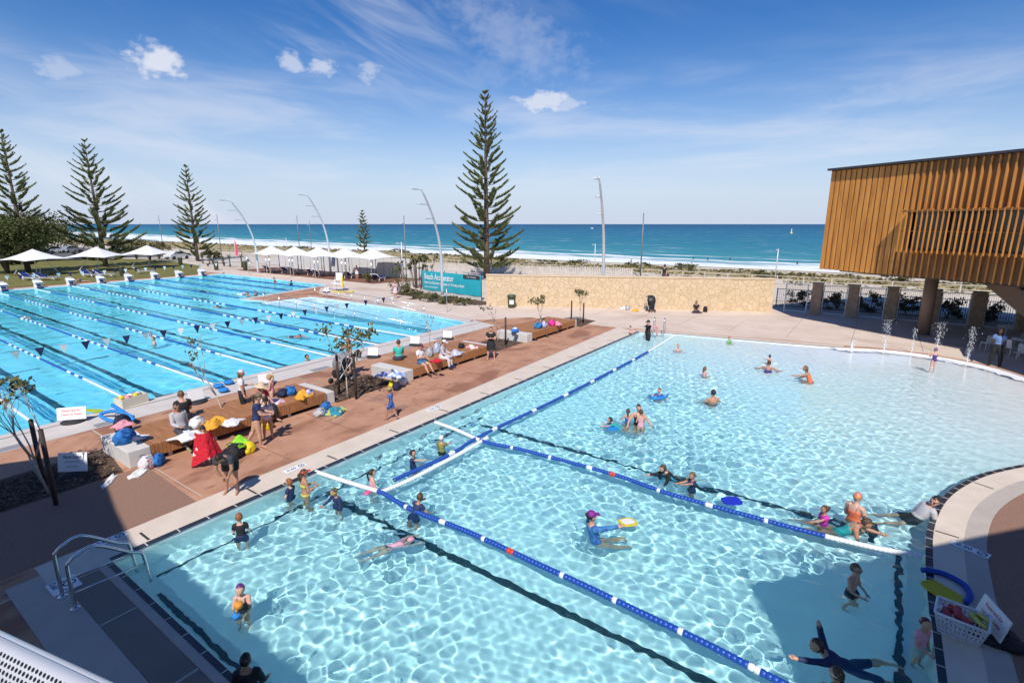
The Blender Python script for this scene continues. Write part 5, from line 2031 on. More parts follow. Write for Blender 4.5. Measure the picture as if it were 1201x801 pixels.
# ---- bins
def bin_(p, label, h=1.08, big=True):
    root = empty('litter_bin', p, RT, label, 'bin', 'litter bins')
    MB().lathe((0, 0, 0), [(.26, 0), (.28, .05), (.33, h * .8), (.33, h * .82)], 8).build('body', mat('dark green bin', (.055, .065, .035), .5), root)
    MB().lathe((0, 0, h * .82), [(.36, 0), (.36, .06), (.30, .16), (.12, .19)], 12).build('lid', mat('bin lid', (.07, .08, .045), .45), root)
    if big:
        MB().box((0, -.31, h * .45), (.34, .02, .34)).build('label_plate', m_white, root)
bin_(G(600, 361), 'dark green litter bin with a white label against the limestone wall')
for (x, y, lb) in [(144, 324, 'dark bin between two starting blocks on the lawn edge'), (212, 311, 'dark bin post at the end of the lawn'), (254, 317, 'dark bin among the low plants left of the first curved lamp'), (288, 317, 'dark bin in front of the thick spiky plant')]:
    bin_(G(x, y), lb, 1.3, False)

# ---- strollers
def stroller(p, yaw, label, hood, black=True):
    root = empty('stroller', p, yaw, label, 'stroller')
    hm = hood
    for y in (-.27, .27):
        w = MB().lathe((-.28, y, .16), [(.16, -.03), (.16, .03)], 16, rot=Matrix.Rotation(pi / 2, 3, 'X'))
        wo = w.build('wheel', m_rubber, root)
        MB().lathe((-.28, y, .16), [(.09, -.034), (.09, .034)], 12, rot=Matrix.Rotation(pi / 2, 3, 'X')).build('hub', m_galv, wo)
        w = MB().lathe((.42, y * .8, .12), [(.12, -.025), (.12, .025)], 14, rot=Matrix.Rotation(pi / 2, 3, 'X'))
        w.build('wheel', m_rubber, root)
        b = MB()
        b.tube([(-.28, y, .16), (.05, y, .55), (-.55, y, 1.02)], .018, 6)
        b.tube([(.42, y * .8, .12), (.05, y, .55)], .018, 6)
        b.build('side_frame', m_galv, root)
    MB().tube([(-.55, -.27, 1.02), (-.6, 0, 1.05), (-.55, .27, 1.02)], .02, 8).build('handle', m_rubber, root)
    b = MB()
    b.box((.05, 0, .52), (.55, .44, .08), bev=.02)
    b.box((-.22, 0, .75), (.08, .44, .52), rot=Euler((0, -.35, 0)).to_matrix(), bev=.02)
    b.box((.30, 0, .36), (.10, .40, .26), rot=Euler((0, .3, 0)).to_matrix(), bev=.02)
    b.build('seat', m_black, root)
    b = MB()
    vs, fs = [], []
    for i in range(9):
        a = radians(-15 + i * 16)
        for j in range(7):
            t = (j / 6 - .5) * 2
            vs.append((-.30 + .52 * sin(a) * (1 - .12 * t * t) + .1, t * .27, .78 + .46 * cos(a) * (1 - .18 * t * t)))
    for i in range(8):
        for j in range(6):
            q = i * 7 + j
            fs.append((q, q + 1, q + 8, q + 7))
    b.add(vs, fs, 0, True)
    b.add([(v[0] * .97, v[1] * .96, v[2] - .02) for v in vs], [f[::-1] for f in fs], 0, True)
    b.build('hood', hm, root)
    MB().box((.0, 0, .26), (.5, .4, .14), bev=.04).build('basket', m_black, root)
    return root
m_greycl = mat('grey cloth', (.22, .22, .23), .85, scale=6, var=.1)
stroller(G(402, 448), radians(180), 'black and grey stroller beside the woman standing with a bag on her back', m_greycl)
stroller(G(763, 365.5), radians(215), 'dark stroller parked in front of the limestone wall', m_black)

# ---- soft goods
def cloth(name, base, var=.12, col2=None, scale=9, thr=(.45, .55)):
    return mat(name, base, .85, scale=scale, col2=col2, var=var, detail=3, thr=thr, bump=.9, bscale=9, bdist=.06)
m_cred = cloth('red towel cloth', (.55, .012, .03))
m_redpat = cloth('red and white towel cloth', (.58, .012, .03), col2=(.75, .70, .70), scale=3.6, thr=(.61, .63))
m_cwhite = cloth('white towel cloth', (.74, .73, .72), .06)
m_cpink = cloth('pink cloth', (.72, .30, .36))
m_hotpink = cloth('hot pink cloth', (.72, .04, .28))
m_cyel = cloth('yellow cloth', (.78, .58, .02))
m_corg = cloth('orange cloth', (.80, .36, .03))
m_cblue = cloth('bright blue bag cloth', (.02, .16, .48))
m_cnavy = cloth('dark navy cloth', (.015, .02, .05), .3)
m_clime = cloth('lime cloth', (.25, .62, .03))
m_cblk = cloth('black cloth', (.015, .015, .017), .3)
m_cgrey = cloth('light grey cloth', (.42, .42, .44))
m_cteal = cloth('turquoise cloth', (.03, .42, .40))
m_blob = cloth('spotted bag cloth', (.62, .60, .62), col2=(.55, .06, .08), scale=7, thr=(.55, .58))
m_flor = cloth('floral cloth', (.05, .12, .45), col2=(.62, .55, .70), scale=9, thr=(.46, .52))
def bag(p, size, m, label, cat='bag', rz=0.0, seed=1, name='beach_bag', handles=True, m2=None):
    r = random.Random(seed)
    size = tuple(q * .80 for q in size)
    root = empty(name, p, rz, label, cat)
    b = MB()
    n, k = 20, 11
    vs, fs = [], []
    ph = [r.uniform(0, 6.28) for _ in range(4)]
    for i in range(k + 1):
        t = i / k
        z = size[2] * t
        w = (.86 + .28 * sin(t * pi * .9)) * (1 - .42 * t ** 3) if i < k else .35
        for j in range(n):
            a = 2 * pi * j / n
            ca, sa = cos(a), sin(a)
            q = (abs(ca) ** 3 + abs(sa) ** 3) ** (-1 / 3)
            f = 1 + .10 * sin(3 * a + ph[0] + 4 * t) + .07 * sin(5 * a + ph[1] - 7 * t) + .045 * sin(9 * a + ph[3] + 11 * t)
            vs.append((ca * q * size[0] / 2 * w * f, sa * q * size[1] / 2 * w * f, z + .03 * size[2] * sin(2 * a + ph[2]) * t))
    for i in range(k):
        for j in range(n):
            fs.append((i * n + j, i * n + (j + 1) % n, (i + 1) * n + (j + 1) % n, (i + 1) * n + j))
    fs.append(tuple(range(k * n, (k + 1) * n)))
    fs.append(tuple(range(n - 1, -1, -1)))
    b.add(vs, fs, 0, True)
    b.build('body', m, root)
    if handles:
        for sg in (-1, 1):
            h = MB().tube(smoothline3([(-size[0] * .22, sg * size[1] * .18, size[2] * .92), (-size[0] * .2, sg * size[1] * .42, size[2] * 1.04), (size[0] * .12, sg * size[1] * .5, size[2] * .98), (size[0] * .22, sg * size[1] * .22, size[2] * .9)], 4), .009, 6)
            h.build('handle', m2 or m_cblk, root)
    return root
def towel(p, w, l, rz, m, label, seed=1, lump=.08, drape=0.0, cat='towel', name='towel'):
    """crumpled cloth lying on p; drape > 0 lets its -y end hang down by that length"""
    r = random.Random(seed)
    nx, ny = 16, 18
    ph = [r.uniform(0, 6.28) for _ in range(8)]
    top = []
    for i in range(nx + 1):
        for j in range(ny + 1):
            u, v = i / nx - .5, j / ny - .5
            x, y = u * w, v * l
            z = lump * (.5 + .5 * sin(7 * u + ph[0] + 3 * v)) * (.5 + .5 * sin(8 * v + ph[1] + 2 * u)) + lump * .4 * abs(sin(13 * u + 9 * v + ph[2]))
            z *= max(0, 1 - max(abs(u), abs(v)) ** 4 * 14)
            x += .10 * w * sin(6 * v + ph[3])
            y += .08 * l * sin(7 * u + ph[4])
            edge = -l / 2 + drape
            if drape and y < edge:
                d = edge - y
                z = .03 - d
                y = edge - .03 - .03 * sin(11 * u + ph[5]) - .02
            top.append((x, y, z + .025))
    fs = []
    for i in range(nx):
        for j in range(ny):
            q = i * (ny + 1) + j
            fs.append((q, q + ny + 1, q + ny + 2, q + 1))
    b = MB()
    b.add(top, fs, 0, True)
    b.add([(x, y, z - .022) for x, y, z in top], [f[::-1] for f in fs], 0, True)
    o = b.build(name, m)
    o.location, o.rotation_euler = p, (0, 0, rz)
    tag(o, label, cat)
    return o
ZB = .497
bag(G(147, 519, ZB), (.62, .42, .50), m_cblue, 'bright blue beach bag on the white end block of the nearest bench', rz=.3, seed=2)
bag(G(146, 511, ZB) + Vector((.1, .35, 0)), (.5, .35, .68), m_cnavy, 'dark bag stuffed with a pink towel behind the bright blue bag', rz=.2, seed=3)
towel(G(145, 505, ZB + .62) + Vector((.1, .3, .02)), .45, .35, .2, m_cpink, 'pale pink towel sticking out of the dark bag on the end block', 4, .12)
towel(G(158, 514, ZB), .5, .6, .4, m_cwhite, 'white towel beside the woman in a cardigan', 5, .12)
bag(G(174, 549), (.50, .36, .46), m_blob, 'white and red patterned carrier bag on the ground by the end block', rz=.5, seed=6)
bag(G(187, 545), (.42, .26, .42), m_cblue, 'blue and white carrier bag between the patterned bag and the woman\'s shoes', rz=.7, seed=7)
towel(G(163, 555), .6, .3, .6, m_cwhite, 'white cloth lying on the deck in front of the patterned bag', 8, .05)
towel(G(128, 565), .7, .16, .9, m_cwhite, 'narrow white cloth on the edge of the near tree bed', 9, .05)
towel(G(220, 512, ZB), .7, .6, .4, m_cwhite, 'crumpled black-spotted white towel on the bench left of the red towel', 10, .14)
bag(G(232, 501, ZB), (.52, .4, .42), m_cwhite, 'white bag on the bench behind the red towel', rz=.4, seed=11)
towel(G(252, 498, ZB), .7, .6, .2, m_corg, 'orange-yellow towel heaped on the bench above the red towel', 12, .22)
towel(G(272, 496, ZB), .6, .5, .6, m_cwhite, 'white folded towel beside the twisted tree trunk on the bench', 13, .08)
bag(G(277, 536), (.66, .5, .5), m_cblk, 'black backpack on the ground beside the bending woman', rz=.4, seed=14)
towel(G(281, 521, .28), .5, .5, .4, m_clime, 'lime green and black towel lying over the black backpack', 15, .16)
bag(G(292, 531), (.40, .36, .42), m_cyel, 'yellow bag on the ground behind the woman in green bottoms', rz=.2, seed=16, handles=False)
bag(G(314, 503), (.36, .34, .40), m_cyel, 'yellow bag under the bench behind the girl in pale pink', rz=.3, seed=17)
bag(G(332, 465, ZB), (.45, .4, .36), m_cnavy, 'navy bag with red trim on the bench beside the blue bag', rz=.4, seed=18)
bag(G(341, 463, ZB), (.46, .42, .40), m_cblue, 'round blue bag in the middle of the bench end', rz=.1, seed=19)
towel(G(355, 466, ZB), .6, .45, .3, m_corg, 'orange towel bundle on the bench near its far end block', 20, .2)
bag(G(363, 464, ZB), (.3, .3, .3), m_flor, 'blue and pink floral bag beside the orange towel bundle', rz=.1, seed=21)
towel(Vector((G(338, 478, ZB).x, 16.35, ZB)), .55, 1.25, 0, cloth('pink floral towel cloth', (.74, .66, .68), col2=(.6, .25, .38), scale=11, thr=(.54, .58)), 'pale floral towel hanging over the front edge of the nearest bench', 22, .05, .62)
bag(G(376, 487), (.6, .4, .32), m_cgrey, 'grey bag on the deck by the far end of the nearest bench', rz=.5, seed=23)
bag(G(383, 480), (.42, .3, .36), m_cblue, 'blue bag on the edge of the middle tree bed', rz=.2, seed=24)
towel(G(396, 484), .8, .45, .4, cloth('teal and yellow towel cloth', (.03, .25, .34), col2=(.62, .62, .12), scale=5, thr=(.52, .56)), 'teal and yellow towel heap on the edge of the middle tree bed', 25, .2)
towel(G(448, 440, ZB), .6, .5, .2, m_flor, 'dark floral cloth draped on the white end block of the middle bench', 26, .1)
towel(G(466, 441, ZB), .55, .6, .2, cloth('blue and white towel cloth', (.7, .72, .76), col2=(.18, .32, .62), scale=8), 'blue and white towel on the middle bench beside the woman in jeans shorts', 27, .18)
bag(G(472, 451), (.56, .4, .40), m_cwhite, 'white bag on the ground beside the middle end block', rz=.4, seed=28)
bag(G(465, 457), (.44, .36, .40), m_cnavy, 'navy and yellow bag on the ground in front of the middle end block', rz=.6, seed=29)
towel(G(461, 452), .4, .35, .3, m_cyel, 'small yellow cloth on top of the navy bag by the middle end block', 30, .22)
bag(G(504, 418, ZB), (.42, .36, .5), m_cgrey, 'grey backpack beside the woman in grey', rz=.3, seed=31)
bag(G(513, 414, ZB), (.50, .34, .62), cloth('blue cool bag cloth', (.45, .52, .66)), 'tall pale blue cool bag on the middle bench', rz=.2, seed=32)
towel(G(512, 424, ZB), .45, .4, .2, m_cred, 'red cap and cloth on the middle bench beside the woman in grey', 33, .1)
towel(G(534, 415, ZB), .9, .6, .2, cloth('striped grey towel cloth', (.66, .64, .68), col2=(.40, .44, .58), scale=10), 'pale striped towel spread on the middle bench', 34, .12)
bag(G(541, 408, ZB), (.42, .34, .30), m_cblk, 'black bag near the far end of the middle bench', rz=.4, seed=35)
towel(G(555, 408, ZB), .6, .5, .2, cloth('pink and cream towel cloth', (.75, .70, .50), col2=(.72, .10, .30), scale=4), 'pink and cream towel at the far end of the middle bench', 36, .14)
bag(G(604, 390, ZB), (.62, .42, .38), m_cblue, 'dark blue holdall with a white towel on the far bench', rz=.2, seed=37)
towel(G(604, 385.5, ZB + .36), .3, .25, .2, m_cwhite, 'white towel on top of the dark blue holdall', 38, .06)
bag(G(631, 385, ZB), (.6, .5, .46), cloth('blue and teal beach bag cloth', (.03, .30, .52), col2=(.03, .06, .3), scale=4), 'blue and teal beach bag on the far bench', rz=.2, seed=39)
bag(G(638, 384, ZB), (.5, .45, .46), m_flor, 'purple floral beach bag in the middle of the far bench', rz=.2, seed=40)
bag(G(647, 382, ZB), (.55, .45, .46), m_hotpink, 'hot pink beach bag on the far bench', rz=.2, seed=41)
towel(G(654, 381, ZB), .6, .5, .2, m_cpink, 'pale pink towel right of the hot pink bag', 42, .2)
bag(G(827, 366), (.42, .36, .55), m_cblk, 'black backpack beside the woman sitting against the limestone wall', rz=.2, seed=43)
bag(G(736, 363.5), (.6, .4, .40), m_cgrey, 'pale bag on the deck left of the dark stroller', rz=.2, seed=44)
towel(G(745, 365), .7, .5, .2, m_corg, 'orange cloth on the deck beside the dark stroller', 45, .15)
towel(G(731, 362.5), .7, .5, .5, m_cwhite, 'white towel heap behind the pale bag by the limestone wall', 46, .2)
towel(G(769, 384, .55), .3, 1.1, radians(10), m_cpink, 'pink towel hung over the far pool ladder', 47, .05, .5)
# sandals on the deck
def sandals(p, rz, m, label):
    root = empty('sandals', p, rz, label, 'sandals')
    for s in (-1, 1):
        b = MB()
        pts = [(.045 * cos(a) * (1.0 if sin(a) > 0 else .75), .13 * sin(a)) for a in np.linspace(0, 2 * pi, 13)[:-1]]
        b.prism([(x + s * .075, y + s * .03) for x, y in pts], 0, .025)
        o = b.build('sole', m, root)
        MB().tube([(s * .075 - .04, s * .03 + .0, .025), (s * .075, s * .03 + .05, .06), (s * .075 + .04, s * .03, .025)], .008, 5).build('strap', m_cblk, root)
sandals(G(628, 399), .3, m_cblk, 'black sandals in front of the far bench, nearest its end block')
sandals(G(641, 395), .6, m_cnavy, 'second pair of dark sandals in front of the far bench')
sandals(G(652, 391), .2, m_cblk, 'third pair of dark sandals, furthest along the far bench')
sandals(G(518, 440), .5, m_cnavy, 'dark sandals right of the woman in grey')

# ---- noodles, kickboards, toys
def noodle(pts, m, label, rad=.045, name='pool_noodle'):
    o = MB().tube(smoothline3(pts, 5), rad, 10).build(name, m)
    tag(o, label, 'pool noodle')
m_noodle = mat('noodle foam', (.02, .22, .58), .8, scale=20, var=.1)
noodle([G(156, 489, .25), G(135, 482, .3), G(118, 486, .12), G(128, 493, .05), G(152, 496, .06)], m_noodle, 'light blue pool noodle bent in a loop on the lane pool edge', .06)
noodle([G(132, 475, .3), G(143, 482, .28), G(157, 492, .2)], m_noodle, 'straight light blue pool noodle crossing the bent one', .06)
noodle([G(1081, 668, .06), G(1105, 672, .06), G(1130, 685, .06), G(1138, 699, .06), G(1132, 707, .05)], mat('deep blue foam', (.01, .06, .36), .8), 'deep blue pool noodle curling round the toy basket on the curved coping', .05)
noodle([G(1096, 714, .05), G(1104, 714, .05), G(1112, 713, .05)], MATS['deep blue foam'], 'end of a deep blue noodle poking out left of the toy basket', .05)
def kickboard(p, rz, m, label, w=.30, l=.45, tilt=(0, 0), m2=None):
    pts = []
    for i in range(24):
        a = 2 * pi * i / 24
        x, y = cos(a), sin(a)
        q = (abs(x) ** 4 + abs(y) ** 4) ** -.25
        pts.append((x * q * w / 2 * (1 - .06 * (y > 0)), y * q * l / 2))
    b = MB()
    b.prism(pts, 0, .035)
    if m2:
        b.prism([(x * .7, y * .72) for x, y in pts], .034, .038, 1)
    o = b.build('kickboard', [m, m2] if m2 else m)
    o.location, o.rotation_euler = p, (tilt[0], tilt[1], rz)
    tag(o, label, 'kickboard')
    return o
m_kblue = mat('royal blue foam', (.012, .03, .45), .6)
kickboard(G(858, 588, W1 + .015), radians(40), m_kblue, 'royal blue kickboard floating alone right of the wetsuit boy', .36, .46)
kickboard(G(736, 613, W1 + .02), radians(60), m_yellow, 'yellow-edged white kickboard held out by the woman in the purple cap', .34, .42, (.1, .05), m_white)
kickboard(G(1105, 695, .02), radians(-40), mat('mustard foam', (.50, .40, .015), .7), 'mustard yellow kickboard lying behind the toy basket', .42, .62)
kickboard(G(110, 482, .06), radians(70), mat('lime foam', (.45, .55, .03), .7), 'lime yellow kickboard on the lane pool edge beside the red-lettered sign', .3, .5, (.25, 0))
bx = empty('toy_crate', G(155, 474, 0), radians(10), 'open cream crate with yellow toys on the lane pool edge', 'crate')
b = MB()
for (cx_, cy_, sx_, sy_) in ((0, -.25, .9, .04), (0, .25, .9, .04), (-.43, 0, .04, .5), (.43, 0, .04, .5)):
    b.box((cx_, cy_, .17), (sx_, sy_, .34))
b.box((0, 0, .02), (.86, .46, .03))
b.build('crate', mat('cream plastic', (.66, .60, .48), .6), bx)
for i in range(5):
    MB().ball((-.28 + i * .14, .06 * (-1) ** i, .32), (.11, .1, .09), 8, 6).build('toy', [m_yellow, m_cpink, m_white, m_yellow, m_block][i], bx)
for i, (x, y) in enumerate([(256, 452), (268, 448), (262, 457)]):
    o = MB().lathe((0, 0, 0), [(.10, -.03), (.17, -.05), (.2, 0), (.17, .05), (.10, .03)], 14).build('float_ring', m_noodle)
    o.location = G(x, y, .12)
    tag(o, 'small blue foam ring ' + ['left of the woman in the white shirt', 'just beside the shoulder of the woman in the white shirt', 'lowest of the three beside the twisted tree'][i], 'foam ring', 'blue foam rings at the lane pool edge')

# toy basket, right edge
def basket():
    p = G(1124, 742, .012)
    root = empty('toy_basket', p, radians(-8), 'white plastic basket of red and yellow pool toys on the curved coping', 'basket')
    m = mat('white plastic', (.74, .74, .78), .4)
    b = MB()
    w0, l0, w1, l1, h = .36, .50, .50, .66, .36
    for sg in (-1, 1):
        for row in range(6):
            t0 = row / 6
            for (ax, n) in (('x', 11), ('y', 8)):
                pass
    def wall(a, bq, c, d, n, rows):
        a, bq, c, d = (Vector(v) for v in (a, bq, c, d))     # a,b bottom, c,d top
        nrm = (bq - a).cross(c - a).normalized() * .008
        def pt(u, v):
            return a.lerp(bq, u).lerp(c.lerp(d, u), v)
        def bar(u0, u1, v0, v1):
            q = [pt(u0, v0), pt(u1, v0), pt(u1, v1), pt(u0, v1)]
            b.add([x + nrm for x in q] + [x - nrm for x in q], [(0, 1, 2, 3), (7, 6, 5, 4), (0, 4, 5, 1), (1, 5, 6, 2), (2, 6, 7, 3), (3, 7, 4, 0)])
        for i in range(n + 1):
            u = i / n
            bar(max(0, u - .22 / n), min(1, u + .22 / n), 0, 1)
        for i in range(rows + 1):
            v = i / rows
            bar(0, 1, max(0, v - .10 if i in (0, rows) else v - .04), min(1, v + .10 if i in (0, rows) else v + .04))
    A = [(-w0 / 2, -l0 / 2, 0), (w0 / 2, -l0 / 2, 0), (w0 / 2, l0 / 2, 0), (-w0 / 2, l0 / 2, 0)]
    T = [(-w1 / 2, -l1 / 2, h), (w1 / 2, -l1 / 2, h), (w1 / 2, l1 / 2, h), (-w1 / 2, l1 / 2, h)]
    for i in range(4):
        j = (i + 1) % 4
        wall(A[i], A[j], T[i], T[j], 8 if i % 2 == 0 else 11, 4)
    b.box((0, 0, .01), (w0, l0, .015))
    b.build('body', m, root)
    r = MB()
    for i in range(4):
        a, c = Vector(T[i]), Vector(T[(i + 1) % 4])
        r.tube([a, c], .018, 6)
    r.build('rim', m, root)
    mr = mat('dull red foam', (.42, .06, .07), .8)
    for i, (x, y, z, a) in enumerate([(-.06, .18, .30, .4), (.06, .10, .33, 1.2), (-.08, -.02, .33, .9), (.08, .20, .29, 2.2), (-.02, .06, .37, .1)]):
        d = Vector((cos(a), sin(a), .25)) * .10
        o = MB().tube([Vector((x, y, z)) - d, Vector((x, y, z)) + d], .055, 10).build('foam_toy', mr)
        o.parent = root
        e = MB().tube([Vector((x, y, z)) + d * .96, Vector((x, y, z)) + d * 1.06], .057, 10).build('end', m_white, o)
    for i, (x, y) in enumerate([(.05, -.16), (-.06, -.22), (.1, -.25)]):
        MB().lathe((x, y, .34 + i * .01), [(.05, -.02), (.09, -.02), (.10, 0), (.09, .03), (.05, .03)], 14, rot=Euler((.5, .3 * i, 0)).to_matrix()).build('ring_toy', mat('pale yellow plastic', (.55, .52, .12), .5), root)
basket()
dv = MB().ball((0, 0, .09), (.30, .52, .09), 16, 8, jit=.06).build('swim_bag', m_cblk)
dv.location, dv.rotation_euler = G(1172, 752, .0), (0, 0, radians(-20))
dv.scale = (.8, .7, .6)
tag(dv, 'flat black bag lying at the foot of the red-lettered sign at the right edge', 'bag')

# ---- splash jets
m_spray = mat('spray', (.86, .88, .90), .25, spec=.6)
for i, (x, y, h, w, lb) in enumerate([(998, 413, .62, .16, 'low bubbling water jet at the left end of the splash edge'), (1036, 415, 1.75, .34, 'tall spraying water jet left of the round column'), (1069, 414, 1.2, .12, 'thin water jet in front of the round column'),
                                      (1098, 413, 1.55, .34, 'spraying water jet behind the girl in the purple swimsuit'), (1133, 430, 1.85, .24, 'nearest water jet, in front of the man in the blue shirt')]):
    r = random.Random(i + 50)
    root = empty('water_jet', G(x, y, -.02), 0, lb, 'water jet', 'water jets of the splash edge')
    b = MB()
    hh = h * (.42 if i else .9)
    pts = [(0.015 * sin(k), .012 * cos(k * 1.3), hh * k / 8) for k in range(9)]
    b.tube(pts, [.016 * (1.1 - k / 12) + .006 * (k % 2) + (.05 if i == 0 else .0) * (1 - k / 9) for k in range(9)], 7)
    b.build('stream', m_spray, root)
    d = MB()
    for k in range(230 if w > .2 else 130):
        t = r.random()
        z = hh * .25 + (h * 1.02 - hh * .25) * t + r.gauss(0, .05)
        q = min(1, z / h)
        sp = w * (.12 + .75 * sin(min(1, q * .9) * pi * .62)) * (1 if r.random() < .85 else 1.7)
        c = (r.gauss(0, .38) * sp, r.gauss(0, .38) * sp, max(.02, z))
        s = r.uniform(.005, .013)
        d.ball(c, (s, s, s * r.uniform(1, 2.2)), 5, 4)
    o = d.build('droplets', m_spray, root)
    o['kind'] = 'stuff'

# ---- tables and chairs under the timber building
mt_w = mat('pale plastic chair', (.62, .61, .60), .5)
def cafe_chair():
    root = empty('cafe_chair', (0, 0, 0), 0)
    MB().box((0, 0, .45), (.44, .44, .035), bev=.012).build('seat', mt_w, root)
    MB().box((0, .21, .68), (.42, .03, .40), rot=Euler((-.15, 0, 0)).to_matrix(), bev=.012).build('backrest', mt_w, root)
    for x in (-.19, .19):
        for y in (-.19, .19):
            MB().tube([(x * 1.1, y * 1.15, 0), (x, y, .44)], .016, 6).build('leg', m_galv, root)
    return root
proto = cafe_chair()
proto.location, proto.rotation_euler = G(1157, 412, .012), (0, 0, 2.0)
tag(proto, 'pale cafe chair left of the man in the blue shirt', 'chair', 'cafe chairs under the building')
for (x, y, a, lb) in [(1184, 418, .6, 'pale cafe chair right of the man in the blue shirt'), (1192, 408, 2.6, 'pale cafe chair behind the cafe table'), (1199, 424, 1.2, 'pale cafe chair cut by the right edge')]:
    copy_tree(proto, G(x, y, .012), a, lb)
for i, (x, y, lb) in enumerate([(1178, 398, 'round pale cafe table behind the man in the blue shirt'), (1196, 414, 'round pale cafe table at the right edge')]):
    root = empty('cafe_table', G(x, y, .012), 0, lb, 'table', 'cafe tables under the building')
    MB().lathe((0, 0, .72), [(.42, 0), (.43, .02), (.42, .035)], 20).build('tabletop', mt_w, root)
    MB().lathe((0, 0, 0), [(.26, 0), (.26, .02), (.04, .05), (.035, .72)], 14).build('pedestal', m_galv, root)
es = empty('exit_sign', Vector((34.4, -6.4, 2.75)), radians(215 + 90 - 180), 'small pale green and white exit sign hanging under the timber building', 'sign')
MB().box((0, 0, 0), (.62, .05, .24), bev=.01).build('panel', mat('pale green sign', (.30, .48, .44), .5), es)
t = MB()
text_mesh('EXIT', .17, t, frame_M(Vector((0, -.029, 0)), (1, 0, 0), (0, 0, 1)), 0, True)
t.build('lettering', m_white, es)
es.rotation_euler = (0, 0, RT)
MB().tube([(0, 0, .12), (0, 0, .9)], .01, 6).build('hanger', m_black, es)

# ---- pink beach flag, cars, ships, things at sea
pf = empty('beach_flag', G(277, 304), 0, 'tall pink feather flag on the dunes behind the spiky plants', 'flag')
MB().tube([(0, 0, 0), (0, 0, 3.6)], .03, 6).build('pole', m_white, pf)
b = MB()
o_ = [(0, .6), (.75, .6), (.95, 1.4), (.85, 2.4), (.5, 3.2), (0, 3.6)]
n_ = len(o_)
b.add([(x * .32, -x * .32, z) for x, z in o_] + [(x * .32 + .02, -x * .32 + .02, z) for x, z in o_], [tuple(range(n_)), tuple(range(2 * n_ - 1, n_ - 1, -1))] + [(i, i + n_, (i + 1) % n_ + n_, (i + 1) % n_) for i in range(n_)])
b.build('cloth', mat('flag pink', (.72, .05, .16), .7), pf)
def car(p, rz, m, label, ute=False):
    root = empty('parked_car', p, rz, label, 'car', 'cars parked beyond the lawn')
    b = MB()
    prof = [(-2.15, .35), (-2.2, .8), (-1.9, .98), (-1.2, 1.02), (-.75, 1.45), (.9, 1.5), (1.65, 1.0), (2.1, .85), (2.2, .35)]
    n = len(prof)
    w = .86
    b.add([(x, -w * (.82 if z > 1.2 else 1), z) for x, z in prof] + [(x, w * (.82 if z > 1.2 else 1), z) for x, z in prof], [tuple(range(n)), tuple(range(2 * n - 1, n - 1, -1))] + [(i, (i + 1) % n, (i + 1) % n + n, i + n)[::-1] for i in range(n)])
    b.build('body', m, root, fixn=True)
    for sg in (-1, 1):
        b = MB()
        y0, y1 = sg * .875, sg * .725
        b.add([(-1.0, y0, 1.06), (1.45, y0, 1.06), (.82, y1, 1.44), (-.66, y1, 1.41)], [(0, 1, 2, 3)])
        b.build('side_window', m_glass, root)
        for x in (-1.4, 1.4):
            MB().lathe((x, sg * .78, .33), [(.33, -.1), (.33, .1)], 16, rot=Matrix.Rotation(pi / 2, 3, 'X')).build('wheel', m_rubber, root)
m_carw = mat('white car paint', (.70, .70, .70), .25, spec=.6)
for (x, y, a, m, lb) in [(208, 304, 200, m_carw, 'white parked car left of the slim norfolk pine'), (64, 297, 190, m_carw, 'white parked car in the gap above the left shade sail'), (84, 296, 200, mat('silver car paint', (.40, .41, .43), .25, .4), 'silver parked car above the right edge of the left shade sail'),
                         (48, 300, 190, mat('dark car paint', (.05, .055, .07), .25), 'dark parked car beside the bushy tree trunk'), (150, 296, 210, MATS['silver car paint'], 'silver parked car far behind the right shade sail')]:
    car(G(x, y), radians(a), m, lb)
def ship(az_x, dist, L, label):
    d = _fw * FPX + _rt * (az_x - CX)
    d.z = 0
    d.normalize()
    root = empty('ship', Vector((d.x * dist, d.y * dist, -4)), atan2(d.y, d.x) + pi / 2 + .2, label, 'ship', 'ships on the horizon')
    hm = mat('ship hull', (.24, .25, .30), .6)
    b = MB()
    b.add([(-L / 2, -8, 0), (L / 2 - 10, -8, 0), (L / 2, 0, 12), (L / 2 - 10, 8, 0), (-L / 2, 8, 0), (-L / 2, -8, 12), (L / 2 - 8, -8, 12), (L / 2 - 8, 8, 12), (-L / 2, 8, 12)], [(0, 1, 6, 5), (1, 2, 6), (3, 7, 2), (3, 4, 8, 7), (4, 0, 5, 8), (5, 6, 2, 7, 8)])
    b.build('hull', hm, root)
    b = MB()
    b.box((-L / 2 + 18, 0, 20), (14, 14, 18))
    b.build('bridge', m_carw, root)
for (x, dist, L, lb) in [(409, 15000, 190, 'distant cargo ship on the horizon above the canopies'), (448, 16000, 220, 'distant ship on the horizon right of the smallest norfolk pine'), (382, 17000, 160, 'smallest distant ship at the left of the three above the canopies')]:
    ship(x, dist, L, lb)
b = MB()
b.lathe((0, 0, 0), [(.9, -.4), (1.0, .3), (.3, 1.2), (.25, 3.2), (.1, 3.4)], 12)
bu = b.build('buoy', mat('buoy yellow green', (.55, .60, .25), .5))
d = _fw * FPX + _rt * (928 - CX) + _up * (CY - 274)
t = (-4 - CAM_H) / d.z
bu.location = (d.x * t, d.y * t, -4)
bu.scale = (1.6,) * 3
tag(bu, 'pale marker buoy on the sea left of the timber building', 'buoy')
d = _fw * FPX + _rt * (694 - CX) + _up * (CY - 268.5)
t = (-4 - CAM_H) / d.z
bt = empty('motor_boat', Vector((d.x * t, d.y * t, -4)), 1.0, 'small white boat far out at sea left of the nearest curved lamp', 'boat')
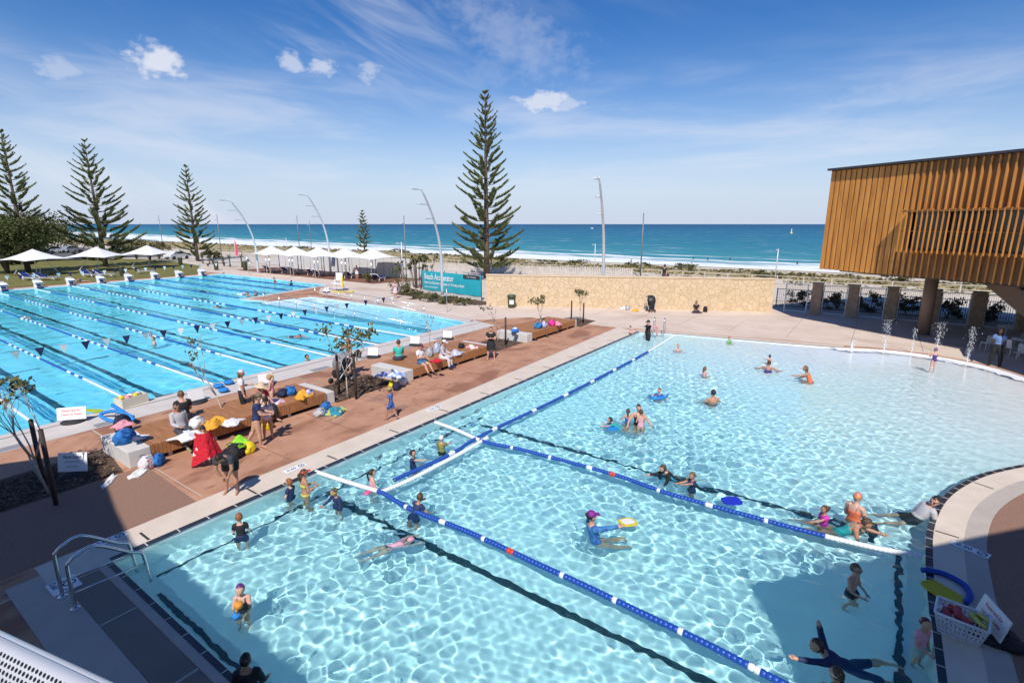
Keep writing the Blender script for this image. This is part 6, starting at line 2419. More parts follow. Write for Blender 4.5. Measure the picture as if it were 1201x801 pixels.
MB().add([(-5, -1.6, 0), (3, -1.6, 0), (6, 0, 1.8), (3, 1.6, 0), (-5, 1.6, 0), (-5, -1.6, 1.4), (3, -1.6, 1.6), (3, 1.6, 1.6), (-5, 1.6, 1.4)], [(0, 1, 6, 5), (1, 2, 6), (3, 7, 2), (3, 4, 8, 7), (4, 0, 5, 8), (5, 6, 2, 7, 8)]).build('hull', m_carw, bt)
MB().box((-.5, 0, 2.2), (3, 2, 1.6)).build('cabin', m_carw, bt)
# ================================================================ people
SK = {'fair': mat('skin fair', (.56, .31, .215), .55, scale=8, var=.05), 'tan': mat('skin tan', (.45, .225, .14), .55, scale=8, var=.05),
      'pink': mat('skin pale', (.62, .37, .28), .55, scale=8, var=.05), 'brown': mat('skin brown', (.26, .12, .07), .5, scale=8, var=.05), 'dark': mat('skin dark', (.09, .045, .028), .5)}
HR = {'dark': mat('hair dark', (.018, .012, .009), .6, scale=30, var=.3), 'brown': mat('hair brown', (.075, .038, .02), .6, scale=30, var=.3), 'ginger': mat('hair ginger', (.27, .085, .025), .6, scale=30, var=.25),
      'blond': mat('hair blond', (.42, .27, .11), .6, scale=30, var=.2), 'mid': mat('hair mid brown', (.14, .075, .04), .6, scale=30, var=.25)}
m_eye = mat('eye dark', (.02, .015, .012), .3)
m_lip = mat('lips', (.38, .10, .09), .5)
def CL(name, c, **k):
    return mat(name, c, k.pop('rough', .75), **k)
c_black = CL('black fabric', (.014, .014, .017))
c_navy = CL('navy fabric', (.018, .03, .10))
c_blue = CL('blue fabric', (.03, .10, .38))
c_lblue = CL('light blue shirt', (.16, .26, .48))
c_denim = CL('denim', (.05, .14, .28), scale=12, var=.15)
c_white = CL('white fabric', (.74, .73, .72))
c_grey = CL('grey fabric', (.46, .44, .45))
c_greyd = CL('dark grey fabric', (.05, .052, .065))
c_green = CL('green fabric', (.12, .42, .12))
c_turq = CL('turquoise shirt', (.05, .50, .42))
c_teal = CL('teal swimsuit', (.02, .33, .33))
c_pink = CL('pink swimsuit', (.72, .26, .34), col2=(.76, .45, .50), scale=14)
c_mag = CL('magenta top', (.62, .03, .36))
c_purple = CL('purple swimsuit', (.07, .04, .20))
c_orange = CL('orange swimsuit', (.72, .16, .07))
c_red = CL('red top', (.48, .012, .03))
c_yell = CL('yellow fabric', (.62, .60, .05))
c_cyan = CL('cyan panel', (.03, .36, .50))
c_khaki = CL('khaki trousers', (.40, .34, .26))

ARM = {'down': ((.16, .03, -1), (.05, .2, -1)), 'bent': ((.2, .15, -1), (-.35, .95, .15)), 'fwd': ((.15, 1, -.35), (0, 1, -.1)), 'side': ((.6, .25, -.8), (.35, .8, -.5)), 'up': ((.45, .25, .9), (.05, .1, 1)),
       'face': ((.3, .55, -.7), (-.45, .35, .85)), 'lap': ((.15, .35, -.9), (-.3, .9, -.2)), 'back': ((.25, -.5, -.85), (.1, -.35, -.9)), 'reach': ((.25, .95, .15), (.1, 1, .05)), 'hang': ((.1, .25, -1), (0, .15, -1)),
       'water': ((.28, .2, -1), (.05, .7, -.7)), 'wide': ((.9, .3, -.4), (.5, .8, -.2)), 'fold': ((.22, .25, -1), (-.9, .6, .25)), 'over': ((.15, 1, .35), (0, 1, -.35))}
LEG = {'stand': ((.05, 0, -1), (.01, -.03, -1)), 'apart': ((.16, 0, -1), (.06, -.03, -1)), 'sit': ((.16, 1, -.10), (.02, .12, -1)), 'sitout': ((.16, 1, -.18), (.02, .55, -.85)), 'stepf': ((.03, .42, -.9), (0, .12, -1)), 'stepb': ((.03, -.32, -.95), (0, -.5, -.86)),
       'float': ((.12, .85, -.5), (.05, .95, -.2)), 'trail': ((.10, -1, -.10), (.04, -1, -.12)), 'trailb': ((.22, -.9, -.3), (.05, -1, .0)), 'cross': ((.55, .75, -.1), (-.95, .25, -.12)), 'crouch': ((.2, 1, .10), (.0, -.45, -.9)), 'straight': ((.05, .12, -1), (0, .02, -1)), 'ahead': ((.1, 1, 0), (0, 1, -.08)), 'aheadb': ((.25, 1, -.15), (.1, .95, -.3))}
PENDING = []

def ringloft(mb, rings, n=14, mi=0):
    """rings: (centre, side, forward, half width, half depth)"""
    vs, fs = [], []
    for (c, sx, fy, a, b) in rings:
        for k in range(n):
            an = 2 * pi * k / n
            ca, sa = cos(an), sin(an)
            q = (abs(ca) ** 2.4 + abs(sa) ** 2.4) ** (-1 / 2.4)
            vs.append(c + sx * (ca * q * a) + fy * (sa * q * b))
    for i in range(len(rings) - 1):
        for k in range(n):
            fs.append((i * n + k, i * n + (k + 1) % n, (i + 1) * n + (k + 1) % n, (i + 1) * n + k))
    fs.append(tuple(range(n - 1, -1, -1)))
    fs.append(tuple(range((len(rings) - 1) * n, len(rings) * n)))
    mb.add(vs, fs, mi, True)

TORSO = [(-.050, .050, .046), (-.02, .084, .062), (.03, .086, .062), (.075, .074, .055), (.115, .068, .051), (.16, .076, .057), (.21, .086, .061), (.25, .088, .055), (.28, .068, .044), (.30, .036, .034), (.325, .029, .030), (.355, .028, .030)]

def person(p, yaw, H, label, pz, spine=(0, 0, 1), arms=('down', 'down'), legs=('stand', 'stand'), look=(0, 0), skin='fair', wear=(), hair=('short', 'brown'), kid=False, wet=False, glasses=None, hat=None, build=1.0, group=None, vox=1.0, goggles=None):
    p = Vector(p)
    root = empty('person', p, radians(yaw - 90), label, 'person', group)
    hf = (1.22 if kid else 1.03)
    b = build
    s = Vector(spine).normalized()
    fwd0 = Vector((0, 1, 0))
    side = fwd0.cross(s)
    side = side.normalized() if side.length > .2 else Vector((1, 0, 0))
    if abs(s.y) > .85:
        side = Vector((1, 0, 0))
    fw = s.cross(side).normalized()
    P = Vector((0, 0, pz))
    S = P + s * (.285 * H)
    # neck and head follow the look
    ly, lp = radians(look[0]), radians(look[1])
    up_ = (s * .35 + Vector((0, 0, 1)) * .65).normalized()
    hfw = Vector((sin(ly) * cos(lp), cos(ly) * cos(lp), sin(lp)))
    hs = hfw.cross(up_).normalized()
    hu = hs.cross(hfw).normalized()
    neck = S + s * (.035 * H)
    hd = (.048 * H * hf, .060 * H * hf, .070 * H * hf)
    HC = neck + (s * .5 + hu * .5).normalized() * (.030 * H + hd[2] * .80) + hfw * (.012 * H)
    def arm(sg, k):
        ua, fa = (ARM[k] if isinstance(k, str) else k)
        ua, fa = Vector((ua[0] * sg, ua[1], ua[2])).normalized(), Vector((fa[0] * sg, fa[1], fa[2])).normalized()
        j0 = S + side * (sg * .098 * H * (.92 if kid else 1)) - s * (.018 * H)
        j1 = j0 + ua * (.165 * H)
        j2 = j1 + fa * (.14 * H)
        return j0, j1, j2, fa
    def leg(sg, k):
        th, sh = (LEG[k] if isinstance(k, str) else k)
        th, sh = Vector((th[0] * sg, th[1], th[2])).normalized(), Vector((sh[0] * sg, sh[1], sh[2])).normalized()
        j0 = P + side * (sg * .046 * H) - s * (.015 * H)
        j1 = j0 + th * (.245 * H)
        j2 = j1 + sh * (.225 * H)
        ft = fwd0 - sh * fwd0.dot(sh)
        ft = (ft.normalized() if ft.length > .3 else Vector((0, .35, -.9)))
        if sh.z < -.8:
            ft = Vector((sg * .15, 1, -.12)).normalized()
        if sh.y < -.6:
            ft = Vector((0, -.9, -.4)).normalized()
        return j0, j1, j2, ft
    A = [arm(-1, arms[0]), arm(1, arms[1])]
    Lg = [leg(-1, legs[0]), leg(1, legs[1])]
    def torso(mb, t0, t1, inf, extra=0):
        rr = []
        pts = [q for q in TORSO if t0 <= q[0] <= t1]
        for (t, w, d) in pts:
            c = P + s * (t * H)
            bw = b if t < .2 else (1 + (b - 1) * .6)
            if t > .31:
                c = S + (HC - S) * ((t - .285) / .12)
                rr.append((c, hs, hfw, w * H, d * H))
            else:
                rr.append((c, side, fw, w * H * bw * (.94 if kid else 1) + inf, d * H * bw + inf))
        ringloft(mb, rr)
    def armtube(mb, q, f0, f1, inf):
        j0, j1, j2, fa = q
        a = j0.lerp(S, .45)
        pts = [(a, .040), (j0, .036), (j0.lerp(j1, .5), .030), (j1, .0245), (j1.lerp(j2, .35), .0250), (j2, .0165)]
        cut = {0: 6, 1: 4, 2: 3}[f1]
        use = pts[:cut]
        mb.tube([x for x, r in use], [r * H * (1 + (b - 1) * .5) * (.95 if kid else 1) + inf for x, r in use], 10)
    def legtube(mb, q, upto, inf):
        j0, j1, j2, ft = q
        pts = [(j0 + s * (.03 * H), .050), (j0, .060), (j0.lerp(j1, .35), .056), (j0.lerp(j1, .62), .047), (j1, .0345), (j1.lerp(j2, .3), .0355), (j1.lerp(j2, .7), .026), (j2, .0195)]
        use = pts[:upto]
        mb.tube([x for x, r in use], [r * H * (1 + (b - 1) * .6) * (.94 if kid else 1) + inf for x, r in use], 10)
    body = MB()
    torso(body, -.05, .36, 0)
    # head: rings from chin to crown
    rr = []
    for (z, w, d, o) in [(-.98, .30, .28, .34), (-.86, .52, .50, .24), (-.62, .74, .74, .10), (-.3, .90, .92, .03), (0, .98, 1.0, 0), (.3, 1.0, 1.0, -.02), (.58, .90, .90, -.03), (.82, .66, .68, -.03), (.97, .30, .32, -.02)]:
        rr.append((HC + hu * (z * hd[2]) + hfw * (o * hd[1]), hs, hfw, w * hd[0], d * hd[1]))
    ringloft(body, rr)
    nb = HC + hfw * (hd[1] * .96) - hu * (hd[2] * .16)
    body.tube([HC + hfw * (hd[1] * .88) + hu * (hd[2] * .12), nb + hfw * (hd[1] * .16), nb - hu * (hd[2] * .12)], [.012 * H * .6, .016 * H * .75, .010 * H * .6], 7)
    for sg in (-1, 1):
        body.ball(HC + hs * (sg * hd[0] * 1.0) - hu * (hd[2] * .08), (.007 * H, .013 * H, .019 * H), 8, 6)
    for q in A:
        armtube(body, q, 0, 0, 0)
    for q in Lg:
        legtube(body, q, 8, 0)
        j0, j1, j2, ft = q
        body.tube([j2 - ft * (.022 * H), j2 + ft * (.03 * H) + (j2 - j1).normalized() * (.018 * H), j2 + ft * (.075 * H) + (j2 - j1).normalized() * (.026 * H), j2 + ft * (.105 * H) + (j2 - j1).normalized() * (.028 * H)], [.020 * H, .021 * H, .018 * H, .011 * H], 8)
    o = body.build('body', [SK[skin], m_eye, m_lip], root)
    ex = MB()
    for q in A:                                    # hands: palm, four unequal fingers, thumb off the side
        j2, fa = q[2], q[3]
        u = fa.orthogonal().normalized()
        sg = -1 if q is A[0] else 1
        u = (side - fa * side.dot(fa))
        u = u.normalized() if u.length > .3 else fa.orthogonal().normalized()
        w = fa.cross(u)
        k = .011 * H
        ex.tube([j2 - fa * (.012 * H), j2 + fa * (.018 * H), j2 + fa * (.05 * H)], [.016 * H, .021 * H, .021 * H], 8)
        for i, ln in enumerate((.036, .042, .039, .030)):
            a0 = j2 + fa * (.046 * H) + u * ((i - 1.5) * k)
            a1 = a0 + fa * (ln * H * .55) - w * (.004 * H)
            ex.tube([a0, a1, a1 + (fa * .8 - w * .5).normalized() * (ln * H * .5)], [.0062 * H, .0056 * H, .0042 * H], 6)
        t0 = j2 + fa * (.016 * H) - u * (sg * .018 * H)
        t1 = t0 + (fa * .7 - u * (sg * .8)).normalized() * (.026 * H)
        ex.tube([t0, t1, t1 + (fa * .95 - u * (sg * .2)).normalized() * (.02 * H)], [.0085 * H, .007 * H, .005 * H], 6)
    for sg in (-1, 1):
        ex.ball(HC + hs * (sg * hd[0] * .40) + hu * (hd[2] * .04) + hfw * (hd[1] * .90), (.009 * H, .006 * H, .0065 * H), 8, 6, 1)
        ex.tube([HC + hs * (sg * hd[0] * .2) + hu * (hd[2] * .2) + hfw * (hd[1] * .95), HC + hs * (sg * hd[0] * .62) + hu * (hd[2] * .2) + hfw * (hd[1] * .82)], .004 * H, 5, 1)
    ex.tube([HC - hs * (hd[0] * .3) - hu * (hd[2] * .52) + hfw * (hd[1] * .86), HC - hu * (hd[2] * .55) + hfw * (hd[1] * .92), HC + hs * (hd[0] * .3) - hu * (hd[2] * .52) + hfw * (hd[1] * .86)], .0055 * H, 5, 2)
    PENDING.append((o, H * .0078 * vox, ex, wet))
    # clothing
    for gi, (kind, m) in enumerate(wear):
        g = MB()
        inf = .0065 + .004 * H + gi * .003
        nm = {'tee': 'shirt', 'long': 'shirt', 'tank': 'top', 'swim': 'swimsuit', 'bik': 'bikini_top', 'briefs': 'briefs', 'shorts': 'shorts', 'pants': 'trousers', 'dress': 'dress', 'cardigan': 'cardigan', 'band': 'side_panel', 'shoes': 'shoe', 'skirt': 'skirt', 'wetsuit': 'wetsuit'}[kind]
        if kind == 'tee':
            torso(g, -.03, .285, inf)
            for q in A:
                armtube(g, q, 0, 2, inf + .004)
        elif kind in ('long', 'cardigan'):
            torso(g, -.03, .285, inf + (.008 if kind == 'cardigan' else 0))
            for q in A:
                armtube(g, q, 0, 0, inf)
        elif kind == 'wetsuit':
            torso(g, -.05, .285, inf)
            for q in A:
                armtube(g, q, 0, 0, inf)
            for q in Lg:
                legtube(g, q, 5, inf)
        elif kind == 'tank':
            torso(g, -.03, .26, inf)
        elif kind in ('swim',):
            torso(g, -.055, .222, inf * .75)
            for sg in (-1, 1):
                for fr in (1, -1):
                    g.tube([P + s * (.205 * H) + side * (sg * .05 * H) + fw * (fr * .055 * H), P + s * (.26 * H) + side * (sg * .052 * H) + fw * (fr * .050 * H), P + s * (.293 * H) + side * (sg * .050 * H)], .010 * H, 6)
        elif kind == 'bik':
            torso(g, .155, .222, inf * .75)
        elif kind == 'briefs':
            torso(g, -.055, .035, inf * .75)
        elif kind == 'shorts':
            torso(g, -.055, .08, inf)
            for q in Lg:
                legtube(g, q, 4, inf + .006)
        elif kind == 'pants':
            torso(g, -.055, .08, inf)
            for q in Lg:
                legtube(g, q, 8, inf + .004)
        elif kind == 'dress':
            torso(g, -.05, .285, inf + .006)
            for q in A:
                armtube(g, q, 0, 2, inf + .006)
            ringloft(g, [(P + s * (.08 * H), side, fw, .09 * H, .07 * H), (P - s * (.05 * H), side, fw, .115 * H * b, .085 * H * b), (P - s * (.22 * H), side, fw, .125 * H * b, .095 * H * b)])
        elif kind == 'skirt':
            ringloft(g, [(P + s * (.09 * H), side, fw, .078 * H, .06 * H), (P - s * (.03 * H), side, fw, .10 * H, .08 * H), (P - s * (.12 * H), side, fw, .12 * H, .095 * H)])
        elif kind == 'band':
            for sg in (-1, 1):
                g.tube([P + side * (sg * .075 * H) + fw * .01, P + s * (.12 * H) + side * (sg * .065 * H) + fw * .01, P + s * (.22 * H) + side * (sg * .082 * H)], .024 * H, 8)
        elif kind == 'shoes':
            for q in Lg:
                j0, j1, j2, ft = q
                dn = (j2 - j1).normalized()
                oo = MB()
                oo.tube([j2 - ft * (.035 * H) + dn * (.012 * H), j2 + ft * (.03 * H) + dn * (.020 * H), j2 + ft * (.085 * H) + dn * (.027 * H), j2 + ft * (.122 * H) + dn * (.029 * H)], [.027 * H, .028 * H, .025 * H, .015 * H], 8)
                so = oo.build('shoe', m, root)
            continue
        go = g.build(nm, m, root)
        PENDING.append((go, H * .0085 * vox, None, wet))
    # hair and headwear
    kind, hc = hair
    if kind != 'bald':
        hm = HR[hc] if isinstance(hc, str) else hc
        h = MB()
        n, k = 18, 12
        vs, fs = [], []
        low = {'short': -.35, 'bob': -1.05, 'pony': -.45, 'long': -1.0, 'bun': -.45, 'cap': -.25, 'mop': -.55}.get(kind, -.35)
        for i in range(k + 1):
            th = pi * i / k
            z = cos(th)
            for j in range(n):
                a = 2 * pi * j / n
                x, y = sin(th) * cos(a), sin(th) * sin(a)
                q = 1.09 if kind != 'mop' else 1.16
                if kind == 'cap':
                    q = 1.07
                front = y > .25 and z < .42
                lowcut = z < low and True
                if front or lowcut:
                    q = .80
                wob_ = 1 + (.03 * sin(7 * a + 3 * i) if kind not in ('cap',) else 0)
                oy = -.05
                vs.append(HC + hs * (x * hd[0] * q * wob_) + hfw * ((y * q * wob_ + oy) * hd[1]) + hu * (z * hd[2] * (q if z > 0 else min(q, 1.05)) * wob_))
        for i in range(k):
            for j in range(n):
                fs.append((i * n + j, (i + 1) * n + j, (i + 1) * n + (j + 1) % n, i * n + (j + 1) % n))
        h.add(vs, fs, 0, True)
        bk = HC - hfw * (hd[1] * 1.0)
        if kind == 'pony':
            h.tube([bk + hu * (hd[2] * .35), bk - hfw * (hd[1] * .5) - hu * (hd[2] * .1), bk - hfw * (hd[1] * .35) - Vector((0, 0, hd[2] * 1.2)), bk - hfw * (hd[1] * .15) - Vector((0, 0, hd[2] * 2.0))], [.016 * H, .024 * H, .020 * H, .008 * H], 8)
        if kind in ('long', 'bob'):
            e = 2.6 if kind == 'long' else 1.3
            ringloft(h, [(bk + hfw * (hd[1] * .30) + hu * (hd[2] * .2), hs, hfw, hd[0] * .95, hd[1] * .45), (bk + hfw * (hd[1] * .18) - Vector((0, 0, hd[2] * .8)), hs, hfw, hd[0] * .98, hd[1] * .36), (bk + hfw * (hd[1] * .12) - Vector((0, 0, hd[2] * e)), hs, hfw, hd[0] * .6, hd[1] * .2)])
        if kind == 'bun':
            h.ball(bk + hu * (hd[2] * .55), .027 * H * hf, 10, 7)
        h.build('swim_cap' if kind == 'cap' else 'hair', hm, root)
    if hat:
        hk, m = hat
        t = MB()
        R = Matrix((hs, hfw, hu)).transposed()
        ri = hd[0] * 1.22
        if hk == 'cap':
            t.lathe(HC - hfw * (hd[1] * .05), [(ri, hd[2] * .30), (ri * .98, hd[2] * .62), (ri * .75, hd[2] * 1.0), (ri * .3, hd[2] * 1.18), (.002, hd[2] * 1.2)], 14, rot=R)
            c = HC + hfw * (hd[1] * 1.35) + hu * (hd[2] * .34)
            t.box(c, (hd[0] * 1.5, hd[1] * .95, .012), rot=R, bev=.004)
        elif hk == 'sun':
            t.lathe(HC, [(ri * 2.3, hd[2] * .28), (ri * 2.25, hd[2] * .36), (ri * 1.05, hd[2] * .45), (ri * .98, hd[2] * 1.0), (ri * .7, hd[2] * 1.22), (.002, hd[2] * 1.25)], 18, rot=R)
        elif hk == 'visor':
            t.lathe(HC - hfw * (hd[1] * .05), [(ri * 1.02, hd[2] * .30), (ri * 1.02, hd[2] * .56)], 16, rot=R)
            t.box(HC + hfw * (hd[1] * 1.35) + hu * (hd[2] * .34), (hd[0] * 1.5, hd[1] * .95, .012), rot=R, bev=.004)
        t.build({'cap': 'cap', 'sun': 'sun_hat', 'visor': 'visor'}[hk], m, root)
    if glasses or goggles:
        t = MB()
        R = Matrix((hs, hfw, hu)).transposed()
        zz = .04 if glasses else .05
        for sg in (-1, 1):
            t.ball(HC + hs * (sg * hd[0] * .42) + hu * (hd[2] * zz) + hfw * (hd[1] * .95), (hd[0] * .34, hd[1] * .10, hd[2] * .17), 8, 6, rot=R)
        t.lathe(HC - hfw * 0 + hu * (hd[2] * (zz + .02)), [(hd[0] * 1.12, -.004), (hd[0] * 1.12, .008)], 14, rot=R @ Matrix.Diagonal((1, 1.12, 1)))
        t.build('sunglasses' if glasses else 'goggles', glasses or goggles, root)
    root['_top'] = (HC + hu * hd[2]).z
    return root

def finish_people():
    for (o, vs, ex, wet) in PENDING:
        md = o.modifiers.new('join', 'REMESH')
        md.mode = 'VOXEL'
        md.voxel_size = vs
        md.use_smooth_shade = True
        sm = o.modifiers.new('soft', 'SMOOTH')
        sm.factor = .5
        sm.iterations = 3
    dg = bpy.context.evaluated_depsgraph_get()
    dg.update()
    done = []
    for (o, vs, ex, wet) in PENDING:
        me = bpy.data.meshes.new_from_object(o.evaluated_get(dg))
        done.append(me)
    for (o, vs, ex, wet), me in zip(PENDING, done):
        o.modifiers.clear()
        mats = [m for m in o.data.materials]
        if ex is not None:
            t = bpy.data.meshes.new('t')
            t.from_pydata(ex.v, [], ex.f)
            t.polygons.foreach_set('material_index', ex.mi)
            t.polygons.foreach_set('use_smooth', ex.sm)
            bm = bmesh.new()
            bm.from_mesh(me)
            for f in bm.faces:
                f.material_index = 0
            bm.from_mesh(t)
            bm.to_mesh(me)
            bm.free()
            bpy.data.meshes.remove(t)
        me.materials.clear()
        for m in mats:
            me.materials.append(m)
        old = o.data
        o.data = me
        me.name = o.name
        bpy.data.meshes.remove(old)
    for o in bpy.data.objects:
        if o.type == 'MESH' and o.parent and o.parent.name.startswith('person'):
            o.cycles.is_caustics_receiver = True
        if '_top' in o:
            del o['_top']

def bather(xw, yw, yt, yaw, H, label, level=None, **k):
    """somebody standing in the water: waterline seen at (xw, yw), crown seen at row yt"""
    lv = W1 if level is None else level
    p = G(xw, yw, lv)
    hab = rise(p, yt) - (.05 if level is None else 0)
    kid = H < 1.4
    s = Vector(k.get('spine', (0, 0, 1))).normalized()
    hf = 1.22 if kid else 1.03
    top = s.z * .32 * H + .03 * H + .070 * H * hf * 1.8 * .95
    pz = lv + hab - top
    dep = float((depth1 if lv == W1 else depth2)(np.array(p.x), np.array(p.y)))
    fl = lv - dep
    if 'legs' not in k:
        d = max(.05, pz - fl - .045 * H - .015 * H)
        c = min(.999, d / (.47 * H))
        sn = sqrt(1 - c * c)
        k['legs'] = (((.08, sn, -c), (.0, -sn, -c)),) * 2
    base = Vector((p.x, p.y, fl))
    return person(base, yaw, H, label, pz - fl, kid=kid, wet=True, **k)

AW, TO, RI, LE = 35, 215, -55, 125          # away from the lens, towards it, to the right, to the left
bather(285, 710, 681, TO + 10, 1.22, 'girl with a purple swim cap holding a blue and orange toy in the near pool', arms=('lap', 'lap'), look=(0, -15), skin='pink', wear=[('swim', c_black)], hair=('cap', mat('purple cap', (.13, .03, .16), .4)))
bather(291, 800, 765, AW + 10, 1.45, 'dark-haired person with their back turned in the shade at the bottom edge', arms=('water', 'water'), skin='tan', wear=[('long', c_black), ('shorts', c_black)], hair=('bun', 'dark'))
bather(283, 629, 600, AW + 20, 1.15, 'ginger boy in a black rash shirt alone by the near pool edge', arms=('water', 'water'), skin='pink', wear=[('tee', c_black), ('shorts', c_navy)], hair=('short', 'ginger'))
bather(341, 580, 560, LE - 15, 1.12, 'ginger child in a dark rash shirt next to the woman with a long ponytail', arms=('water', 'water'), skin='pink', wear=[('tee', c_navy), ('shorts', c_navy)], hair=('mop', 'ginger'))
bather(358, 580, 549, RI + 40, 1.42, 'bare-backed person with a long ponytail and red visor standing at the pool edge', arms=('bent', 'bent'), skin='tan', wear=[('bik', c_yell), ('briefs', c_yell)], hair=('pony', 'brown'), hat=('visor', m_red))
bather(396, 592, 567, LE + 60, 1.15, 'boy with yellow goggles and a navy rash shirt wading below the white rope', arms=('down', 'side'), look=(20, -20), skin='tan', wear=[('long', c_navy), ('shorts', c_navy)], hair=('cap', mat('dark olive cap', (.06, .06, .03), .6)), goggles=m_yellow, spine=(-.15, .2, 1))
bather(437, 571, 549, RI + 30, 1.15, 'girl with a dark plait at the corner of the white ropes', arms=('water', 'water'), skin='pink', wear=[('swim', c_pink)], hair=('pony', 'dark'))
bather(484, 545, 526, RI, 1.15, 'boy in a navy short-sleeved rash shirt pointing ahead inside the roped corner', arms=('water', 'reach'), skin='fair', wear=[('tee', c_navy), ('shorts', c_navy)], hair=('short', 'dark'))
bather(518, 529, 509, AW - 20, 1.15, 'child in a white cap and yellow and black rash shirt by the blue rope', arms=('water', 'fwd'), skin='fair', wear=[('tee', CL('yellow olive fabric', (.34, .32, .06), col2=(.03, .03, .03), scale=9)), ('shorts', c_black)], hair=('cap', mat('white cap', (.75, .75, .74), .4)))
bather(485, 602, 580, RI + 60, 1.2, 'boy in a navy shirt leaning over the nearest blue rope', arms=('fwd', 'side'), look=(-20, -10), skin='tan', wear=[('tee', c_navy), ('shorts', c_navy)], hair=('short', 'brown'), spine=(.1, .45, 1))
q = person(G(455, 643, W1 - .07), RI + 28, 1.15, 'child in pink swimming face down below the nearest blue rope', -.02, spine=(0, 1, .02), arms=('over', 'fwd'), legs=('trail', 'trailb'), look=(0, -50), skin='pink', wear=[('tee', c_pink), ('briefs', c_black)], hair=('cap', mat('pink cap', (.68, .25, .38), .4)), kid=True, wet=True)
bather(699, 632, 597, RI + 15, 1.62, 'woman in a purple cap and blue rash shirt sitting back in the water', arms=('water', 'reach'), legs=('float', 'float'), skin='fair', wear=[('long', CL('blue patterned shirt', (.02, .05, .30), col2=(.05, .24, .46), scale=9)), ('briefs', c_purple)], hair=('bun', 'dark'), hat=('cap', mat('purple peaked cap', (.20, .02, .24), .7)), spine=(0, -.25, 1))
w1 = person(G(793, 560, W1), LE + 8, 1.35, 'boy in a black and teal wetsuit stretching across the water', -.10, spine=(0, .75, .66), arms=('hang', 'fwd'), legs=('trail', 'trailb'), look=(10, 0), skin='fair', wear=[('wetsuit', c_black), ('band', c_cyan)], hair=('mop', 'brown'), wet=True)
bather(812, 571, 552, LE + 10, 1.15, 'short-haired boy in navy holding on to the wetsuit boy', arms=('reach', 'fwd'), skin='tan', wear=[('tee', c_navy), ('shorts', c_navy)], hair=('short', 'mid'), look=(0, -10))
bather(728, 502, 489, LE - 20, 1.1, 'small child lying on a teal kickboard beside the group of three', arms=('fwd', 'fwd'), skin='fair', wear=[('tee', c_teal)], hair=('short', 'dark'), legs=('trail', 'trail'), spine=(0, .75, .5))
kickboard(G(718, 501, W1 + .01), radians(125), m_noodle, 'turquoise blue kickboard under the small child beside the group of three', .42, .6)
bather(736, 495, 478, AW - 10, 1.12, 'girl in a blue top on the left of the group of three', arms=('side', 'fwd'), skin='fair', wear=[('swim', c_blue)], hair=('pony', 'brown'))
bather(748, 497, 473, TO, 1.62, 'dark-haired woman in black in the middle of the group of three', arms=('side', 'side'), skin='fair', wear=[('swim', c_black)], hair=('bun', 'dark'))
bather(751, 503, 479, AW, 1.1, 'girl in a pink spotted swimsuit in front of the woman in black', arms=('bent', 'bent'), skin='fair', wear=[('swim', c_pink)], hair=('short', 'brown'))
bather(773, 465, 454, TO - 30, 1.15, 'boy leaning on a blue noodle in the middle of the pool', arms=('wide', 'wide'), skin='fair', wear=[('tee', c_blue)], hair=('short', 'dark'))
noodle([G(762, 464, W1 + .04), G(766, 467.5, W1 + .05), G(773, 467, W1 + .05), G(781, 465.5, W1 + .04), G(783, 463, W1 + .03)], m_noodle, 'blue noodle bent under the arms of the boy in the middle of the pool', .05)
bather(836, 471, 456, AW + 5, 1.75, 'bare-backed man with dark hair half under water', arms=('side', 'side'), skin='tan', wear=[('shorts', c_navy)], hair=('short', 'dark'), build=1.15)
bather(826, 440, 429, RI + 20, 1.15, 'child with reddish hair alone above the bare-backed man', arms=('water', 'water'), skin='pink', wear=[('swim', c_pink)], hair=('bob', 'mid'))
bather(795, 411, 403, TO, 1.15, 'small swimmer just below the white end of the long blue rope', arms=('side', 'side'), skin='pink', wear=[('swim', c_pink)], hair=('short', 'ginger'))
bather(855, 402.5, 394, TO + 20, 1.1, 'ginger child close to the far pool edge', arms=('water', 'water'), skin='pink', wear=[('tee', c_green)], hair=('short', 'ginger'))
bather(901, 435, 422, RI + 60, 1.62, 'woman in a dark swimsuit carrying a child on her back', arms=('wide', 'wide'), skin='tan', wear=[('swim', c_purple)], hair=('bun', 'brown'), look=(-20, 0))
bather(902, 427, 415, AW, .95, 'child riding behind the woman in the dark swimsuit', arms=('fwd', 'fwd'), skin='fair', wear=[('swim', c_orange)], hair=('short', 'brown'))
bather(951, 448, 429, LE - 30, 1.6, 'woman in an orange and black swimsuit leaning forward in the shallows', arms=('fwd', 'side'), skin='tan', wear=[('swim', c_orange), ('briefs', c_black)], hair=('bob', 'mid'), spine=(0, .45, 1))
p = G(760, 397.5, W1)
person(Vector((p.x, p.y, W1 - float(depth1(np.array(p.x), np.array(p.y))))), LE + 20, 1.62, 'adult in black with a dark cap wading at the far corner of the pool', .80, arms=('reach', 'down'), skin='pink', wear=[('long', c_black), ('pants', c_black)], hair=('short', 'dark'), hat=('cap', c_black), look=(0, -15), wet=True)
person(G(739, 392, .01), RI - 10, .82, 'toddler in pink crouching on the far coping', .12, legs=('crouch', 'crouch'), arms=('fwd', 'fwd'), skin='pink', wear=[('tee', c_pink), ('briefs', c_red)], hair=('short', 'dark'), kid=True)
person(G(1093, 436.5, -.03), AW, 1.12, 'girl in a purple swimsuit and purple cap standing among the water jets', .53 * 1.12 - .03, arms=(((.35, .2, -.8), (-.1, .8, .6)), ((.35, .2, -.8), (-.1, .8, .6))), legs=('apart', 'stand'), skin='pink', wear=[('swim', c_purple), ('briefs', c_purple)], hair=('cap', MATS['purple cap']), kid=True, wet=True)
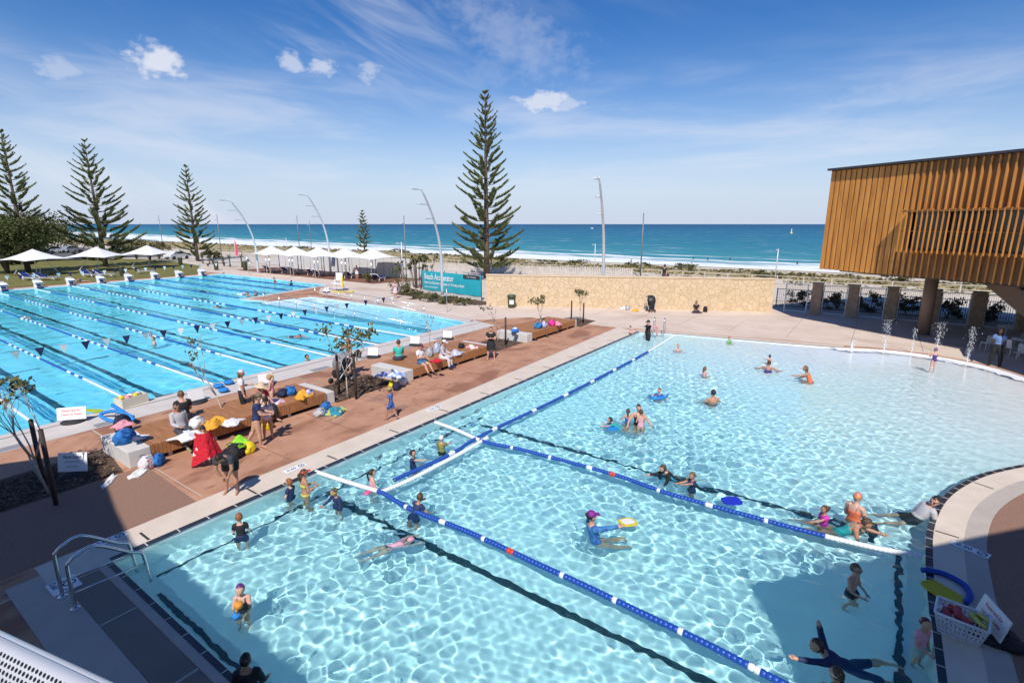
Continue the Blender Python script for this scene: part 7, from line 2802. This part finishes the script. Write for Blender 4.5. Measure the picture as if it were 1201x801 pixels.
bather(1001, 609, 576, RI + 25, 1.62, 'woman in an orange swimsuit and a colourful swim cap with her back half turned', arms=('water', 'water'), skin='pink', wear=[('swim', c_orange)], hair=('cap', mat('pink patterned cap', (.60, .08, .20), .4, col2=(.66, .35, .08), scale=14)), goggles=c_black, build=1.1)
bather(966, 612, 591, LE, 1.08, 'girl with her hair tied up in a magenta and purple top', arms=('fwd', 'water'), skin='tan', wear=[('tee', c_mag)], hair=('bun', 'brown'), look=(15, 0))
q = person(G(982, 618, W1 + .02), RI - 32, 1.62, 'woman in a teal swimsuit floating beside the girl in magenta', -.17, spine=(0, .7, .6), arms=('fwd', 'hang'), legs=('trail', 'trailb'), look=(0, -35), skin='tan', wear=[('swim', c_teal)], hair=('bun', 'brown'), wet=True)
q = person(G(1072, 603, W1 + .02), RI - 6, 1.66, 'woman in a grey top and sunglasses floating against the curved pool edge', -.16, spine=(.1, .5, .72), arms=('back', 'hang'), legs=('trail', 'trailb'), look=(150, -5), skin='fair', wear=[('long', c_grey), ('shorts', c_black)], hair=('bun', 'dark'), glasses=m_eye, wet=True, build=1.15)
bather(999, 690, 659, TO + 25, 1.25, 'boy in dark goggles and grey wet shirt at the edge of the shade', arms=('water', 'lap'), skin='fair', wear=[('shorts', c_black)], hair=('short', 'mid'), goggles=c_navy)
bather(1079, 757, 722, TO + 15, 1.15, 'child in a pink rash shirt standing in the shade near the toy basket', arms=('down', 'lap'), skin='fair', wear=[('tee', c_pink), ('shorts', c_grey)], hair=('cap', mat('maroon cap', (.10, .02, .03), .5)))
q = person(G(1000, 778, W1 - .01), LE - 18, 1.5, 'swimmer in a long dark suit on one side in the shade, arms spread', -.15, spine=(0, .86, .45), arms=(((.25, 1, .05), (.1, 1, .05)), ((.6, .2, .8), (-.5, .3, .9))), legs=('trail', ((.5, -.8, -.1), (.2, -1, -.1))), look=(-15, 0), skin='fair', wear=[('wetsuit', c_navy)], hair=('bob', 'brown'), wet=True)
bather(980, 808, 781, AW + 30, 1.3, 'top of a brown-haired head with a goggle strap at the bottom edge', arms=('water', 'water'), skin='tan', wear=[('tee', c_navy)], hair=('short', 'brown'), goggles=c_white)

# --- people on the deck
def stand(x, y, yaw, H, label, **k):
    z = k.pop('z', .012)
    p = G(x, y, z)
    return person(p, yaw, H, label, .515 * H, kid=H < 1.4, **k)
def seated(x, y, yaw, H, label, **k):
    p = G(x, y, ZB)
    return person(Vector((p.x, p.y, .012)), yaw, H, label, ZB - .012 + .050 * H, kid=H < 1.4, legs=k.pop('legs', ('sit', 'sit')), **k)
person(Vector((6.25, 16.45, .012)), TO + 58, 1.68, 'woman in an open grey cardigan and sunglasses leaning back on the bench end', ZB + .07, legs=('sitout', 'sitout'), arms=(((.3, -.35, -.9), (.0, .1, -1)), 'lap'), spine=(0, -.12, 1), look=(15, -15), skin='tan', wear=[('tank', CL('dark print top', (.04, .04, .05), col2=(.3, .3, .3), scale=20)), ('pants', c_greyd), ('cardigan', c_grey), ('shoes', CL('olive shoes', (.30, .27, .14)))], hair=('bun', 'dark'), glasses=m_eye)
person(Vector((6.75, 17.35, .012)), 80, 1.78, 'man in a black shirt sitting with his back turned on the nearest bench', ZB + .08, legs=('sit', 'sit'), arms=('lap', 'lap'), skin='fair', wear=[('tee', c_black), ('pants', c_greyd)], hair=('short', 'mid'), build=1.15, look=(0, -20))
stand(274, 577, TO + 10, 1.66, 'woman in dark clothes bending down at the pool coping', spine=(0, .86, .50), arms=(((.05, .1, -1), (-.45, -.15, -.9)), ((.05, .1, -1), (-.45, -.15, -.9))), legs=('straight', 'apart'), look=(0, -60), skin='tan', wear=[('tee', c_greyd), ('shorts', c_black)], hair=('bob', 'dark'), build=1.1)
person(G(243, 544, .012), AW + 30, 1.12, 'child hunched under a red and white towel beside the bending woman', .55, spine=(0, .3, 1), arms=('bent', 'bent'), legs=('stand', 'stand'), look=(0, -30), skin='fair', wear=[('shorts', c_black)], hair=('short', 'dark'), kid=True)
def hooded_towel():
    p = G(243, 544, .012)
    nu, nv = 26, 14
    lay = [[], []]
    for i in range(nu + 1):
        u = i / nu - .5
        a = u * 3.5
        for j in range(nv + 1):
            v = j / nv
            r = .175 + .03 * v + .10 * v ** 1.4 * (.8 + .6 * abs(u))
            fold = .035 * sin(13 * u + 1.2) * v + .02 * sin(29 * u) * v
            z = 1.0 - .05 * cos(a) - .70 * v - .34 * v * max(0, -u) * 2 - .08 * v * max(0, u)
            for k, t in enumerate((0, .014)):
                rr = r + fold - t
                lay[k].append((rr * sin(a) * 1.1, -rr * cos(a) * .9 - .02, z))
    fs = []
    for i in range(nu):
        for j in range(nv):
            q = i * (nv + 1) + j
            fs.append((q, q + nv + 1, q + nv + 2, q + 1))
    b = MB()
    b.add(lay[0], fs, 0, True)
    b.add(lay[1], [x[::-1] for x in fs], 0, True)
    o = b.build('beach_towel', m_redpat)
    o.location, o.rotation_euler = p, (0, 0, radians(TO + 30 + 90))
    tag(o, 'red towel with white pattern draped over the hunched child', 'towel')
hooded_towel()
stand(304, 523, RI + 22, 1.66, 'woman in a navy top, olive cap and green bottoms standing by the bench', arms=('lap', 'lap'), spine=(0, .12, 1), look=(0, -18), legs=('stepb', 'straight'), skin='fair', wear=[('tee', c_navy), ('briefs', c_green)], hair=('pony', 'brown'), hat=('cap', CL('olive cap', (.16, .13, .08))), build=1.08)
stand(287, 488, RI + 30, 1.66, 'woman in a white shirt and pink cap standing behind the nearest bench', arms=('bent', 'down'), look=(0, -15), skin='fair', wear=[('tee', c_white), ('pants', c_black)], hair=('bob', 'mid'), hat=('cap', CL('pale pink cap', (.68, .50, .54))))
person(Vector((8.75, 16.35, .012)), TO + 65, 1.64, 'woman in a red top and straw hat sitting with a toddler on her lap', ZB + .07, legs=('sit', 'sit'), arms=('lap', 'lap'), look=(0, -12), skin='fair', wear=[('tee', c_red), ('pants', c_black)], hair=('bob', 'brown'), hat=('sun', CL('straw hat', (.60, .45, .30))), build=1.1)
person(Vector((8.66, 16.05, .5)), TO + 40, .85, 'toddler in a white shirt on the lap of the woman in red', .17, legs=('sit', 'sit'), arms=('lap', 'lap'), look=(20, 0), skin='fair', wear=[('tee', c_white), ('shorts', c_greyd)], hair=('short', 'brown'), kid=True)
stand(316, 515, AW + 10, 1.36, 'girl in a white sleeved top and pale pink bottoms facing the bench', arms=('bent', 'bent'), look=(-10, -20), skin='tan', wear=[('long', CL('pale pink top', (.72, .62, .64))), ('briefs', c_pink)], hair=('bun', 'dark'), legs=('apart', 'straight'))
stand(321, 480, LE + 10, 1.3, 'blonde girl in a pink swimsuit standing behind the nearest bench', arms=('bent', 'bent'), look=(0, -20), skin='pink', wear=[('swim', CL('coral pink swimsuit', (.78, .30, .30))), ('briefs', MATS['coral pink swimsuit'])], hair=('pony', 'blond'))
bather(360, 424, 416, RI, 1.6, 'dark-haired head at the near edge of the lane pool', level=W2, arms=('fwd', 'fwd'), skin='tan', wear=[('tank', c_black)], hair=('short', 'dark'))
stand(411, 440, TO - 25, 1.68, 'woman with sunglasses on her head holding clothes beside the black stroller', arms=('lap', 'face'), look=(0, -12), skin='tan', wear=[('tank', CL('patterned top', (.35, .30, .34), col2=(.06, .06, .09), scale=16)), ('skirt', CL('pale skirt', (.66, .60, .58)))], hair=('pony', 'mid'), glasses=m_eye, legs=('stand', 'stepf'))
bag(G(420, 419, .8), (.36, .26, .42), m_cblk, 'small black backpack on the back of the woman beside the stroller', 'backpack', rz=RT, seed=61, handles=False)
person(Vector((15.75, 17.3, .012)), AW + 30, 1.78, 'man in a turquoise shirt sitting with his back turned on the middle bench', ZB + .08, legs=('sit', 'sit'), arms=('lap', 'lap'), look=(25, -15), skin='tan', wear=[('tee', c_turq), ('shorts', c_greyd)], hair=('short', 'brown'), build=1.12)
person(Vector((15.95, 16.15, .012)), TO + 55, 1.66, 'woman in a white shirt, dark visor and jeans shorts sitting with legs stretched out', ZB + .07, legs=('sitout', 'sitout'), arms=('lap', 'fold'), look=(0, -18), skin='fair', wear=[('tee', c_white), ('shorts', c_denim), ('shoes', CL('brown sandals', (.09, .05, .03)))], hair=('short', 'brown'), hat=('cap', CL('dark plum visor', (.09, .03, .05))), build=1.12)
person(Vector((17.15, 16.0, .012)), TO + 75, 1.64, 'woman all in pale grey with a white visor sitting on the middle bench', ZB + .07, legs=('sit', 'sit'), arms=('lap', 'lap'), look=(0, -15), skin='fair', wear=[('long', CL('pale grey top', (.50, .46, .47))), ('pants', CL('pale trousers', (.60, .54, .54))), ('shoes', c_navy)], hair=('short', 'dark'), hat=('cap', c_white), glasses=m_eye, spine=(0, .18, 1))
stand(576, 421, TO, 1.64, 'barefoot woman in a loose black dress standing between two benches', arms=('fold', 'fold'), look=(0, -12), legs=('apart', 'apart'), skin='fair', wear=[('dress', c_black)], hair=('bun', 'mid'), build=1.12)
stand(459, 492, LE - 15, 1.12, 'boy in a blue rash shirt and cap walking across the deck', arms=('down', 'down'), legs=('stepf', 'stepb'), skin='tan', wear=[('tee', CL('mid blue rash shirt', (.05, .10, .34), col2=(.10, .17, .42), scale=10)), ('shorts', c_blue)], hair=('short', 'brown'), hat=('cap', CL('sandy cap', (.36, .30, .12))))
person(G(816, 366.5, .012), TO - 5, 1.66, 'woman with long hair sitting cross-legged against the limestone wall', .10, legs=('cross', 'cross'), arms=('lap', 'lap'), look=(0, -20), skin='tan', wear=[('tee', c_black), ('pants', c_greyd)], hair=('long', 'brown'))
person(Vector((40.15, 13.7, 2.55)), AW - 40, 1.7, 'person in dark clothes sitting on top of the limestone wall', .10, legs=('aheadb', 'crouch'), arms=('fwd', 'back'), skin='tan', wear=[('tee', c_black), ('pants', c_greyd)], hair=('short', 'dark'))
stand(464, 350, TO + 25, 1.6, 'person wrapped in a pale pink towel rubbing their hair by the shrub', arms=('face', 'face'), skin='fair', wear=[('dress', CL('pale pink towelling', (.74, .54, .62)))], hair=('short', 'ginger'))
stand(419, 327.5, AW, 1.66, 'person in a pink shirt and white shorts between the loungers', arms=('down', 'bent'), skin='fair', wear=[('tee', CL('pale salmon shirt', (.66, .42, .40))), ('shorts', c_white)], hair=('short', 'dark'))
stand(1166, 429, LE + 35, 1.80, 'man in a light blue shirt and dark trousers standing in the shade under the building', arms=('down', 'bent'), legs=('apart', 'apart'), skin='dark', wear=[('tee', c_lblue), ('pants', c_black), ('shoes', c_black)], hair=('short', 'dark'), build=1.15)
pr = person(Vector((33.2, -7.0, .012)), TO, 1.7, 'person in blue sitting at the cafe table at the right edge', .50, legs=('sit', 'sit'), arms=('lap', 'lap'), skin='tan', wear=[('tee', c_blue), ('pants', c_greyd)], hair=('short', 'dark'))
stand(576, 318, RI, 1.7, 'person in dark clothes walking behind the trunk of the tallest pine', z=-.02, arms=('down', 'bent'), legs=('stepf', 'stepb'), skin='tan', wear=[('tee', c_greyd), ('pants', c_black)], hair=('short', 'dark'), vox=1.3)

# --- swimmers in the lane pool
def swim(x, y, yaw, label, suit, cap, arm=('over', 'back'), skin='tan'):
    person(G(x, y, W2 - .06), yaw, 1.7, label, .0, spine=(0, 1, .10), arms=arm, legs=('trail', 'trailb'), look=(30, -20), skin=skin, wear=suit, hair=cap, wet=True, vox=1.25, group='swimmers in the lane pool')
swim(27, 374, -90, 'swimmer in white doing laps beside the left edge of the lane pool', [('tee', c_white)], ('cap', MATS['white cap']))
bather(181, 403, 395, LE + 40, 1.7, 'bare-chested swimmer standing mid-lane with arms spread', level=W2, arms=('wide', 'up'), skin='pink', hair=('short', 'mid'), group='swimmers in the lane pool')
swim(242, 344, 90, 'swimmer in a dark suit in the lane below the far starting blocks', [('long', c_black)], ('short', 'dark'))
swim(279, 346, -60, 'swimmer in a white cap near the peninsula tip', [('tee', c_white)], ('cap', MATS['white cap']))
bather(291, 347, 342.5, TO, 1.7, 'dark-haired swimmer just left of the peninsula tip', level=W2, arms=('side', 'side'), skin='tan', wear=[('tank', c_black)], hair=('short', 'dark'), group='swimmers in the lane pool', vox=1.3)
bather(300, 346, 341, TO + 60, 1.7, 'dark-haired swimmer right against the peninsula tip', level=W2, arms=('side', 'side'), skin='tan', wear=[('tank', c_navy)], hair=('short', 'dark'), group='swimmers in the lane pool', vox=1.3)
swim(262, 362, 100, 'swimmer with a dark suit beside the third rope from the peninsula', [('tank', c_black)], ('short', 'dark'))
bather(322, 332, 325.5, TO + 90, 1.7, 'swimmer standing upright in the far arm of the lane pool', level=W2, arms=('side', 'bent'), skin='fair', wear=[('tank', c_black)], hair=('short', 'dark'), group='swimmers in the lane pool', vox=1.3)
bather(342, 334, 329, LE, 1.7, 'swimmer close to the long edge in the far arm of the lane pool', level=W2, arms=('fwd', 'side'), skin='tan', wear=[('tee', c_black)], hair=('short', 'dark'), group='swimmers in the lane pool', vox=1.3)
swim(341, 396, -75, 'swimmer in a dark blue suit stroking across the near lanes', [('swim', c_navy)], ('short', 'brown'))
swim(258, 322.5, 20, 'swimmer at the far corner of the lane pool beside a white board', [('tank', c_red)], ('short', 'dark'))
person(G(97, 331, .02), RI, 1.65, 'person lying back on the lane pool edge between two starting blocks', .10, spine=(0, -.8, .35), arms=('back', 'back'), legs=('ahead', 'crouch'), skin='tan', wear=[('swim', c_navy)], hair=('short', 'brown'), vox=1.3)
# surfers far out
for (x, y, lb) in [(740, 307.5, 'tiny surfer in the breakers left of the tall straight light pole'), (813, 304, 'tiny surfer beyond the breakers above the sitting person'), (830, 305, 'tiny surfer right of the one above the sitting person'), (856, 305.5, 'tiny surfer furthest right of the group of three'), (935, 310, 'tiny surfer close to the timber building')]:
    d = _fw * FPX + _rt * (x - CX) + _up * (CY - y)
    t = (-4 - CAM_H) / d.z
    person(Vector((d.x * t, d.y * t, -4.0)), 10, 1.75, lb, .1, spine=(0, .5, .9), arms=('fwd', 'fwd'), legs=('trail', 'trail'), skin='tan', wear=[('wetsuit', c_black)], hair=('short', 'dark'), vox=2.0, group='surfers')
# toys held by bathers
tb = empty('pool_dumbbell', G(277, 722, W1 + .06), radians(35), 'blue and orange foam dumbbell held by the girl in the purple swim cap', 'toy')
MB().tube([(0, 0, .05), (0, 0, .28)], .022, 8).build('handle', mat('orange foam', (.70, .28, .04), .7), tb)
for z, m in ((.0, m_noodle), (.28, MATS['orange foam'])):
    MB().lathe((0, 0, z), [(.05, -.07), (.085, -.05), (.085, .05), (.05, .07)], 8).build('weight', m, tb)
tb.rotation_euler = (.25, .15, 0)
tb.scale = (.8,) * 3
pk = MB().ball((0, 0, 0), (.11, .07, .05), 10, 7).build('arm_float', mat('pink float', (.72, .10, .26), .4))
pk.location = G(431, 578, W1 + .02)
tag(pk, 'pink float under the white rope by the girl with a plait', 'float')
finish_people()
